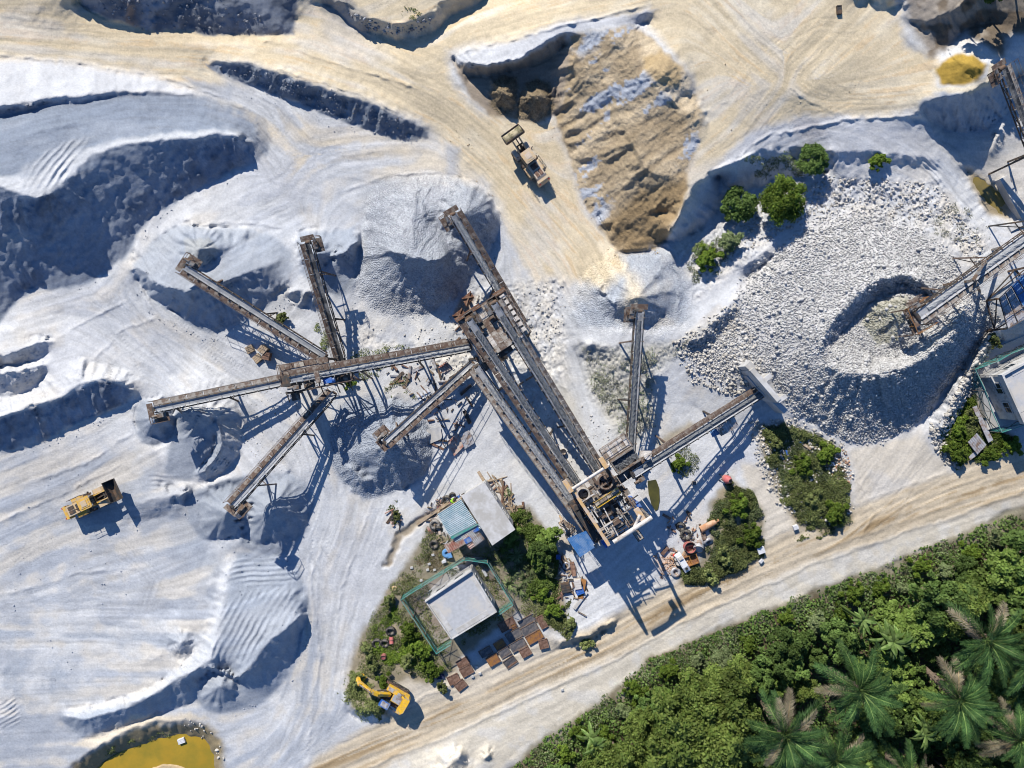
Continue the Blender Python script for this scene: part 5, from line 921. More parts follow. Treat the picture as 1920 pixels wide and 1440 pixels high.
def flat_house(label, quad_uv, z, kerb=.0, slabm='conc', door=True, name='flat_roof_building', cat='building'):
    q = [P(u, v, z) for u, v in quad_uv]; c = sum(q, Vector())/4; base = min(gz(p.x, p.y) for p in q)-.3
    r = root(name, (c.x, c.y, gz(c.x, c.y)), label, cat); o = r.location.copy()
    inner = [c+(p-c)*.90 for p in q]
    ring_wall('wall', inner, base, z-.30, .18, 'wall', r, o)
    n = len(inner)
    for i in range(n):
        p, s_ = inner[i], inner[(i+1) % n]; d = (s_-p).normalized(); nr = d.cross(UP)
        if (p-c).dot(nr) < 0: nr = -nr
        L = (s_-p).length
        for k in range(2): window(r, o, Vector((p.x, p.y, z-1.5))+d*L*(.28+.44*k)+nr*.08, d, nr, 1.3, 1.0)
    b = MB(o); b.prism([(p.x, p.y) for p in q] if (q[1]-q[0]).cross(q[2]-q[1]).z > 0 else [(p.x, p.y) for p in q][::-1], z-.30, z); b.build('roof', M[slabm], r)
    return r, o, q, c
r, o, q, c = flat_house('square concrete house with a kerbed flat roof inside the netted compound', [(797,1126),(884,1068),(932,1147),(847,1199)], 4.0)
for i in range(4):                                    # kerbs of the roof, the north-west one tall
    p, s_ = q[i], q[(i+1) % 4]; d = (s_-p).normalized(); nr = (c-(p+s_)/2); nr = (nr-d*nr.dot(d)).normalized(); hh = .38 if i == 0 else (.12, .12, .10, .22)[i]
    b = MB(o); b.box((p+s_)/2+nr*.06+UP*hh/2, (s_-p)/2-d*(.0 if i % 2 == 0 else .13), nr*.06, UP*hh/2); b.build('roof_kerb', M['concw'], r)
    if i in (1, 2, 3):
        b = MB(o); w = .55 if i != 1 else .3; b.box((p+s_)/2+nr*(.21+w/2)+UP*.02, (s_-p)/2-d*.9, nr*w/2, UP*.02); b.build('roof_strip', M['concw'], r)
r, o, q, c = flat_house('smooth pale concrete slab roof joined to the corrugated shed', [(865,930),(908,904),(966,993),(923,1023)], 4.2, slabm='concw', name='slab_roof_building')
r, o, q, c = flat_house('concrete building at the right edge with a grey kerbed roof above a lower porch', [(1874,703),(1990,640),(2040,740),(1916,795)], 4.6)
for i in range(4):
    p, s_ = q[i], q[(i+1) % 4]; d = (s_-p).normalized(); nr = (c-(p+s_)/2); nr = (nr-d*nr.dot(d)).normalized()
    b = MB(o); b.box((p+s_)/2+nr*.11+UP*.18, (s_-p)/2-d*(.0 if i % 2 == 0 else .23), nr*.11, UP*.18); b.build('roof_kerb', M['concw'], r)
    b = MB(o); b.box((p+s_)/2+nr*.55+UP*.02, (s_-p)/2-d*1.2, nr*.3, UP*.02); b.build('roof_strip', M['conc'], r)
b = MB(o); pq = [P(1857,706,2.9), P(1874,703,2.9), P(1916,793,2.9), P(1893,768,2.9)]; b.prism([(p.x, p.y) for p in pq] if (pq[1]-pq[0]).cross(pq[2]-pq[1]).z > 0 else [(p.x, p.y) for p in pq][::-1], 2.75, 2.9); b.build('porch_roof', M['concw'], r)
for p in pq[:1]+pq[3:]: b = MB(o); b.bar(p-UP*.1, (p.x, p.y, gz(p.x, p.y)-.2), .2); b.build('porch_post', M['wall'], r)
# blue sheeted shed at the right edge
r = root('frame_shed', P(1910,560,0), 'blue steel-framed shed with pale sheeting at the right edge', 'shed'); o = r.location.copy()
qd = [P(1872,560,4.2), P(1930,500,4.8), P(1985,560,4.8), P(1888,616,4.2)]
for k in range(5): corrugated('roof_sheet', [qd[0].lerp(qd[1], k/5+.004), qd[0].lerp(qd[1], (k+1)/5-.004), qd[3].lerp(qd[2], (k+1)/5-.004), qd[3].lerp(qd[2], k/5+.004)], 'blue' if k > 1 else 'zinc', r, o, 4, .03)
for k in range(6): b = MB(o); b.bar(qd[0].lerp(qd[1], k/5)+UP*.12, qd[3].lerp(qd[2], k/5)+UP*.12, .07); b.build('rafter', M['dark'], r)
for k in range(4): b = MB(o); b.bar(qd[0].lerp(qd[3], k/3)+UP*.20, qd[1].lerp(qd[2], k/3)+UP*.20, .06); b.build('purlin', M['steel'], r)
posts(r, o, [x-UP*.06 for x in qd], 'dark', .2)
# corrugated shed
r = root('corrugated_shed', P(860,975,0), 'shed of teal, grey and rust-red corrugated sheets against the slab roof', 'shed'); o = r.location.copy()
def sheets(c4, zs, n, m, waves):
    w = [P(u, v, z) for (u, v), z in zip(c4, zs)]
    for k in range(n): corrugated('roof_sheet', [w[0].lerp(w[1], k/n+.003), w[0].lerp(w[1], (k+1)/n-.003), w[3].lerp(w[2], (k+1)/n-.003), w[3].lerp(w[2], k/n+.003)], m[k % len(m)] if not isinstance(m, str) else m, r, o, waves, .045)
    return w
w = sheets([(820,964),(845,1008),(894,981),(864,936)], (3.0,2.9,3.3,3.4), 4, 'teal', 4)
sheets([(846,1007),(855,1018),(903,990),(895,980)], (2.7,2.6,3.0,3.1), 1, 'teal', 4)
sheets([(832,1022),(841,1038),(879,1017),(872,1004)], (2.5,2.4,2.6,2.7), 2, 'rsheet', 4)
sheets([(865,1006),(882,1031),(909,1011),(893,990)], (2.9,2.8,2.9,3.0), 2, ('zinc', 'zinc'), 6); sheets([(868,1012),(881,1030),(890,1024),(878,1003)], (3.05,2.95,2.98,3.05), 1, 'rsheet', 5)
for t in range(4): b = MB(o); b.bar(w[0].lerp(w[1], t/3)-UP*.12, w[3].lerp(w[2], t/3)-UP*.12, .1); b.build('purlin', M['wood'], r)
posts(r, o, [x-UP*.12 for x in w], 'wood', .14, False)
ring_wall('wall', [P(824,968,2.5), P(848,1006,2.5), P(892,979,2.5), P(864,940,2.5)], 0.0, 2.6, .1, 'wall', r, o)
b = MB(o); b.bar(P(895,982,3.2), P(846,1009,2.9), .3, .08); b.build('ridge_flashing', M['tealp'], r)
b = MB(P(876,1008,3.1)); b.quad(*[P(u, v, 3.15) for u, v in ((869,1012),(880,1006),(886,1014),(874,1020))]); b.quad(*[P(u, v, 3.13) for u, v in ((886,996),(896,988),(899,994),(890,999))]); tag(b.build('blue_tarp', M['bluep']), 'scrap of bright blue sheet lying on the rusty shed roof', 'tarpaulin')

# ------------------------------------------------------------------ netted fences: posts, rails, net panels, cross braces
def fence(label, line, h=3.0, name='net_fence', spacing=2.6, closed=False, lean=.0):
    pts = [G(u, v) for u, v in line]; r = root(name, pts[0], label, 'fence'); o = r.location.copy()
    if closed: pts.append(pts[0])
    for p, q in zip(pts[:-1], pts[1:]):
        L = (q-p).length; n = max(1, round(L/spacing))
        for i in range(n):
            a, b_ = p.lerp(q, i/n), p.lerp(q, (i+1)/n); a.z = gz(a.x, a.y); b_.z = gz(b_.x, b_.y)
            b = MB(o); b.bar(a-UP*.2, a+UP*h, .07); b.build('post', M['steel'], r)
            d = (b_-a); b = MB(o); b.quad(a+UP*.15+d*.01, b_+UP*.15-d*.01, b_+UP*(h-.05)-d*.01, a+UP*(h-.05)+d*.01); b.build('net_panel', M['net'], r)
            b = MB(o); b.bar(a+UP*.2, b_+UP*(h-.2), .045); b.bar(a+UP*(h-.2), b_+UP*.2, .045); b.build('cross_brace', M['dark'], r)
            b = MB(o); b.bar(a+UP*h, b_+UP*h, .07); b.bar(a+UP*h*.5, b_+UP*h*.5, .05); b.build('rail', M['tealp'], r)
    return r
fence('green-netted fence round the square concrete house', [(757,1113),(873,1040),(915,1046),(962,1122),(934,1142)], 2.4)
fence('green-netted fence on the road side of the square concrete house', [(757,1113),(822,1212),(848,1196)], 2.2)
fence('green-netted fence at the right edge round the porch yard', [(1990,612),(1905,650),(1812,693),(1850,808),(1905,790),(1990,745)], 2.5)
def slab(name, uv, th, m, label):
    pts = [G(u, v) for u, v in uv]; z = sum(p.z for p in pts)/len(pts)+th; b = MB((0, 0, 0)); w = [P(u, v, z) for u, v in uv]
    b.prism([(p.x, p.y) for p in w] if (w[1]-w[0]).cross(w[2]-w[1]).z > 0 else [(p.x, p.y) for p in w][::-1], z-1.0, z); tag(b.build(name, M[m]), label, kind='structure')
slab('yard_paving', [(758,1114),(873,1042),(914,1047),(961,1121),(848,1194),(822,1210)], .10, 'yard', 'stained paving inside the netted fence')
slab('entrance_paving', [(800,1112),(848,1064),(866,1058),(884,1066),(806,1122)], .16, 'concw', 'pale paving strip beside the square house')
slab('porch_paving', [(1832,668),(1990,600),(2000,740),(1906,790),(1852,806)], .2, 'conc', 'pale paving inside the right-hand fence')

# ------------------------------------------------------------------ concrete bin wall at the rock field
r = root('bin_wall', P(1438,732,0), 'concrete bin wall with two short buttresses holding back the rock field', 'wall'); o = r.location.copy()
def wall_piece(name, p, q, w, z0, z1, m='concw'):
    p, q = Vector(p), Vector(q); p.z = q.z = 0; d = (q-p).normalized(); x = d.cross(UP)*w/2; b = MB(o); b.box((p+q)/2+UP*(z0+z1)/2, (q-p)/2, x, UP*(z1-z0)/2); b.build(name, M[m], r)
wall_piece('retaining_wall', P(1410,692,5), P(1461,751,5), .55, -.5, 5.0); wall_piece('buttress', P(1434,713,4.8), P(1447,703,4.8), .5, .5, 4.8); wall_piece('buttress', P(1459,752,4.9), P(1475,742,4.9), .5, .5, 4.9); wall_piece('end_pier', P(1403,692,4.6), P(1412,682,4.6), .9, .0, 4.6)
wall_piece('front_wall', P(1404,702,3.0), P(1430,732,3.0), .6, -.5, 3.0, 'conc'); wall_piece('front_wall', P(1428,728,3.2), P(1474,772,3.2), .6, -.5, 3.2, 'conc')

# ------------------------------------------------------------------ wheel loaders
def wheel(r, name_o, x, y, R=.85, w=.62, steer=0):
    z = R-.03; W_ = Vector((math.sin(-steer), math.cos(steer), 0)); c = Vector((x, y, z)); b = MB(); n = 28
    prof = [(-w/2, R*.62), (-w/2, R*.9), (-w*.32, R), (w*.32, R), (w/2, R*.9), (w/2, R*.62)]; Fd = Vector((math.cos(steer), math.sin(steer), 0))
    for i in range(n):
        a = 2*math.pi*i/n; d = Fd*math.cos(a)+UP*math.sin(a)
        for px_, rr in prof: b.v.append(c+W_*px_+d*rr)
    m = len(prof)
    for i in range(n):
        for j in range(m-1): b.f.append((i*m+j, ((i+1) % n)*m+j, ((i+1) % n)*m+j+1, i*m+j+1))
    b2 = MB()
    for i in range(n):                                  # lugs of the tread
        a = 2*math.pi*(i+.5)/n; d = Fd*math.cos(a)+UP*math.sin(a); t = UP*math.cos(a)-Fd*math.sin(a)
        for sg in (-1, 1): b.box(c+W_*sg*w*.24+d*(R+.015), W_*w*.22+t*.06*sg, t*.045, d*.035)
    wh = b.build('wheel', M['tyre'], r); b = MB(); b.tube(c-W_*w*.36, c+W_*w*.36, R*.6, 16); b.tube(c-W_*w*.42, c+W_*w*.42, R*.25, 10); b.build('rim', M['cream'], wh); return wh
def wheel_loader(label, uv, ang, body, panel, lift, load, hood_dark=False, artic=0.0):
    g = G(*uv); r = root('wheel_loader', g, label, 'loader', 'wheel loaders in the quarry', ang)
    # rear half: x from -4 to 0; front half turns by artic about the origin
    Rz = Matrix.Rotation(artic, 3, 'Z'); T = lambda x, y, z: Rz @ Vector((x, y, z))
    for y in (-1.0, 1.0): wheel(r, 'wheel', -1.65, y*1.02)
    for y in (-1.0, 1.0): p = T(1.55, y*1.02, 0); wheel(r, 'wheel', p.x, p.y, steer=artic)
    b = MB(); b.abox(-3.6, -.2, -.62, .62, .75, 1.3); b.abox(-.5, .35, -.3, .3, .7, 1.25); b.build('rear_frame', M['dark'], r)
    b = MB(); b.extrude([(-3.45, 1.25), (-.75, 1.25), (-.75, 2.15), (-3.1, 2.1), (-3.45, 1.9)], (0, 0, 0), (1, 0, 0), UP, (0, 1, 0), 1.5); hd = b.build('engine_hood', M[panel], r)
    b = MB(); b.abox(-3.0, -2.1, -.55, -.06, 2.14, 2.17); b.abox(-3.0, -2.1, .06, .55, 2.14, 2.17); b.abox(-1.85, -1.0, -.5, .5, 2.15, 2.17); b.build('hood_grille', M['brust'] if not hood_dark else M['dark'], hd)
    b = MB(); b.tube((-1.55, -.25, 2.1), (-1.55, -.25, 2.85), .075, 10); b.build('exhaust_pipe', M['dark'], r); b = MB(); b.tube((-1.2, .3, 2.1), (-1.2, .3, 2.5), .16, 12); b.build('air_cleaner', M['dark'], r)
    b = MB(); b.extrude([(-4.05, .7), (-3.4, .7), (-3.4, 1.95), (-3.8, 1.95), (-4.05, 1.6)], (0, 0, 0), (1, 0, 0), UP, (0, 1, 0), 1.9); cw = b.build('counterweight', M[body], r)
    for y in (-.75, .75): b = MB(); b.box((-3.98, y, 1.75), (.04, 0, 0), (0, .12, 0), (0, 0, .08)); b.build('tail_light', M['red'], cw)
    for y in (-1, 1):                                   # rear fenders with steps
        b = MB(); b.extrude([(-2.55, 1.5), (-2.3, 1.78), (-1.0, 1.78), (-.7, 1.5), (-.75, 1.42), (-1.02, 1.68), (-2.28, 1.68), (-2.5, 1.45)], (0, y*1.02, 0), (1, 0, 0), UP, (0, 1, 0), .72); b.build('rear_fender', M[body], r)
        b = MB(); rail_line(b, [Vector((-2.5, y*1.36, 1.72)), Vector((-.6, y*1.36, 1.72))], .8, .025, .9); b.build('handrail', M['dark'], r)
        b = MB()
        for k in range(4): b.abox(-.55, -.1, y*1.18-.15, y*1.18+.15, .55+.35*k, .59+.35*k)
        for x in (-.55, -.1): b.bar((x, y*1.3, .5), (x, y*1.3, 2.4), .04)
        b.build('ladder', M['dark'], r)
    b = MB(); b.extrude([(-.72, 1.3), (.62, 1.3), (.82, 2.0), (.62, 3.05), (-.72, 3.05)], (0, 0, 0), (1, 0, 0), UP, (0, 1, 0), 1.38); cab = b.build('cab', M['glass'], r)
    b = MB()
    for x, y in ((-.72, -.7), (-.72, .7), (.66, -.7), (.66, .7)): b.bar((x, y, 1.3), (x, y, 3.06), .12)
    b.abox(-.78, .75, -.74, .74, 1.2, 1.75); b.build('cab_frame', M[body], cab)
    b = MB(); x0, x1, y1 = -.85, .95, .86; k = .16
    out = [(x0+k, -y1), (x1-k, -y1), (x1, -y1+k), (x1, y1-k), (x1-k, y1), (x0+k, y1), (x0, y1-k), (x0, -y1+k)]; b.prism(out, 3.05, 3.2); b.prism([(a*.78, c*.74) for a, c in out], 3.2, 3.26); b.build('cab_roof', M[body], cab)
    b = MB(); b.abox(-.35, .45, -.42, .42, 3.26, 3.32); b.build('roof_hatch', M[panel], cab)
    for y in (-.6, .6): b = MB(); b.box((.93, y, 3.0), (.06, 0, 0), (0, .12, 0), (0, 0, .09)); b.build('headlight', M['white'], cab)
    for y in (-1.25, 1.25): b = MB(); b.bar((.7, y*.65, 2.7), (.85, y, 2.8), .04); b.box((.85, y, 2.7), (.03, 0, 0), (0, .1, 0), (0, 0, .18)); b.build('mirror', M['dark'], cab)
    # front frame, lift arms, bucket
    b = MB()
    for y in (-.42, .42): b.box(T(1.15, y, 1.25), T(.85, 0, 0), T(0, .09, 0), (0, 0, .55))
    b.box(T(1.2, 0, .95), T(.9, 0, 0), T(0, .45, 0), (0, 0, .18)); b.tube(T(1.55, -1.0, .82), T(1.55, 1.0, .82), .2, 10); b.build('front_frame', M['dark'], r)
    for y in (-1, 1): b = MB(); b.extrude([(.75, 1.55), (1.0, 1.8), (2.1, 1.8), (2.35, 1.55), (2.3, 1.48), (2.07, 1.7), (1.03, 1.7), (.82, 1.5)], T(0, y*1.02, 0), T(1, 0, 0), UP, T(0, 1, 0), .66); b.build('front_fender', M[panel], r)
    piv = (1.0, 1.75); al = math.radians(lift); ax, az = piv[0]+2.35*math.cos(al), piv[1]+2.35*math.sin(al)
    for y in (-.55, .55): b = MB(); b.extrude([(piv[0]-.1, piv[1]-.14), (piv[0]-.1, piv[1]+.16), (piv[0]+1.2*math.cos(al)-.1, piv[1]+1.2*math.sin(al)+.28), (ax, az+.13), (ax, az-.13), (piv[0]+1.2*math.cos(al), piv[1]+1.2*math.sin(al)-.1)], T(0, y, 0), T(1, 0, 0), UP, T(0, 1, 0), .16); b.build('lift_arm', M[body], r)
    b = MB(); b.tube(T(piv[0]+1.4*math.cos(al), -.6, piv[1]+1.4*math.sin(al)), T(piv[0]+1.4*math.cos(al), .6, piv[1]+1.4*math.sin(al)), .12, 8); b.bar(T(1.2, 0, 1.7), T(piv[0]+1.3*math.cos(al), 0, piv[1]+1.3*math.sin(al)+.5), .18); b.bar(T(piv[0]+1.3*math.cos(al), 0, piv[1]+1.3*math.sin(al)+.5), T(ax+.1, 0, az+.35), .14); b.build('tilt_linkage', M['dark'], r)
    for y in (-.3, .3): b = MB(); b.tube(T(1.3, y, 1.0), T(piv[0]+1.3*math.cos(al), y, piv[1]+1.3*math.sin(al)-.1), .09, 8); b.build('lift_cylinder', M['steel'], r)
    bw = 1.5; til = math.radians(22); ct, sn = math.cos(til), math.sin(til)
    prof = [(1.35, -.15), (.3, -.38), (.05, -.2), (-.02, .35), (.2, .85), (.3, .98), (.24, 1.02), (.1, .9), (-.12, .38), (-.06, -.28), (.22, -.48), (1.4, -.22)]
    prof = [(x*ct-z*sn, x*sn+z*ct) for x, z in prof]; bo = T(ax+.15, 0, az)
    b = MB(); b.extrude(prof, bo, T(1, 0, 0), UP, T(0, 1, 0), bw*2)
    side = [(x*ct-z*sn, x*sn+z*ct) for x, z in [(1.3, -.2), (.3, -.42), (0, -.2), (-.06, .35), (.2, .9), (.95, .25)]]
    for y in (-bw, bw): b.extrude(side, bo+T(0, y, 0), T(1, 0, 0), UP, T(0, 1, 0), .06)
    bk = b.build('bucket', M['dark'], r)
    if load:
        b = MB(); nx, ny = 9, 15; rr = random.Random(4)
        for i in range(nx):
            for j in range(ny):
                f, y = i/(nx-1), -1+2*j/(ny-1); x = .0+1.15*f; z = .30+.55*math.sin(math.pi*min(1, f*.9+.1))*(1-y*y*.8)-.35*f+rr.uniform(-.04, .04); b.v.append(bo+T(x*ct-z*sn, y*(bw-.05), x*sn+z*ct))
        b.f = [(i*ny+j, (i+1)*ny+j, (i+1)*ny+j+1, i*ny+j+1) for i in range(nx-1) for j in range(ny-1)]; b.build('bucket_load', M['sandload'], r, True)
    return r
M['ochrepaint'] = mat('dusty_yellow_paint', (.62, .37, .07), .55, dirt=(.48, .36, .22), dirt_amt=.35, dscale=1.6); M['sandload'] = mat('damp_sand_load', (.16, .145, .085), .95, var=.35, scale=5, bump=.8, bscale=14, dirt=(.42, .36, .24), dirt_amt=.5, dscale=.8)
wheel_loader('faded wheel loader on the tan road, loaded bucket raised towards the brown mound', (990,306), math.radians(126), 'cream', 'cream2', 27, True).scale = (.80,)*3
wheel_loader('yellow wheel loader with an empty lowered bucket on the grey floor at the left', (183,937), math.radians(25), 'ochrepaint', 'cream', 8, False, True).scale = (.82,)*3

# ------------------------------------------------------------------ excavator
g = G(738,1296); r = root('excavator', g, 'bright yellow crawler excavator with a blue-grey cab, parked at the bend of the dirt road', 'excavator', None, math.radians(150)); r.scale = (.82,)*3
for y in (-1, 1):
    b = MB(); n = 26; pr = []
    for i in range(n):
        a = 2*math.pi*i/n; pr.append((1.55*(1 if math.cos(a) > 0 else -1)+.42*math.cos(a), .44+.42*math.sin(a)))
    b.extrude(pr, (0, y*1.05, 0), (1, 0, 0), UP, (0, 1, 0), .5); tr = b.build('track', M['black'], r)
    b = MB()
    for k in range(15): b.box((-1.75+.25*k, y*1.05, .88), (.10, 0, 0), (0, .27, 0), (0, 0, .025))
    tag(b.build('track_shoes', M['brust'], tr), kind='stuff'); b = MB(); b.abox(-1.5, 1.5, y*1.05-.15, y*1.05+.15, .3, .6); b.build('track_frame', M['dark'], tr)
b = MB(); b.abox(-.8, .8, -.85, .85, .45, .95); b.tube((0, 0, .9), (0, 0, 1.15), .65, 20); b.build('undercarriage', M['dark'], r)
Ru = Matrix.Rotation(math.radians(0), 3, 'Z')
b = MB(); b.prism([(-2.4, -.9), (-2.1, -1.3), (-.2, -1.35), (-.2, 1.35), (-2.1, 1.3), (-2.4, .9)], 1.15, 1.35); b.abox(-.2, 1.2, -1.3, 1.3, 1.15, 1.32); b.build('deck', M['dark'], r)
b = MB(); b.prism([(-2.5, -.95), (-2.15, -1.35), (-1.5, -1.35), (-1.5, 1.35), (-2.15, 1.35), (-2.5, .95)], 1.36, 2.3); b.build('counterweight', M['yellow'], r)
b = MB(); b.abox(-1.5, -.1, -1.33, .35, 1.36, 2.15); b.build('engine_cover', M['yellow'], r); b = MB(); b.abox(-1.45, -.2, -.75, .25, 2.152, 2.2); b.abox(-1.1, -.5, -1.2, -.8, 2.152, 2.24); b.build('grey_hood', M['zinc'], r)
b = MB(); b.abox(-.1, 1.1, -1.33, -.55, 1.36, 1.9); b.build('tool_box', M['yellow'], r); b = MB(); b.abox(.15, .9, -1.2, -.65, 1.9, 1.95); b.build('box_lid', M['zinc'], r)
b = MB(); b.extrude([(-.25, 1.34), (1.25, 1.34), (1.38, 1.9), (1.15, 2.85), (-.25, 2.85)], (0, .86, 0), (1, 0, 0), UP, (0, 1, 0), .9); cab = b.build('cab', M['glass'], r)
b = MB(); b.abox(-.3, 1.15, .38, 1.34, 2.85, 2.95); b.abox(-.28, 1.3, .39, 1.33, 1.2, 1.6); b.build('cab_roof', M['bluep'], cab); b = MB(); b.abox(-.1, .9, .5, 1.2, 2.95, 2.98); b.build('roof_panel', M['zinc'], cab)
bm = [(.35, 1.7), (1.9, 3.3), (3.0, 3.65), (4.9, 3.05)]
b = MB()
for (x0, z0), (x1, z1), h0 in zip(bm[:-1], bm[1:], (.55, .6, .45)): b.bar((x0, -.15, z0), (x1, -.15, z1), .42, h0)
b.build('boom', M['yellow'], r)
b = MB()
for y in (-.42, .12): b.tube((.9, y, 1.5), (2.3, y, 3.1), .09, 8)
b.build('boom_cylinder', M['steel'], r); b = MB(); b.tube((2.9, -.15, 4.0), (4.8, -.15, 3.6), .10, 8); b.build('stick_cylinder', M['steel'], r)
b = MB(); b.bar((4.7, -.15, 3.6), (5.35, -.02, 1.9), .34, .45); b.bar((5.35, -.02, 1.9), (5.2, .35, .9), .3, .3); b.build('stick', M['yellow'], r)
b = MB(); b.extrude([(0, 0), (.35, -.3), (.3, -.85), (-.15, -1.05), (-.7, -.75), (-.62, -.68), (-.15, -.92), (.2, -.75), (.22, -.3), (-.05, -.1)], (5.1, .45, 1.15), (1, 0, 0), UP, (0, 1, 0), 1.0)
for k in range(5): b.box((4.36, .05+.2*k, .44), (.10, 0, 0), (0, .035, 0), (0, 0, .03))
b.build('bucket', M['yellow'], r)
for k in range(2): b = MB(); rail_line(b, [Vector((-.2, -1.3 if k == 0 else 1.3, 1.36)), Vector((-1.4, -1.3 if k == 0 else 1.3, 2.1))], .5, .025, .8); b.build('handrail', M['dark'], r)

# ------------------------------------------------------------------ screen plates lying in rows by the road
PL = [ # u, v, width, depth (m), turn in degrees, material, tilt, label
 (1002-13,1164,2.05,1.15,29,'plate',.25,'large grey screen plate beside the rusty one, uppermost of the grey plates on the right'),
 (993,1178,2.0,1.1,29,'plate',.10,'large dark grey screen plate just below the uppermost grey one'),
 (1002,1193,2.0,1.1,29,'orust',.12,'wide tan-rusted screen plate beneath the pair of large dark grey plates'),
 (1016,1165,.85,1.5,28,'brust',.05,'narrow rusty plate standing apart at the weeds, right of the large grey plates'),
 (1019,1206,1.1,1.05,14,'brust',.06,'single small reddish plate at the right-hand end of the plate rows'),
 (964,1189,1.95,1.1,29,'plate',.15,'grey-brown screen plate half in the house shadow'),
 (971,1208,1.95,1.1,29,'plate',.18,'middle grey screen plate, lower neighbour of the half-shaded one'),
 (985,1221,1.25,1.05,29,'brust',.15,'brown rusted plate below the middle grey plate'),
 (951,1170,2.0,1.1,29,'brust',.05,'shaded reddish plate nearest the house wall on the right'),
 (963,1173,.65,.6,29,'orust',.1,'small bright orange-rust plate beside the half-shaded one'),
 (937,1207,1.3,.95,32,'orust',.2,'orange-rusted plate at the edge of the house shadow'),
 (946,1222,1.35,1.0,32,'plate',.2,'small grey plate under the orange-rusted one'),
 (957,1240,1.5,1.1,34,'plate',.25,'lowest grey plate, nearest the dirt road'),
 (911,1221,1.5,.9,29,'plate',.1,'dark bluish plate lying in the house shadow'),
 (925,1236,1.45,1.15,30,'orust',.12,'square red-rusted plate below the bluish one in shadow'),
 (875,1256,1.45,1.1,29,'brust',.1,'brown rusted plate at the left, topmost of the loose trio'),
 (851,1272,1.4,1.0,25,'brust',.05,'brown rusted plate leftmost of the loose trio'),
 (864,1283,1.3,1.0,38,'brust',.12,'rusted plate turned askew, lowest of the loose trio'),
 (868,1240,1.5,.8,29,'brust',.05,'dull rusty plate half sunk in the weeds above the loose trio')]
for (u, v, w, d, rot, m, tilt, lab) in PL:
    g = G(u, v, .22); r = root('screen_plate', g, lab, 'metal plate', 'screen plates laid out beside the dirt road', math.radians(rot)); ct = tilt
    b = MB(); b.box((0, 0, 0), (w/2, 0, .0), (0, d/2, ct*d/2), (0, -.02*ct, .03)); b.build('sheet', M[m], r)
    b = MB()
    for sg in (-1, 1): b.box((0, sg*d/2, sg*ct*d/2+.02), (w/2, 0, 0), (0, .035, 0), (0, 0, .06)); b.box((sg*(w/2-.03), 0, .03), (.03, 0, 0), (0, d/2-.04, ct*(d/2-.04)), (0, 0, .05))
    b.build('rim', M['brust'] if m != 'plate' else M['steel'], r)
    b = MB(); b.box((0, 0, -.16), (w*.42, 0, 0), (0, d*.38, 0), (0, 0, .12)); b.build('stack_below', M['rustd'], r)

# ------------------------------------------------------------------ tyres, drums, scrap, sheets
def tyre(u, v, R, lab, m='black', tilt=(0, 0), grp='old tyres and rings lying about', dz=0.0, th=.32):
    g = G(u, v, R*th*.9+dz); r = root('old_tyre', g, lab, 'tyre', grp); r.rotation_euler = (tilt[0], tilt[1], 0)
    b = MB(); b.torus((0, 0, 0), UP, R*.72, R*th, 22, 10, 1.1); b.build('casing', M[m], r, True); b = MB(); b.torus((0, 0, R*th*.55), UP, R*.60, R*.05, 22, 6); b.build('bead', M['tyre'], r, True)
tyre(814,1020,.55,'black tyre lying in bare soil left of the red shed sheets'); tyre(816,983,.62,'grey ring-like tyre beside the corrugated shed, upper of the two', 'tyre'); tyre(822,992,.50,'black tyre leaning by the corrugated shed, lower of the two', 'black', (.5, .2))
tyre(733,1182,.58,'upright dark tyre in the weeds by the road, uppermost of its three', 'black', (.25, .1)); tyre(707,1205,.58,'dark tyre in the weeds, leftmost of the three', 'black', (.1, .2)); tyre(722,1205,.55,'dark tyre touching another, right-hand of the lower two in the weeds', 'black', (.2, 0))
tyre(1062,1060,.48,'pale grey tyre on the scrap heap below the blue canopy', 'zinc'); tyre(1266,1072,.60,'pale tyre beside the road below the small white tank', 'zinc'); tyre(1327,1015,.58,'pale tyre standing against the yard weeds', 'zinc', (.6, .3)); tyre(1285,1002,.68,'dark tyre in the crusher shadow', 'black'); tyre(1276,987,.6,'second dark tyre beside the pipe stub in shadow', 'black', (.4, -.4))
tyre(848,929,.42,'black tyre leaning outside the shed beside the worker', 'black', (.3, .4)); tyre(838,936,.5,'larger black tyre by the shed corner', 'black', (.2, 0))
def drum(u, v, R, H_, lab, m, tilt=(0, 0), cat='drum', open_=True, name='drum'):
    g = G(u, v); r = root(name, g, lab, cat); r.rotation_euler = (tilt[0], tilt[1], 0); b = MB(); b.tube((0, 0, 0), (0, 0, H_), R, 20, R, False); b.tube((0, 0, H_), (0, 0, .08), R*.93, 20, R*.93, False); b.quad(*[(R*.95*math.cos(-k*.314), R*.95*math.sin(-k*.314), .08 if open_ else H_-.03) for k in range(20)][::-1]); b.build('shell', M[m], r, True)
    b = MB(); b.torus((0, 0, H_), UP, R*.97, .035, 20, 6); b.torus((0, 0, H_*.5), UP, R*1.0, .03, 20, 6); b.build('hoop', M['dark'], r, True)
drum(1291,1024,.66,.9,'dark red open drum between the shadow and the yard weeds','pink'); drum(1310,1016,.6,1.1,'grey tipped drum beside the dark red one','zinc', (.7, -.3), open_=False); drum(734,1194,.26,.8,'pinkish pipe section lying among the tyres in the weeds','pink', (1.3, .3), open_=False); drum(720,1228,.3,.5,'small pinkish drum alone in the weeds','pink', (.3, 0), open_=False)
drum(1056,836+11,.34,.4,'small white tub on the ground between the long conveyors','white', (0, 0)); drum(1318,1000-2,.28,.9,'rusty pipe stub near the dark tyre in shadow','rust', (1.2, .5), open_=False)
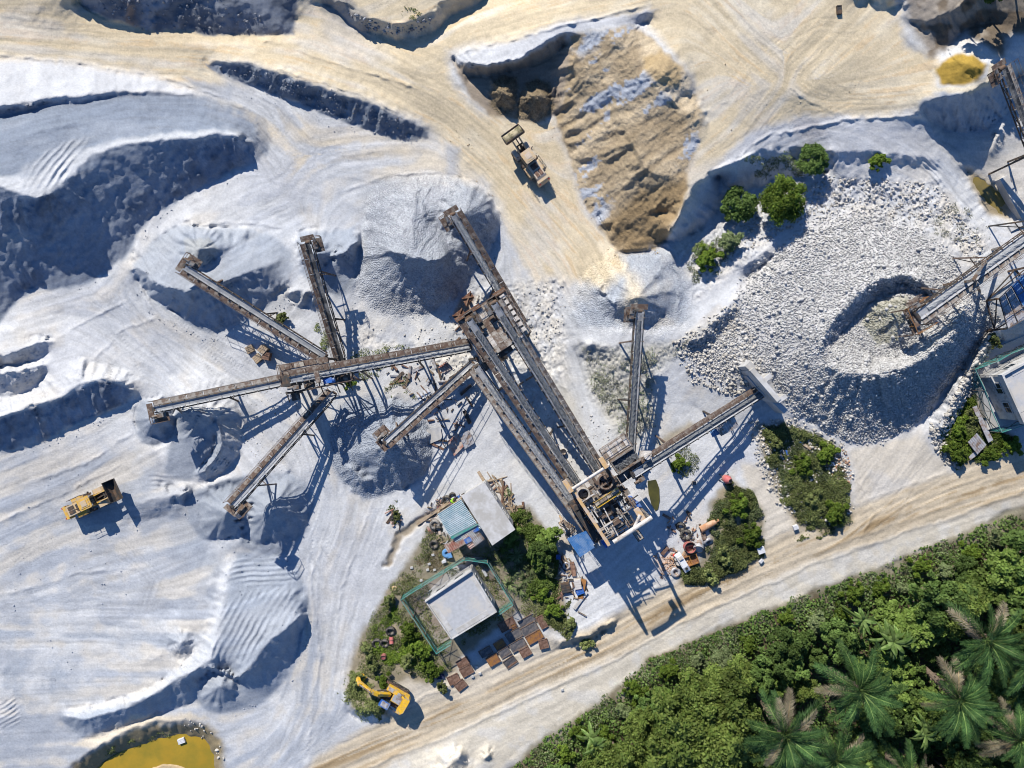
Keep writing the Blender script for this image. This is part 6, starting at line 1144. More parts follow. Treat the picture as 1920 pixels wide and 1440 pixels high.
# red drum mixer by the weeds
r = root('drum_mixer', G(1356,895), 'small red drum mixer at the edge of the yard weeds', 'mixer'); b = MB(); b.tube((0, 0, .45), (.25, -.15, 1.0), .42, 16, .5); b.tube((.25, -.15, 1.0), (.42, -.25, 1.35), .5, 16, .28); b.build('drum', M['pink'], r, True)
b = MB(); b.tube((.43, -.255, 1.36), (.40, -.235, 1.30), .24, 14); b.build('mouth', M['black'], r); b = MB()
for p, q in (((-.5, -.4, 0), (0, 0, .7)), ((-.5, .4, 0), (0, 0, .7)), ((.6, -.5, 0), (0, 0, .6)), ((.6, .4, 0), (0, 0, .6))): b.bar(p, q, .08)
b.build('stand', M['dark'], r)
# portable engine set: white tank body with a rusty box beside it
r = root('engine_set', G(1277,1052), 'small white engine body with a black filler and two pale drums, beside a rusty tray', 'engine', None, math.radians(-58)); b = MB(); b.extrude([(-1.15, .25), (.9, .25), (1.25, .5), (1.2, .75), (.5, 1.05), (-1.15, 1.0)], (0, 0, 0), (1, 0, 0), UP, (0, 1, 0), .75); b.build('body', M['bag'], r)
b = MB(); b.tube((.75, 0, .8), (.75, 0, 1.06), .17, 12); b.build('filler', M['black'], r); b = MB(); b.abox(-1.1, 1.0, -.3, .3, .02, .25); b.build('skid', M['dark'], r); b = MB(); b.abox(-1.0, .2, -.3, -.26, 1.02, 1.1); b.abox(-.9, -.5, -.2, .3, 1.0, 1.2); b.build('cover', M['white'], r)
for i, (u, v) in enumerate(((1270,1053),(1266,1045))): drum(u, v, .36-.05*i, .6, ('round white barrel against the small engine body', 'smaller cream barrel beside the round white one')[i], 'white', open_=False, name='barrel', cat='barrel')
b = MB(G(1264,1041,.25)); b.torus(G(1264,1041,.25), UP, .12, .12, 10, 8); b.tube(G(1264,1041,.0), G(1264,1041,.45), .2, 8, .12); tag(b.build('red_can', M['red']), 'bright red can beside the cream barrel', 'can')
r = root('rusty_tray', G(1294,1048), 'open orange-rusted tray next to the white engine body', 'tray', None, math.radians(20)); b = MB(); b.abox(-.75, .75, -.55, .55, .1, .2); b.build('floor', M['orust'], r)
for x, y, a_, c_ in ((-.75, 0, .05, .55), (.75, 0, .05, .55), (0, -.55, .7, .05), (0, .55, .7, .05), (-.1, 0, .04, .5)): b = MB(); b.abox(x-a_, x+a_, y-c_, y+c_, .2, .62); b.build('side', M['orust'], r)
# log / rusty cylinder
b = MB(G(1323,988,.3)); b.tube(G(1312,992,.35), G(1340,977,.35), .42, 14, .34); b.tube(G(1340,977,.35), G(1346,974,.35), .2, 10); tag(b.build('rusty_boiler', M['terra'], None, True), 'long rust-coloured cylinder lying along the edge of the yard weeds', 'cylinder')
# zinc sheets, planks, pale bags, boxes
def sheet(uv4, dz, m, lab, waves=6, name='metal_sheet'):
    w = [G(u, v, dz) for u, v in uv4]; o_ = corrugated(name, w, m, None, w[0], waves, .04); tag(o_, lab, 'metal sheet')
sheet([(1815,763),(1823,760),(1854,824),(1845,829)], .75, 'zinc', 'long narrow zinc sheet lying in the weeds below the right-hand fence', 3); sheet([(1806,828),(1823,811),(1841,833),(1824,851)], .8, 'zinc', 'square zinc sheet propped in the weeds by the right-hand fence', 6); sheet([(1811,856),(1821,846),(1826,853),(1814,862)], .5, 'zinc', 'small bent zinc scrap beneath the square sheet', 2)
sheet([(838,828),(858,812),(871,836),(852,855)], .3, 'rsheet', 'pinkish sheet lying on the yard between conveyor shadows', 4); sheet([(860,815),(880,806),(890,830),(872,842)], .4, 'zinc', 'crumpled white sheet beside the pinkish one', 3); sheet([(824,690),(840,678),(853,692),(838,704)], 2.0, 'rsheet', 'pale pinkish sheet roof beside the short conveyor', 5); sheet([(800,805),(826,800),(830,822),(806,832)], .25, 'conc', 'grey slab sheet under the long shadow right of the round heap', 2)
for (u, v, L_, w, a_, m, lab) in ((935,945,9.0,.32,58,'wood','long thick timber lying along the slab roof, nearest the roof'),(948,938,8.0,.10,57,'wood','long thin pole lying beside the thick timber'),(955,935,7.0,.09,54,'wood','thin pole furthest from the slab roof'),(812,962,4.5,.3,-35,'wood','pale plank left of the corrugated shed'),(1074,1066,1.6,.5,80,'brust','short rusty channel by the pale tyre on the scrap heap'),(1091,1103,2.2,.6,-78,'orust','rounded orange-rusted trough on the scrap heap'),(1091,1150,1.1,.12,28,'rust','short rusty bar on the pale ground near the road'),(1246,1032,1.1,.35,-52,'brust','small rusty plate beside the crusher shadow'),(1088,1125,2.4,.35,-52,'concw','pale concrete beam lying askew below the scrap heap'),(1060,1047,1.6,.18,60,'wood','short board pile above the pale tyre'),(1057,1052,1.5,.14,52,'wood','second short board beside the board pile'),(876,782,1.7,.4,65,'dark','dark steel bar on the pale yard right of the short conveyor'),(880,745+8,1.4,.2,58,'dark','row of dark bolts on the pale yard below the screen house'),(1572,20,.9,.5,85,'dark','small dark post casting a thin shadow on the sand plateau')):
    p = G(u, v, .25); d = Vector((math.cos(math.radians(-a_)), math.sin(math.radians(-a_)), 0)); z0 = gz(*(p-d*L_/2).xy); z1 = gz(*(p+d*L_/2).xy); A_ = p-d*L_/2; B_ = p+d*L_/2; A_.z = z0+.18; B_.z = z1+.18
    b = MB(p); b.bar(A_, B_, w, min(.3, w)); b.bar(A_.lerp(B_, .1)+UP*.03, A_.lerp(B_, .14)+UP*.03, w*1.06, .32 if w > .3 else w); tag(b.build('timber' if m == 'wood' else 'scrap_bar', M[m]), lab, 'timber' if m == 'wood' else 'scrap')
for (u, v, w, d, h, a_, m, lab) in ((470,655,.85,.85,.35,28,'wood','flat wooden pallet box by itself beside the left heap'),(484,672,.9,.9,.3,40,'wood','flat pallet below the single box'),(497,656,.9,.9,.9,50,'wood','stacked brown crate, right of the flat pallets'),(503,668,.8,.9,.8,-12,'brust','rusty crate leaning against the stacked brown one'),(1082,1092,.75,1.1,.9,8,'white','white box on the scrap heap below the blue canopy'),(1060,1100,1.0,1.1,.5,12,'dark','black bin beside the white box'),(1086,1105,.9,.8,.7,20,'bluep','dark blue drum-shaped motor under the white box'),(1054,1112,.8,.6,.15,35,'rsheet','red-brown sheet lying below the black bin'),(1424,1030,.8,.75,.6,20,'bag','white box standing at the edge of the yard weeds beside the road'),(1426,1051,.5,.3,.35,50,'bag','small white chip by the road edge'),(1490,988,.55,.5,.4,20,'bag','small white box at the foot of the middle weed patch'),(833,1052,.5,.3,.3,20,'bag','small white block on the brown soil, nearest the fence'),(832,960,.55,.45,.3,-30,'zinc','small grey tank by the shed'),(586,725,.5,.5,.6,0,'bluep','small blue box under the transfer tower'),(909,1073,.85,.3,.3,-60,'bag','white bench inside the netted compound'),(826,1268,.9,.5,.15,10,'navy','dark blue crate sunk in the weeds by the excavator'),(1046,1042,.5,.5,.7,0,'bluep','bright blue can at the top of the scrap heap'),(1300,905,.4,.4,.5,0,'steel','grey box beneath the bin conveyor'),(345,1388-4,.8,.6,.7,20,'bag','pale pump box among the rocks at the pond edge')):
    g = G(u, v); r = root('crate' if 'crate' in lab or 'pallet' in lab else 'box', g, lab, 'crate' if 'crate' in lab or 'pallet' in lab else 'box', None, math.radians(a_)); b = MB(); b.abox(-w/2, w/2, -d/2, d/2, 0, h); b.build('body', M[m], r)
    b = MB(); n = 4
    for k in range(n): b.abox(-w/2-.015, w/2+.015, -d/2+d*k/n+.01, -d/2+d*(k+1)/n-.02, h+.001, h+.03)
    b.build('lid', M['yellow'] if 'yellow top' in lab else M[m], r)
for (u, v, s_, lab) in ((740,1116-14,.2,'orange scrap of plastic in the weeds by the compound corner'),):
    b = MB(G(u, v)); b.torus(G(u, v, .15), UP, .2, .12, 10, 6); tag(b.build('orange_ball', M['orange']), lab, 'plastic scrap')
for (u, v) in ((834,1049),(805,1057),(802,1068),(815,1068),(772,1064),(790,1088),(812,1040),(875,1258),(900,1262),(893,1250),(886,1268),(1054,1293)):
    b = MB(G(u, v)); g = G(u, v, .08); b.box(g, (.16, .04, 0), (-.03, .12, .02), (0, 0, .1)); tag(b.build('pale_stone', M['concw']), 'loose pale stone lying near the concrete house and the plate rows', 'stone', 'pale stones round the concrete house')
b = MB(G(838,1035,.5)); rr = random.Random(2); b.torus(G(838,1036,.3), UP, .35, .22, 12, 6); b.box(G(843,1040,.35), (.3, .1, .1), (-.1, .25, 0), (0, 0, .18)); tag(b.build('crumpled_tarp', M['tarp']), 'crumpled light blue tarpaulin at the lower corner of the shed', 'tarpaulin')
b = MB(G(1003,1107,.4)); b.torus(G(1000,1107,.35), UP, .3, .15, 10, 6); b.box(G(1004,1106,.4), (.3, .1, 0), (-.1, .2, .05), (0, 0, .05)); tag(b.build('pink_cloth', M['pink']), 'scrap of pink cloth lying in the tall weeds', 'cloth')

# ------------------------------------------------------------------ motorcycle and the worker bending over it
g = G(858,931); r = root('motorcycle', g, 'blue and white motorcycle parked at the shed corner beside the worker', 'motorcycle', None, math.radians(28))
for x in (-.62, .62):
    b = MB(); b.torus((x, 0, .31), (0, 1, 0), .26, .06, 18, 8); wh = b.build('wheel', M['black'], r, True); b = MB(); b.tube((x, -.04, .31), (x, .04, .31), .2, 12); b.build('rim', M['zinc'], wh)
b = MB(); b.extrude([(-.55, .45), (.3, .35), (.5, .7), (.42, 1.0), (.25, .75), (-.2, .7), (-.7, .8)], (0, 0, 0), (1, 0, 0), UP, (0, 1, 0), .24); b.build('body', M['bluep'], r); b = MB(); b.abox(-.65, .1, -.13, .13, .76, .86); b.build('saddle', M['black'], r)
b = MB(); b.bar((.45, -.36, 1.05), (.45, .36, 1.05), .05); b.bar((.6, 0, .3), (.42, 0, 1.05), .08); b.build('handlebar', M['dark'], r); b = MB(); b.abox(.42, .6, -.14, .14, .82, 1.0); b.build('front_shield', M['bag'], r); b = MB(); b.tube((-.3, .16, .3), (-.75, .18, .4), .05, 8); b.build('exhaust', M['zinc'], r)
def person(g, label, heading):
    r = root('person', g, label, 'person', None, heading)
    J = dict(pel=(0, 0, .92), sp=(.10, 0, 1.14), ch=(.24, 0, 1.32), nk=(.33, 0, 1.44), hd=(.40, 0, 1.52), ht=(.46, 0, 1.62), lh=(0, .10, .88), lk=(.10, .12, .48), la=(.0, .13, .08), lt=(.18, .15, .05), rh=(0, -.10, .88), rk=(-.02, -.12, .47), ra=(-.14, -.13, .08), rt=(.04, -.15, .05), ls=(.27, .20, 1.36), le=(.40, .25, 1.10), lw=(.58, .18, .98), lf=(.66, .16, .95), rs=(.27, -.20, 1.36), re=(.38, -.26, 1.08), rw=(.56, -.20, .95), rf=(.64, -.18, .92))
    E = [('pel','sp'),('sp','ch'),('ch','nk'),('nk','hd'),('hd','ht'),('pel','lh'),('lh','lk'),('lk','la'),('la','lt'),('pel','rh'),('rh','rk'),('rk','ra'),('ra','rt'),('ch','ls'),('ls','le'),('le','lw'),('lw','lf'),('ch','rs'),('rs','re'),('re','rw'),('rw','rf')]
    Rd = dict(pel=.15, sp=.14, ch=.16, nk=.06, hd=.095, ht=.09, lh=.10, rh=.10, lk=.065, rk=.065, la=.045, ra=.045, lt=.04, rt=.04, ls=.075, rs=.075, le=.05, re=.05, lw=.035, rw=.035, lf=.035, rf=.035)
    ks = list(J); me = bpy.data.meshes.new('body'); me.from_pydata([J[k] for k in ks], [(ks.index(a), ks.index(b)) for a, b in E], []); ob = bpy.data.objects.new('body', me); COL.objects.link(ob); ob.parent = r; me.materials.append(M['skin'])
    sk = ob.modifiers.new('skin', 'SKIN'); sk.use_smooth_shade = True
    for i, k in enumerate(ks): me.skin_vertices[0].data[i].radius = (Rd[k], Rd[k]); me.skin_vertices[0].data[i].use_root = (k == 'pel')
    sb = ob.modifiers.new('sub', 'SUBSURF'); sb.levels = sb.render_levels = 1
    def garment(name, m, keys, grow, edges):
        me2 = bpy.data.meshes.new(name); me2.from_pydata([J[k] for k in keys], [(keys.index(a), keys.index(b)) for a, b in edges], []); o2 = bpy.data.objects.new(name, me2); COL.objects.link(o2); o2.parent = r; me2.materials.append(M[m]); s2 = o2.modifiers.new('skin', 'SKIN'); s2.use_smooth_shade = True
        for i, k in enumerate(keys): me2.skin_vertices[0].data[i].radius = (Rd[k]+grow, Rd[k]+grow); me2.skin_vertices[0].data[i].use_root = (i == 0)
        s3 = o2.modifiers.new('sub', 'SUBSURF'); s3.levels = s3.render_levels = 1
    garment('shirt', 'lime', ['ch','sp','pel','ls','le','rs','re'], .03, [('ch','sp'),('sp','pel'),('ch','ls'),('ls','le'),('ch','rs'),('rs','re')])
    garment('trousers', 'navy', ['pel','lh','lk','la','rh','rk','ra'], .018, [('pel','lh'),('lh','lk'),('lk','la'),('pel','rh'),('rh','rk'),('rk','ra')])
    b = MB(); c = Vector(J['ht'])
    for i in range(7):
        for j in range(12): a, e = 2*math.pi*j/12, -.2+i*(math.pi/2+.2)/6; b.v.append(c+Vector((.115*math.cos(a)*math.cos(e)-.02, .105*math.sin(a)*math.cos(e), .115*math.sin(e)+.01)))
    b.f = [(i*12+j, i*12+(j+1) % 12, (i+1)*12+(j+1) % 12, (i+1)*12+j) for i in range(6) for j in range(12)]; b.build('hair', M['hair'], r, True)
    b = MB(); f = Vector((.50, 0, 1.54)); b.box(f+Vector((.02, 0, 0)), (.02, 0, 0), (0, .016, 0), (0, 0, .025))
    for y in (-.035, .035): b.box(f+Vector((.0, y, .03)), (.012, 0, 0), (0, .014, 0), (0, 0, .009))
    b.box(f+Vector((-.005, 0, -.05)), (.01, 0, 0), (0, .03, 0), (0, 0, .007)); b.build('face', M['skin'], r)
    for y in (-.1, .1): b = MB(); b.box((.42, y, 1.58), (.025, 0, 0), (0, .012, 0), (0, 0, .035)); b.build('ear', M['skin'], r)
person(G(847,937), 'person in a lime green shirt and dark trousers bending over the motorcycle by the shed', math.radians(20))

# ------------------------------------------------------------------ concrete channel by the top-right puddle, and small scrap nobody could count
r = root('concrete_channel', P(1905,375,1), 'pale concrete channel wall beside the brown puddle at the right edge', 'wall'); o = r.location.copy()
wall_piece('channel_wall', P(1882,332,1.2), P(1930,420,1.2), 1.0, -.5, 1.2); wall_piece('channel_end', P(1895,428,1.2), P(1925,412,1.2), .8, -.5, 1.1)
def litter(label, poly, n, mats, seed, smin=.12, smax=.6):
    rr = random.Random(seed); us = [p[0] for p in poly]; vs = [p[1] for p in poly]; k = 0; bs = [MB() for _ in mats]
    while k < n:
        u, v = rr.uniform(min(us), max(us)), rr.uniform(min(vs), max(vs))
        if poly_sdf(poly, np.float32([u]), np.float32([v]))[0] > 0: continue
        k += 1; g = G(u, v, .1); a = rr.uniform(0, 3.14); L = rr.uniform(smin, smax)*rr.choice((1, 1, 2.2)); w = rr.uniform(.05, .35)*min(1, L); d = Vector((math.cos(a), math.sin(a), rr.uniform(-.25, .25))); s_ = Vector((-d.y, d.x, rr.uniform(-.2, .2))).normalized(); b = bs[rr.randrange(len(bs))]
        if rr.random() < .25: b.tube(g-d*L*.5+UP*.05, g+d*L*.5+UP*.05, w*.5, 7)
        else: b.box(g, d*L*.5, s_*w*.5, d.cross(s_)*rr.uniform(.02, .12))
    for b, m in zip(bs, mats):
        if b.v: tag(b.build('scrap_litter', M[m]), label, None, None, 'stuff')
litter('scrap metal and litter below the blue canopy', [(1040,1035),(1070,1050),(1105,1095),(1095,1125),(1050,1120),(1040,1080)], 90, ('brust', 'zinc', 'dark', 'wood'), 1); litter('scrap lying in the crusher shadow', [(1245,960),(1300,960),(1330,1010),(1300,1060),(1255,1050),(1250,1000)], 70, ('brust', 'dark', 'zinc', 'terra'), 2)
litter('scrap lying beside the short conveyor', [(690,690),(760,660),(870,690),(880,780),(860,850),(820,840),(800,760),(740,720)], 110, ('brust', 'zinc', 'wood', 'dark'), 3, .15, .8); litter('litter round the corrugated shed', [(800,950),(830,930),(850,945),(818,965),(845,1010),(832,1030),(805,1000)], 60, ('zinc', 'dark', 'wood', 'rsheet'), 4); litter('bits of steel on the pale ground by the screen house', [(840,590),(880,540),(990,600),(1000,640),(900,700),(850,650)], 50, ('brust', 'dark', 'steel'), 5); litter('scrap by the drain left of the shed', [(728,955),(748,940),(752,985),(735,990)], 22, ('brust', 'dark', 'rsheet'), 6, .2, .7)
litter('scrap along the slab roof timbers', [(905,895),(935,890),(985,960),(970,985),(940,950)], 40, ('wood', 'wood', 'brust'), 7, .3, 1.2); litter('litter in the rubble weeds', [(1420,800),(1560,830),(1600,960),(1500,980)], 40, ('zinc', 'bag', 'bluep', 'wood'), 8)
for i, (u, v) in enumerate(((792,742),(798,738),(804,734),(786,746))):
    b = MB(G(u, v)); d = Vector((.45, -.7, 0)); g = G(u, v, .18); b.tube(g-d*.45, g+d*.45, .17, 10); tag(b.build('roller', M['bag'], None, True), 'white idler roller lying in a row of four under the short conveyor', 'roller', 'spare rollers under the short conveyor')
# ------------------------------------------------------------------ foliage
def leaf_material(name, c, c2, trans=.28, rnd=.38):
    m = bpy.data.materials.new(name); m.use_nodes = True; nt = m.node_tree; N = nt.nodes; L = nt.links; b = N['Principled BSDF']; b.inputs['Roughness'].default_value = .6; b.inputs['Specular IOR Level'].default_value = .12
    ge = N.new('ShaderNodeNewGeometry'); mx = N.new('ShaderNodeMix'); mx.data_type = 'RGBA'; mx.inputs[6].default_value = (*c, 1); mx.inputs[7].default_value = (*c2, 1); L.new(ge.outputs['Random Per Island'], mx.inputs[0])
    tc = N.new('ShaderNodeTexCoord'); n = N.new('ShaderNodeTexNoise'); n.inputs['Scale'].default_value = .55; n.inputs['Detail'].default_value = 3; L.new(tc.outputs['Object'], n.inputs['Vector']); mr = N.new('ShaderNodeMapRange'); mr.inputs[1].default_value = .3; mr.inputs[2].default_value = .7; mr.inputs[3].default_value = .65; mr.inputs[4].default_value = 1.35; L.new(n.outputs[0], mr.inputs[0])
    m2 = N.new('ShaderNodeMix'); m2.data_type = 'RGBA'; m2.blend_type = 'MULTIPLY'; m2.inputs[0].default_value = 1; L.new(mx.outputs[2], m2.inputs[6]); L.new(mr.outputs[0], m2.inputs[7])
    oi = N.new('ShaderNodeObjectInfo'); r3 = N.new('ShaderNodeMapRange'); r3.inputs[3].default_value = 1-rnd; r3.inputs[4].default_value = 1+rnd; L.new(oi.outputs['Random'], r3.inputs[0]); m3 = N.new('ShaderNodeMix'); m3.data_type = 'RGBA'; m3.blend_type = 'MULTIPLY'; m3.inputs[0].default_value = 1; L.new(m2.outputs[2], m3.inputs[6]); L.new(r3.outputs[0], m3.inputs[7])
    L.new(m3.outputs[2], b.inputs['Base Color']); t = N.new('ShaderNodeBsdfTranslucent'); L.new(m3.outputs[2], t.inputs[0]); ms = N.new('ShaderNodeMixShader'); ms.inputs[0].default_value = trans; L.new(b.outputs[0], ms.inputs[1]); L.new(t.outputs[0], ms.inputs[2]); L.new(ms.outputs[0], N['Material Output'].inputs[0]); return m
LF = dict(
 deep=leaf_material('deep_leaf', (.060, .11, .026), (.15, .225, .060)), bright=leaf_material('bright_leaf', (.10, .17, .030), (.22, .30, .075)), olive=leaf_material('olive_leaf', (.080, .13, .025), (.18, .225, .055)),
 grey=leaf_material('grey_leaf', (.10, .145, .055), (.23, .27, .13)), weed=leaf_material('weed_leaf', (.095, .13, .038), (.26, .29, .11)), weedb=leaf_material('bright_weed_leaf', (.07, .13, .018), (.17, .23, .035)), dry=leaf_material('dry_leaf', (.16, .12, .06), (.30, .24, .14)),
 palm=leaf_material('palm_leaf', (.018, .052, .016), (.085, .165, .05), .18), palmdry=leaf_material('dry_palm_leaf', (.15, .135, .09), (.27, .23, .16), .15), banana=leaf_material('banana_leaf', (.09, .16, .035), (.20, .28, .09)), pale=leaf_material('pale_weed', (.22, .23, .17), (.36, .36, .29)))
M['bark'] = mat('bark', (.17, .13, .10), .9, bump=.5, bscale=12, var=.3)
def leaves_mesh(name, P_, Nn, sz, asp, m, seed, droop=0.0):
    """one pointed leaf of four corners at each point"""
    rg = np.random.default_rng(seed); n = len(P_); Nn = Nn/np.linalg.norm(Nn, axis=1, keepdims=True)
    r = rg.standard_normal((n, 3)); t = r-Nn*(r*Nn).sum(1, keepdims=True); t /= np.linalg.norm(t, axis=1, keepdims=True); bt = np.cross(Nn, t)
    s = np.broadcast_to(sz, (n,))[:, None]*rg.uniform(.7, 1.35, (n, 1)); a = t*s*.5; w = bt*s*.5*asp
    co = np.stack([P_-a, P_-w+a*.15, P_+a-Nn*s*droop, P_+w+a*.15], 1).reshape(-1, 3); q = np.arange(n*4).reshape(-1, 4)
    me = np_mesh(name, co, q, np.arange(n)*4, None); me.update(calc_edges=True); me.materials.append(m); return me
def crown_mesh(name, m, R, Hc, nclump, nleaf, sz, seed, flat=.75, asp=.62, lob=1.0):
    rg = np.random.default_rng(seed); C_ = []; 
    for k in range(nclump):
        a = rg.uniform(0, 2*math.pi); e = math.acos(rg.uniform(0.0, 1)); rr = rg.uniform(.35 if lob == 1 else .55, 1.0)*(1+lob*(.22*math.sin(2*a+seed)+.16*math.sin(3*a+2*seed)+(.25 if rg.random() < .15 else 0)))
        C_.append((R*rr*math.cos(a)*math.sin(e), R*rr*math.sin(a)*math.sin(e), Hc+R*flat*rr*math.cos(e)*.95-R*.1, R*rg.uniform(.08, .28)))
    C_ = np.array(C_); w = C_[:, 3]**2; idx = rg.choice(nclump, nleaf, p=w/w.sum()); d = rg.standard_normal((nleaf, 3)); d[:, 2] = np.abs(d[:, 2])*1.1-.25; d /= np.linalg.norm(d, axis=1, keepdims=True)
    P_ = C_[idx, :3]+d*C_[idx, 3:4]*rg.uniform(.55, 1.25, (nleaf, 1))*np.array([1, 1, .85]); Nn = d*.6+np.array([0, 0, .75])+.55*rg.standard_normal((nleaf, 3)); return leaves_mesh(name, P_, Nn, sz, asp, m, seed+1, .1), C_
def trunk_mesh(name, Hc, C_, r0, seed):
    b = MB(); rr = random.Random(seed); top = Vector((rr.uniform(-.3, .3), rr.uniform(-.3, .3), Hc)); b.tube((0, 0, -.4), top*.5, r0, 8, r0*.75); b.tube(top*.5, top, r0*.75, 8, r0*.5)
    for c in C_[:9]: q = Vector(c[:3]); s_ = top*rr.uniform(.5, .95); mid = s_.lerp(q, .5)+UP*.2; b.tube(s_, mid, r0*.38, 6, r0*.25); b.tube(mid, q, r0*.25, 6, r0*.10)
    return b.mesh(name, M['bark'], True)
KINDS = {}
def kind(key, m, R, Hc, nclump, nleaf, sz, seed, **kw):
    me, C_ = crown_mesh('crown', LF[m], R, Hc, nclump, nleaf, sz, seed, **kw); KINDS[key] = (me, trunk_mesh('trunk', Hc, C_, R*.07, seed), R, Hc)
kind('deep1', 'deep', 2.6, 3.6, 70, 7600, .34, 1); kind('deep2', 'deep', 2.2, 3.0, 56, 6400, .32, 2); kind('bright1', 'bright', 2.3, 3.2, 62, 6800, .34, 3); kind('bright2', 'bright', 1.9, 2.4, 50, 5400, .30, 4)
kind('olive1', 'olive', 3.0, 4.6, 95, 8200, .30, 5, flat=.6); kind('olive2', 'olive', 2.5, 4.2, 80, 7000, .30, 6, flat=.6); kind('grey1', 'grey', 1.4, 1.2, 40, 3000, .24, 7); kind('grey2', 'grey', 1.1, .9, 34, 2200, .22, 8); kind('bush1', 'deep', 1.6, 1.2, 75, 6200, .22, 9, lob=.2); kind('bush2', 'weedb', 1.05, .6, 36, 2400, .22, 10); kind('weed1', 'weed', .9, .45, 28, 1600, .20, 11); kind('bush3', 'weedb', 2.4, 1.9, 120, 11000, .23, 12, lob=.2)
TREES = []
def plant(key, u, v, zc, s, label, name='tree', cat='tree', grp=None, rot=None, onground=False):
    p = G(u, v) if onground else P(u, v, zc); z = gz(p.x, p.y); r = root(name, (p.x, p.y, z-.05), label, cat, grp, rot if rot is not None else R0.uniform(0, 6.28)); r.scale = (s, s, s*R0.uniform(.9, 1.1)); c, t, _, _ = KINDS[key]
    inst('crown', c, r, (0, 0, 0)); inst('trunk', t, r, (0, 0, 0)); TREES.append((r, u, v)); return r
# --- the forest below the road
def in_poly(poly, u, v):
    n = len(poly); c = False
    for i in range(n):
        (ax, ay), (bx, by) = poly[i], poly[(i+1) % n]
        if (ay > v) != (by > v) and u < ax+(v-ay)*(bx-ax)/(by-ay): c = not c
    return c
edge = lambda u: np.interp(u, [930,1020,1120,1220,1300,1420,1600,1750,1920,2090], [1470,1385,1320,1235,1200,1150,1080,1020,950,890])
PALMS = [(1590,1300,6.5,1.0,'oil palm in the middle of the forest corner, widest of the palms'),(1470,1362,6.0,1.0,'oil palm left of the widest palm, some fronds dried grey'),(1832,1192,6.5,1.0,'oil palm furthest up the slope toward the right edge'),(1808,1302,6.0,.92,'oil palm directly beneath the uppermost one at the right'),(1572,1432,5.5,.95,'oil palm cut by the bottom edge under the widest palm'),(1705,1452,5.0,.85,'oil palm with pale dry fronds at the bottom edge right of centre palms'),(1905,1385,5.5,.85,'oil palm in the dark lower right corner'),(1925,1235,6.5,.8,'oil palm half out of frame at the right edge')]
BAN = [(1618,1163,4.5,.9,'banana plant at the upper rim of the palm clearing, leaf tips yellowed'),(1676,1205,4.0,1.2,'largest banana plant, splayed leaves over a dark gap between palms'),(1735,1380,3.5,1.0,'bright banana plant low among the palms near the bottom edge'),(1118,1398,3.0,1.0,'spiky banana-like plant in the forest rim at lower left')]
rf = random.Random(21); pts = []
def far(u, v, d): return all((u-a)**2+(v-b_)**2 > d*d for a, b_ in pts)
keep = [(p[0], p[1], 70*p[3]) for p in PALMS]+[(p[0], p[1], 44) for p in BAN]
lab = dict(deep='rounded dark green tree in the forest below the dirt road', bright='bright green leafy tree in the forest below the dirt road', olive='olive-yellow open-crowned tree in the forest below the dirt road', grey='greyish green shrub along the pale verge of the forest')
for k in range(9000):
    u = rf.uniform(900, 2070); v = rf.uniform(880, 1560); d = v-edge(u)
    if d < 18: continue
    if d < 75:
        if d > 34 and far(u, v, 44): pts.append((u, v)); plant(rf.choice(['grey1','bush2','grey2','bush2']), u, v, .6, rf.uniform(.75, 1.2), lab['grey'], 'shrub', 'shrub', 'grey shrubs along the forest edge')
        continue
    if any((u-a)**2+(v-b_)**2 < q*q for a, b_, q in keep): continue
    ol = u < 1400 and v > 1255 and d > 95
    if not far(u, v, (46 if ol else 40)*rf.uniform(.75, 1.15)): continue
    pts.append((u, v)); kk = rf.choice(['olive1','olive2','olive1']) if ol else rf.choice(['deep1','deep2','bright1','bright2','deep2','bright2','olive2'] if u > 1400 else ['deep2','bright1','bright2','deep1','olive2'])
    plant(kk, u, v, 3.2 if ol else 1.6, rf.choice((.55, .7, .85, 1.0, 1.2, 1.35))*rf.uniform(.9, 1.08), lab[kk[:-1]], 'tree', 'tree', {'o': 'olive-yellow trees of the forest', 'd': 'dark trees of the forest', 'b': 'bright trees of the forest'}[kk[0]])
# every tree of the forest is told apart by the landmark it stands nearest to
LM = [(1590,1300,'widest oil palm'),(1470,1362,'oil palm left of the widest one'),(1832,1192,'uppermost oil palm'),(1808,1302,'oil palm beneath the uppermost one'),(1572,1432,'bottom-edge oil palm'),(1705,1452,'bottom-edge oil palm with pale fronds'),(1905,1385,'oil palm in the lower right corner'),(1618,1163,'yellow-tipped banana plant'),(1676,1205,'largest banana plant'),(1735,1380,'low bright banana plant'),(1118,1398,'spiky plant at the forest rim'),
 (1200,1262,'forest rim opposite the crusher shadow'),(1330,1195,'forest rim opposite the yard weeds'),(1530,1100,'forest rim opposite the rubble weeds'),(1720,1030,'forest rim opposite the spur road'),(1880,975,'right-hand end of the forest rim'),(1240,1400,'bottom edge in the olive corner'),(1380,1300,'dark gap between the olive trees and the palms')]
ORD = ['nearest', 'second', 'third', 'fourth', 'fifth', 'sixth', 'seventh', 'eighth', 'ninth', 'tenth', 'eleventh', 'twelfth', 'thirteenth', 'fourteenth', 'fifteenth', 'sixteenth']; cells = {}
for r, u, v in TREES:
    d, q = min((math.hypot(u-a, v-b_), (a, b_, t)) for a, b_, t in LM); dx, dy = u-q[0], v-q[1]
    side = 'right of' if dx > abs(dy) else 'left of' if -dx > abs(dy) else 'below' if dy > 0 else 'above'
    kd = {'d': 'dark green tree', 'b': 'bright green tree', 'o': 'olive-yellow tree', 'g': 'greyish green shrub'}[r['label'].replace('rounded dark', 'd')[0]]; cells.setdefault((kd, side, q[2]), []).append((d, r))
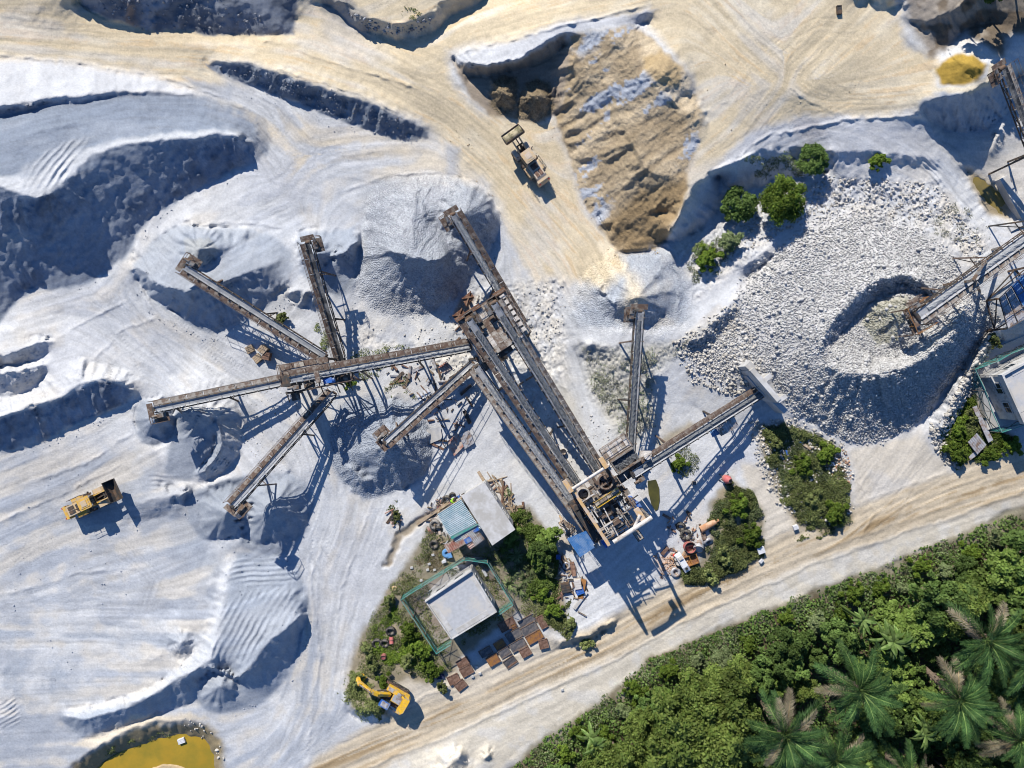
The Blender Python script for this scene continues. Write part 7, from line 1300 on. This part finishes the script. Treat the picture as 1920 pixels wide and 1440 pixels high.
for (kd, side, t), mem in cells.items():
    for n_, (d, r) in enumerate(sorted(mem, key=lambda m_: m_[0])): r['label'] = (kd if len(mem) == 1 else ORD[n_]+' '+kd)+' '+side+' the '+t
# --- oil palms, each frond a part
def frond_mesh(L, seed, m, nl=42):
    rg = random.Random(seed); b = MB(); prev = None
    def at(t): return Vector((L*t*(1-.12*t), 0, L*(.30*t-.50*t*t)))
    for k in range(10): b.bar(at(k/10), at((k+1)/10), .13*(1-k/11), .08*(1-k/11))
    nr = len(b.f)
    for k in range(nl):
        t = .14+.86*k/nl; c = at(t); d = (at(min(1, t+.02))-at(t-.02)).normalized(); ll = 1.0*math.sin(math.pi*(.12+.83*t))**.6*rg.uniform(.8, 1.15)
        for sg in (-1, 1):
            o_ = (Vector((0, sg, 0))*math.cos(.5)+d*.75+UP*rg.uniform(-.1, .35)).normalized(); e1 = c+o_*ll*.55; e2 = e1+(o_+UP*-.75).normalized()*ll*.5; w = d*.034
            b.quad(c-w, c+w, e1+w, e1-w); b.quad(e1-w, e1+w, e2)
    me = b.mesh('frond', LF[m]); me.materials.append(LF['banana' if m == 'palm' else 'dry']); idx = np.zeros(len(me.polygons), np.int32); idx[:nr] = 1; me.polygons.foreach_set('material_index', idx); return me
FR = [frond_mesh(5.2, 1, 'palm'), frond_mesh(5.8, 2, 'palm'), frond_mesh(4.9, 3, 'palm'), frond_mesh(5.5, 5, 'palm')]; FD = frond_mesh(5.0, 4, 'palmdry')
for i, (u, v, zc, s, lb) in enumerate(PALMS):
    p = P(u, v, zc); z = gz(p.x, p.y); rr = random.Random(40+i); r = root('oil_palm', (p.x, p.y, z), lb, 'palm', None, rr.uniform(0, 6)); r.rotation_euler[0] = rr.uniform(-.12, .12); r.rotation_euler[1] = rr.uniform(-.12, .12); s *= 1.14; r.scale = (s, s, s); h = (zc-z)/s
    b = MB(); b.tube((0, 0, -.4), (0, 0, h*.6), .38, 10, .34); b.tube((0, 0, h*.6), (0, 0, h), .34, 10, .45)
    for k in range(26): a = k*2.4; zz = h*.35+h*.63*k/26; b.box((.42*math.cos(a), .42*math.sin(a), zz), (.09*math.cos(a), .09*math.sin(a), .1), (-.06*math.sin(a), .06*math.cos(a), 0), (0, 0, .12))
    b.build('trunk', M['bark'], r)
    n = rr.randint(28, 38)
    for k in range(n):
        t = k/n; el = 1.15-1.4*t+rr.uniform(-.22, .22); az = k*2.39996+rr.uniform(-.35, .35); dry = (k > 22 and rr.random() < .28) or (i in (1, 5) and 14 < k < 20 and rr.random() < .35)
        f = inst('frond', FD if dry else FR[k % 4], r, (0, 0, h-.1+.25*(1-t)), (rr.uniform(-.25, .25), -el*.85, az)); f.scale = (rr.uniform(.78, 1.12)*(1-.25*(1-t)),)*3
def banana_leaf(L, w, seed):
    b = MB(); n = 8; pts_ = []
    for k in range(n+1):
        t = k/n; c = Vector((L*t*(1-.1*t), 0, L*(.5*t-.75*t*t))); ww = w*math.sin(math.pi*(.06+.92*t))**.7; pts_.append((c+Vector((0, -ww, -.25*ww)), c, c+Vector((0, ww, -.25*ww))))
    for a_, c_ in zip(pts_[:-1], pts_[1:]): b.quad(a_[0], c_[0], c_[1], a_[1]); b.quad(a_[1], c_[1], c_[2], a_[2])
    return b.mesh('leaf', LF['banana'])
BL_ = [banana_leaf(1.9, .22, 1), banana_leaf(1.6, .19, 2)]
for i, (u, v, zc, s, lb) in enumerate(BAN):
    p = P(u, v, zc); z = gz(p.x, p.y); rr = random.Random(60+i); r = root('banana_plant', (p.x, p.y, z), lb, 'plant'); h = zc-z; b = MB(); b.tube((0, 0, -.3), (0, 0, h), .16, 8, .1); b.build('stem', LF['banana'], r)
    for st_ in range(3 if i == 1 else 2):
        ox, oy = (rr.uniform(-.9, .9)*s, rr.uniform(-.9, .9)*s) if st_ else (0, 0)
        if st_: b = MB(); b.tube((ox, oy, -.3), (ox, oy, h-.4), .14, 8, .09); b.build('stem', LF['banana'], r)
        for k in range(9): f = inst('leaf', BL_[k % 2], r, (ox, oy, h-.3*st_), (rr.uniform(-.3, .3), -rr.uniform(-.2, .75), k*2.4+rr.uniform(-.3, .3))); f.scale = (s, s, s)
# --- undergrowth, weeds and grass nobody could count
def scatter(name, poly, n, sz, m, label, seed, hmax=.5, clump=20, thr=-.2, asp=.5, up=.8, ramp=14):
    rg = np.random.default_rng(seed); us = [p[0] for p in poly]; vs = [p[1] for p in poly]; u = rg.uniform(min(us)-8, max(us)+8, n*4).astype(np.float32); v = rg.uniform(min(vs)-8, max(vs)+8, n*4).astype(np.float32)
    sd = poly_sdf(poly, u, v); nz = fbm(u, v, clump, seed+500, 3); ok = (sd+6*fbm(u, v, 30, seed+600, 3)*2 < -1) & (nz > thr+rg.uniform(-.2, .2, len(u))+.5*np.clip(1+sd/(ramp*1.2), 0, 1)); u, v, nz, sd = u[ok][:n], v[ok][:n], nz[ok][:n], sd[ok][:n]
    z = bil(HT, u, v); hh = hmax*np.clip((nz-thr)*1.5+.15, .08, 1)*np.clip(-sd/ramp+.2, .12, 1); f = rg.uniform(0, 1, len(u))**.6; zz = z+hh*f; k = (CAMH-z)/CAMH/PX; P_ = np.stack([(u-960)*k, (720-v)*k, zz], 1); Nn = np.stack([rg.normal(0, .5, len(u)), rg.normal(0, .5, len(u)), np.full(len(u), up)], 1)
    me = leaves_mesh(name, P_, Nn, sz, asp, LF[m], seed, .1); o = bpy.data.objects.new(name, me); COL.objects.link(o); tag(o, label, None, None, 'stuff'); return o
fp = Z['forest']; scatter('undergrowth', fp, 52000, .36, 'deep', 'dense undergrowth covering the forest floor', 301, .8, 45, -.6, .6, ramp=60); scatter('verge_grass', [(u, v+dv) for dv in (0,) for u, v in [(930,1470),(1020,1385),(1120,1320),(1220,1235),(1300,1200),(1420,1150),(1600,1080),(1750,1020),(1920,950),(2090,890),(2090,965),(1920,1030),(1750,1100),(1600,1155),(1420,1225),(1300,1280),(1200,1330),(1050,1440),(1000,1480)]], 44000, .25, 'grey', 'pale scrubby growth along the forest rim', 302, .9, 26, -.3, .4, ramp=45); scatter('verge_grass', [(930,1470),(1020,1400),(1120,1335),(1220,1250),(1420,1165),(1600,1095),(1750,1035),(2090,905),(2090,975),(1920,1040),(1600,1165),(1420,1235),(1300,1290),(1200,1340),(1000,1490)], 26000, .26, 'bright', 'fresh green growth along the forest rim', 331, 1.1, 30, -.02, .45, ramp=45)
wh = Z['weeds_house']
scatter('weeds', wh, 27500, 0.16, 'weed', 'dull green weeds round the netted compound', 303, .45, 26, -.12, .45); scatter('weeds', [(690,1180),(740,1130),(800,1200),(850,1250),(800,1285),(750,1250),(690,1250)], 11250, 0.17, 'weedb', 'bright green creepers on the slope left of the compound', 304, .5, 30, .0, .6); scatter('dry_weeds', [(770,1050),(830,1010),(880,1040),(760,1110),(720,1160),(700,1200)], 5625, 0.14, 'dry', 'brown dried weeds beside the compound fence', 305, .25, 18, -.1)
scatter('weeds', [(930,960),(985,950),(1045,1010),(1062,1080),(1040,1110),(985,1130),(960,1080),(930,1050)], 12000, .26, 'bright', 'lush weeds right of the slab roof', 306, .9, 26, -.1, .4); scatter('weeds', [(985,1110),(1060,1100),(1080,1180),(1060,1215),(1000,1170)], 8750, 0.17, 'weed', 'weeds between the plate rows and the scrap heap', 307, .4, 22, -.05); scatter('weeds', [(950,900),(985,950),(1010,1000),(990,1000),(930,960)], 3125, 0.15, 'grey', 'pale weeds along the timbers', 308, .3, 18, -.1)
scatter('weeds', Z['weeds_mid'], 25000, 0.19, 'weed', 'rank weeds on the rubble patch below the rock field', 309, .8, 26, -.18, .45); scatter('weeds', Z['weeds_mid'], 11250, 0.17, 'grey', 'grey-green weeds through the rubble patch', 310, .6, 18, -.05); scatter('weeds', Z['weeds_yard'], 21250, 0.19, 'weed', 'rank weeds between the scrap and the dirt road', 311, .8, 22, -.3, .45); scatter('weeds', Z['weeds_yard'], 11250, 0.17, 'grey', 'pale weeds mixed into the yard weeds', 312, .7, 16, -.1)
scatter('weeds', Z['weeds_right'], 15000, 0.17, 'weedb', 'bright weeds below the right-hand fence', 313, .6, 24, -.2, .5); scatter('weeds', Z['weeds_right'], 7500, 0.17, 'weed', 'dull weeds below the right-hand fence', 314, .6, 24, -.2, .5)
scatter('sparse_weeds', Z['weeds_bank'], 6500, .17, 'pale', 'sparse pale weeds on the broken bank under the upright conveyor', 315, .35, 14, .05, .4); scatter('sparse_weeds', Z['weeds_bank'], 3250, 0.14, 'grey', 'thin green weeds on the broken bank under the upright conveyor', 316, .4, 18, .15, .4)
scatter('sparse_weeds', [(650,650),(700,640),(760,640),(780,660),(720,690),(700,720),(760,700),(800,740),(760,760),(690,730),(640,700)], 3250, 0.17, 'weed', 'weeds under the conveyor beside the transfer tower', 317, .4, 14, .02, .4); scatter('sparse_weeds', [(590,610),(625,600),(632,660),(600,660)], 1125, 0.17, 'weed', 'weeds behind the transfer tower', 318, .5, 12, -.1, .4); scatter('sparse_weeds', [(1280,480),(1340,430),(1400,420),(1390,480),(1330,540),(1290,540)], 3250, 0.15, 'grey', 'scrub on the pale slope under the brown mound', 319, .4, 16, 0, .4)
scatter('sparse_weeds', [(1740,400),(1800,360),(1850,410),(1860,450),(1800,470),(1750,440)], 1700, .17, 'pale', 'pale weeds near the right-hand puddle', 320, .3, 14, .02, .4); scatter('sparse_weeds', [(1255,830),(1300,820),(1320,880),(1290,910),(1250,900)], 1625, 0.15, 'weed', 'green weeds under the bin conveyor', 321, .4, 14, -.05, .4); scatter('pond_weeds', [(185,1440),(190,1405),(260,1375),(330,1362),(330,1380),(260,1398),(210,1425)], 2200, .2, 'weed', 'dark weeds on the pond bank', 322, .4, 14, -.1, .4); scatter('pond_weeds', [(640,1300),(660,1260),(720,1290),(740,1340),(690,1355),(650,1335)], 3500, .2, 'weed', 'weeds around the excavator boom', 323, .5, 18, -.2, .4)
scatter('weeds', [(1480,1000),(1520,975),(1560,1000),(1545,1012),(1500,1012)], 1500, 0.17, 'weed', 'weed fringe at the road by the middle patch', 324, .4, 14, -.2); scatter('sparse_weeds', [(750,15),(790,15),(785,40),(745,42)], 625, 0.15, 'weedb', 'green tufts on the bank top at the upper edge', 325, .4, 12, -.1); scatter('sparse_weeds', [(725,960),(745,935),(748,980),(735,990)], 500, .18, 'olive', 'tuft by the drain left of the shed', 326, .4, 12, -.2); scatter('sparse_weeds', [(1390,290),(1540,280),(1550,330),(1440,350),(1400,340)], 2250, 0.15, 'grey', 'scrub on the dark bank of the sand plateau', 327, .4, 14, .05)
# --- single bushes
for (key, u, v, s, lb) in (('bush3',1455,385,1.02,'large round yellow-green bush on the pale slope, biggest of the slope bushes'),('bush1',1376,392,1.15,'round dark green bush left of the biggest slope bush'),('bush1',1516,306,1.0,'loose bush on the rim of the sand plateau'),('bush2',1640,305,1.0,'narrow bush on the pale rim between plateau and rock field'),('grey1',1362,455,1.0,'greyish bush below the round dark green one'),('bush2',1322,488,1.3,'bright bush nearest the upright conveyor heap'),('grey2',1310,470,1.0,'small grey bush next to the bright one'),
 ('deep2',1015,1022,.62,'deep green bushy tree right of the slab roof'),('bright2',1030,1000,.62,'bright green tree nearest the blue canopy'),('bright2',1012,1045,.55,'bright bush below the deep green tree'),('grey1',1028,1060,.7,'pale bush by the scrap heap'),('bright2',960,1000,.45,'bush against the corner of the slab roof'),('bush2',1015,1110,.9,'bush by the pink cloth'),('bush2',1040,1140,.9,'bush left of the pale beam'),('weed1',1068,1170,1.1,'weed bush beside the small road cut'),('weed1',1100,1205,1.0,'weed bush on top of the small road cut'),
 ('bush2',722,1275,.8,'weed bush between the excavator and the road'),('weed1',700,1240,1.1,'weed bush below the lone pink drum'),('bush2',768,1180,1.0,'bright bush along the left fence, upper'),('bush2',790,1215,1.1,'bright bush along the left fence, middle'),('bush2',810,1252,1.0,'bright bush along the left fence, lower'),('weed1',730,1125,1.1,'bright clump at the top of the slope by the grey floor'),('weed1',690,1215,1.0,'weed clump at the edge of the grey floor'),('weed1',672,1270,1.1,'weed clump behind the excavator bucket'),('weed1',830,1285,.9,'weed clump beside the dark blue crate'),('weed1',765,1235,1.1,'weed clump in the middle of the slope'),
 ('weed1',1455,825,1.2,'weed clump at the top of the middle patch'),('bush2',1500,870,1.1,'bush in the middle of the rubble weeds'),('bush2',1545,850,1.1,'bush at the rock-field side of the rubble weeds'),('bush2',1560,960,1.2,'bush at the lower end of the rubble weeds'),('weed1',1520,930,1.2,'weed clump in the lower rubble weeds'),('bush2',1380,945,1.2,'bush at the top of the yard weeds'),('bush2',1405,1000,1.2,'bush at the right of the yard weeds'),('weed1',1355,1040,1.3,'weed clump amid the yard weeds'),('weed1',1330,1078,1.2,'weed clump at the road end of the yard weeds'),('bush2',1270,870,.9,'dark bush under the bin conveyor'),
 ('bush2',1790,800,1.1,'bright bush below the right-hand fence, upper'),('bush2',1785,845,1.2,'bush at the tip of the right-hand weeds'),('bush2',1850,850,1.1,'bush at the road side of the right-hand weeds'),('weed1',1815,780,1.0,'weed clump left of the long zinc sheet'),('bush2',1890,838,1.0,'bush near the right edge by the road'),('weed1',530,598,1.0,'dark weed between the two upper radial conveyors'),('weed1',745,965,.7,'tuft beside the drain'),('bush2',655,715,.7,'weed beside the transfer tower foot'),('weed1',1858,640,1.0,'tuft at the foot of the rubble wall')):
    plant(key, u, v, 0, s, lb, 'bush', 'bush', onground=True)
# --- spiky grass tufts by the slab roof
b = MB(); rr = random.Random(9)
for k in range(46):
    a = rr.uniform(0, 6.28); L_ = rr.uniform(.9, 1.5); d = Vector((math.cos(a), math.sin(a), 0)); s_ = Vector((-d.y, d.x, 0))*.045; e = rr.uniform(.3, 1.1); p1 = d*L_*.45*math.cos(e*.6)+UP*L_*.5*math.sin(e+.3); p2 = d*L_*math.cos(e*.5)+UP*L_*(.55*math.sin(e)-.05); b.quad(-s_, s_, p1+s_, p1-s_); b.quad(p1-s_, p1+s_, p2)
tuft = b.mesh('blades', LF['grey'])
for i, (u, v) in enumerate(((945,1050),(960,1072),(975,1060),(955,1095),(985,1085),(968,1040),(995,1065),(940,1030),(975,1105))):
    g = G(u, v); r = root('grass_tuft', g, 'spiky grass tuft in the shade right of the slab roof', 'grass tuft', 'spiky tufts beside the slab roof', i*1.3); inst('blades', tuft, r, (0, 0, 0))

# ------------------------------------------------------------------ broken rock
rng2 = np.random.default_rng(33); t_ = (1+5**.5)/2
CUB = np.array([(-1,-1,-1),(1,-1,-1),(1,1,-1),(-1,1,-1),(-1,-1,1),(1,-1,1),(1,1,1),(-1,1,1)])*.62; CF = np.array([(0,2,1),(0,3,2),(4,5,6),(4,6,7),(0,1,5),(0,5,4),(1,2,6),(1,6,5),(2,3,7),(2,7,6),(3,0,4),(3,4,7)])
ICO = np.array([(-1,t_,0),(1,t_,0),(-1,-t_,0),(1,-t_,0),(0,-1,t_),(0,1,t_),(0,-1,-t_),(0,1,-t_),(t_,0,-1),(t_,0,1),(-t_,0,-1),(-t_,0,1)])/math.hypot(1, t_)
IF = np.array([(0,11,5),(0,5,1),(0,1,7),(0,7,10),(0,10,11),(1,5,9),(5,11,4),(11,10,2),(10,7,6),(7,1,8),(3,9,4),(3,4,2),(3,2,6),(3,6,8),(3,8,9),(4,9,5),(2,4,11),(6,2,10),(8,6,7),(9,8,1)])
def rot_rand(n):
    q = rng2.standard_normal((n, 4)); q /= np.linalg.norm(q, axis=1, keepdims=True); w, x, y, z = q.T
    return np.stack([1-2*(y*y+z*z), 2*(x*y-z*w), 2*(x*z+y*w), 2*(x*y+z*w), 1-2*(x*x+z*z), 2*(y*z-x*w), 2*(x*z-y*w), 2*(y*z+x*w), 1-2*(x*x+y*y)], 1).reshape(-1, 3, 3)
def rock_material(name, c, c2):
    m = mat(name, c, .9, var=.2, scale=2.5, bump=.5, bscale=9); N = m.node_tree.nodes; L = m.node_tree.links; ge = N.new('ShaderNodeNewGeometry'); mx = N.new('ShaderNodeMix'); mx.data_type = 'RGBA'; mx.inputs[6].default_value = (*c, 1); mx.inputs[7].default_value = (*c2, 1); L.new(ge.outputs['Random Per Island'], mx.inputs[0]); mul = [n for n in N if n.type == 'MIX' and n.blend_type == 'MULTIPLY'][0]; L.new(mx.outputs[2], mul.inputs[6]); return m
M['rock'] = rock_material('broken_rock', (.34, .335, .33), (.56, .555, .545)); M['rubble'] = rock_material('rubble_stone', (.34, .32, .29), (.58, .55, .50)); M['brick'] = rock_material('broken_brick', (.33, .19, .12), (.46, .32, .23)); M['fresh'] = rock_material('fresh_rock', (.22, .215, .165), (.42, .41, .34)); M['block'] = rock_material('dark_block_rock', (.20, .20, .21), (.38, .385, .40))
def rocks(name, poly, n, smin, smax, m, label, power=2.5, thr=None, sink=.25, faces=IF):
    us = [p[0] for p in poly]; vs = [p[1] for p in poly]; u = rng2.uniform(min(us), max(us), n*5).astype(np.float32); v = rng2.uniform(min(vs), max(vs), n*5).astype(np.float32); sd = poly_sdf(poly, u, v); ok = (sd+16*fbm(u, v, 34, 701, 3) < 0) & (rng2.uniform(0, 1, len(u)) < (np.clip(-sd/(26 if name == 'broken_rock' else 8)+.15, .1, 1)))
    if name == 'broken_rock': ok &= poly_sdf([(1612,605),(1640,565),(1700,552),(1718,580),(1690,615),(1690,640),(1645,648)], u, v) > 0
    if thr is not None: ok &= fbm(u, v, 20, 711, 3) > thr
    u, v = u[ok][:n], v[ok][:n]; k = len(u); s = smin+(smax-smin)*rng2.uniform(0, 1, k)**power; cub = name == 'broken_rock'; SHP, faces = (CUB, CF) if cub else (ICO, IF); nv_ = len(SHP); sh = SHP[None]*rng2.uniform(.65, 1.35, (k, nv_, 1))*np.stack([s*rng2.uniform(.8, 1.3, k), s*rng2.uniform(.7, 1, k), s*rng2.uniform(.5, .8, k)], 1)[:, None]
    co = np.einsum('nij,nkj->nki', rot_rand(k), sh); z = bil(HT, u, v); kk = (CAMH-z)/CAMH/PX; co[:, :, 0] += ((u-960)*kk)[:, None]; co[:, :, 1] += ((720-v)*kk)[:, None]; co[:, :, 2] += (z+s*(.5-sink))[:, None]
    q = (faces[None]+nv_*np.arange(k)[:, None, None]).reshape(-1, 3); me = np_mesh(name, co.reshape(-1, 3), q, np.arange(len(q))*3, None); me.update(calc_edges=True); me.materials.append(M[m]); o = bpy.data.objects.new(name, me); COL.objects.link(o); tag(o, label, None, None, 'stuff'); return o
rocks('broken_rock', Z['rock'], 27000, .07, .165, 'rock', 'broken white rock covering the rock field'); rocks('broken_rock', Z['rock_crest'], 19000, .075, .175, 'rock', 'broken white rock of the cratered heap', 2.0); rocks('fresh_rock', [(1612,605),(1640,565),(1700,552),(1718,580),(1690,615),(1690,640),(1645,648)], 1500, .05, .14, 'fresh', 'fresh greyer rock in the middle of the crater'); rocks('rubble', [(1852,620),(1876,632),(1838,700),(1808,758),(1784,815),(1762,806),(1785,745),(1815,690)], 1100, .12, .34, 'rubble', 'rubble along the low wall right of the rock heap'); rocks('rubble', [(1260,640),(1380,560),(1440,690),(1440,740),(1380,750),(1290,720)], 1100, .08, .28, 'rubble', 'scattered stones left of the bin wall', 3)
rocks('rubble', [(1400,790),(1480,780),(1590,830),(1600,960),(1560,990),(1470,960),(1420,880)], 1400, .08, .26, 'rubble', 'stones in the rubble weeds'); rocks('brick_rubble', [(1560,840),(1592,835),(1600,920),(1570,930),(1540,915)], 150, .08, .20, 'brick', 'broken orange bricks at the edge of the rubble weeds', 2.5); rocks('rubble', [(1740,790),(1790,820),(1810,880),(1770,870),(1745,830)], 420, .10, .34, 'rubble', 'stones in the hollow below the rubble wall'); rocks('rubble', [(1225,1040),(1265,1030),(1275,1075),(1235,1085)], 160, .05, .16, 'brick', 'broken tile by the crusher shadow', 1.5)
rocks('rubble', [(330,1345),(400,1350),(430,1440),(400,1440),(385,1395),(345,1385)], 26, .10, .32, 'rubble', 'blocks at the pond edge', 3); rocks('loose_stone', [(860,560),(1060,520),(1060,640),(960,700),(900,720),(700,600),(660,640),(840,600)], 700, .04, .16, 'rubble', 'loose stones on the pale ground round the screen house', 3); rocks('loose_stone', [(1000,700),(1160,800),(1160,880),(1060,960),(980,800)], 420, .04, .14, 'rubble', 'loose stones beneath the long conveyors', 3); rocks('loose_stone', [(1380,380),(1560,330),(1760,340),(1850,450),(1840,520),(1760,430),(1600,390),(1480,430),(1400,480)], 1500, .06, .22, 'rubble', 'loose stones on the pale slope above the rock field', 3)
rocks('block_rubble', [(160,-20),(400,-20),(545,60),(400,62),(280,54),(150,10)], 300, .05, .2, 'block', 'dark blocks on the top-left bank', 3); rocks('block_rubble', [(390,120),(500,132),(640,176),(740,218),(800,250),(740,256),(610,212),(500,172)], 260, .05, .18, 'block', 'dark blocks on the middle berm', 3); rocks('block_rubble', [(640,20),(740,45),(830,25),(800,66),(700,66)], 120, .06, .3, 'block', 'blocks on the bank at the upper edge', 3); rocks('loose_stone', [(440,720),(560,700),(600,800),(520,900),(440,840)], 160, .04, .12, 'rubble', 'loose stones near the transfer tower', 3)
# the largest blocks of the rock field stand alone
BM = []
for k in range(8):
    co = ICO*rng2.uniform(.7, 1.25, (12, 1))*np.array([1, .8, .65]); me = np_mesh('boulder', co, IF, np.arange(20)*3, None); me.update(calc_edges=True); me.materials.append(M['rock']); BM.append(me)
cnt = 0; rr = random.Random(15)
while cnt < 170:
    u, v = rr.uniform(1300, 1870), rr.uniform(400, 830)
    if not in_poly(Z['rock'], u, v): continue
    g = G(u, v, .16); o = bpy.data.objects.new('boulder', BM[cnt % 8]); COL.objects.link(o); s = rr.uniform(.20, .30); o.location = g; o.scale = (s, s, s); o.rotation_euler = (rr.uniform(0, 6), rr.uniform(0, 6), rr.uniform(0, 6)); tag(o, 'pale boulder among the smaller broken stones of the rock field', 'boulder', 'boulders of the rock field'); cnt += 1

for u, v in ((1822,-6),(1866,-12),(1905,-4),(1940,6)): plant('deep2', u, v, 3.0, .9, 'dark tree on the upper right corner of the bank', 'tree', 'tree', 'trees at the upper right corner', onground=True)

M['clod'] = rock_material('dust_clod', (.22, .25, .30), (.42, .44, .48)); M['tanclod'] = rock_material('sand_clod', (.36, .28, .18), (.56, .46, .32))
for poly, n, m in (([(440,325),(333,378),(280,412),(258,446),(238,486),(200,516),(113,548),(40,562),(60,575),(200,535),(262,470),(340,392),(452,335)], 260, 'clod'), ([(33,848),(140,806),(250,752),(262,760),(150,825),(33,866)], 120, 'clod'), ([(250,540),(300,585),(390,634),(480,600),(540,550),(560,570),(470,625),(380,650),(280,600)], 170, 'clod'), ([(133,1372),(333,1334),(420,1345),(540,1280),(575,1160),(590,1170),(555,1290),(430,1360),(340,1348),(150,1396)], 200, 'clod'), ([(430,150),(610,220),(800,262),(800,280),(600,235),(420,165)], 140, 'clod'), ([(668,545),(760,594),(868,552),(905,500),(945,420),(960,430),(910,540),(760,615),(660,570)], 240, 'clod'), ([(1040,225),(1085,350),(1150,470),(1250,455),(1250,475),(1150,490),(1068,360),(1020,230)], 150, 'tanclod'), ([(1300,60),(1500,60),(1700,190),(1480,215),(1330,280)], 30, 'tanclod'), ([(600,180),(900,240),(1040,450),(960,440),(840,300),(600,210)], 70, 'tanclod'), ([(300,900),(560,1000),(600,1300),(420,1100)], 160, 'clod'), ([(20,900),(240,860),(300,1100),(100,1300),(20,1200)], 150, 'clod')):
    rocks('loose_clods', poly, n, .03, .12, m, 'loose clods fallen along the foot of the heap', 3.0)
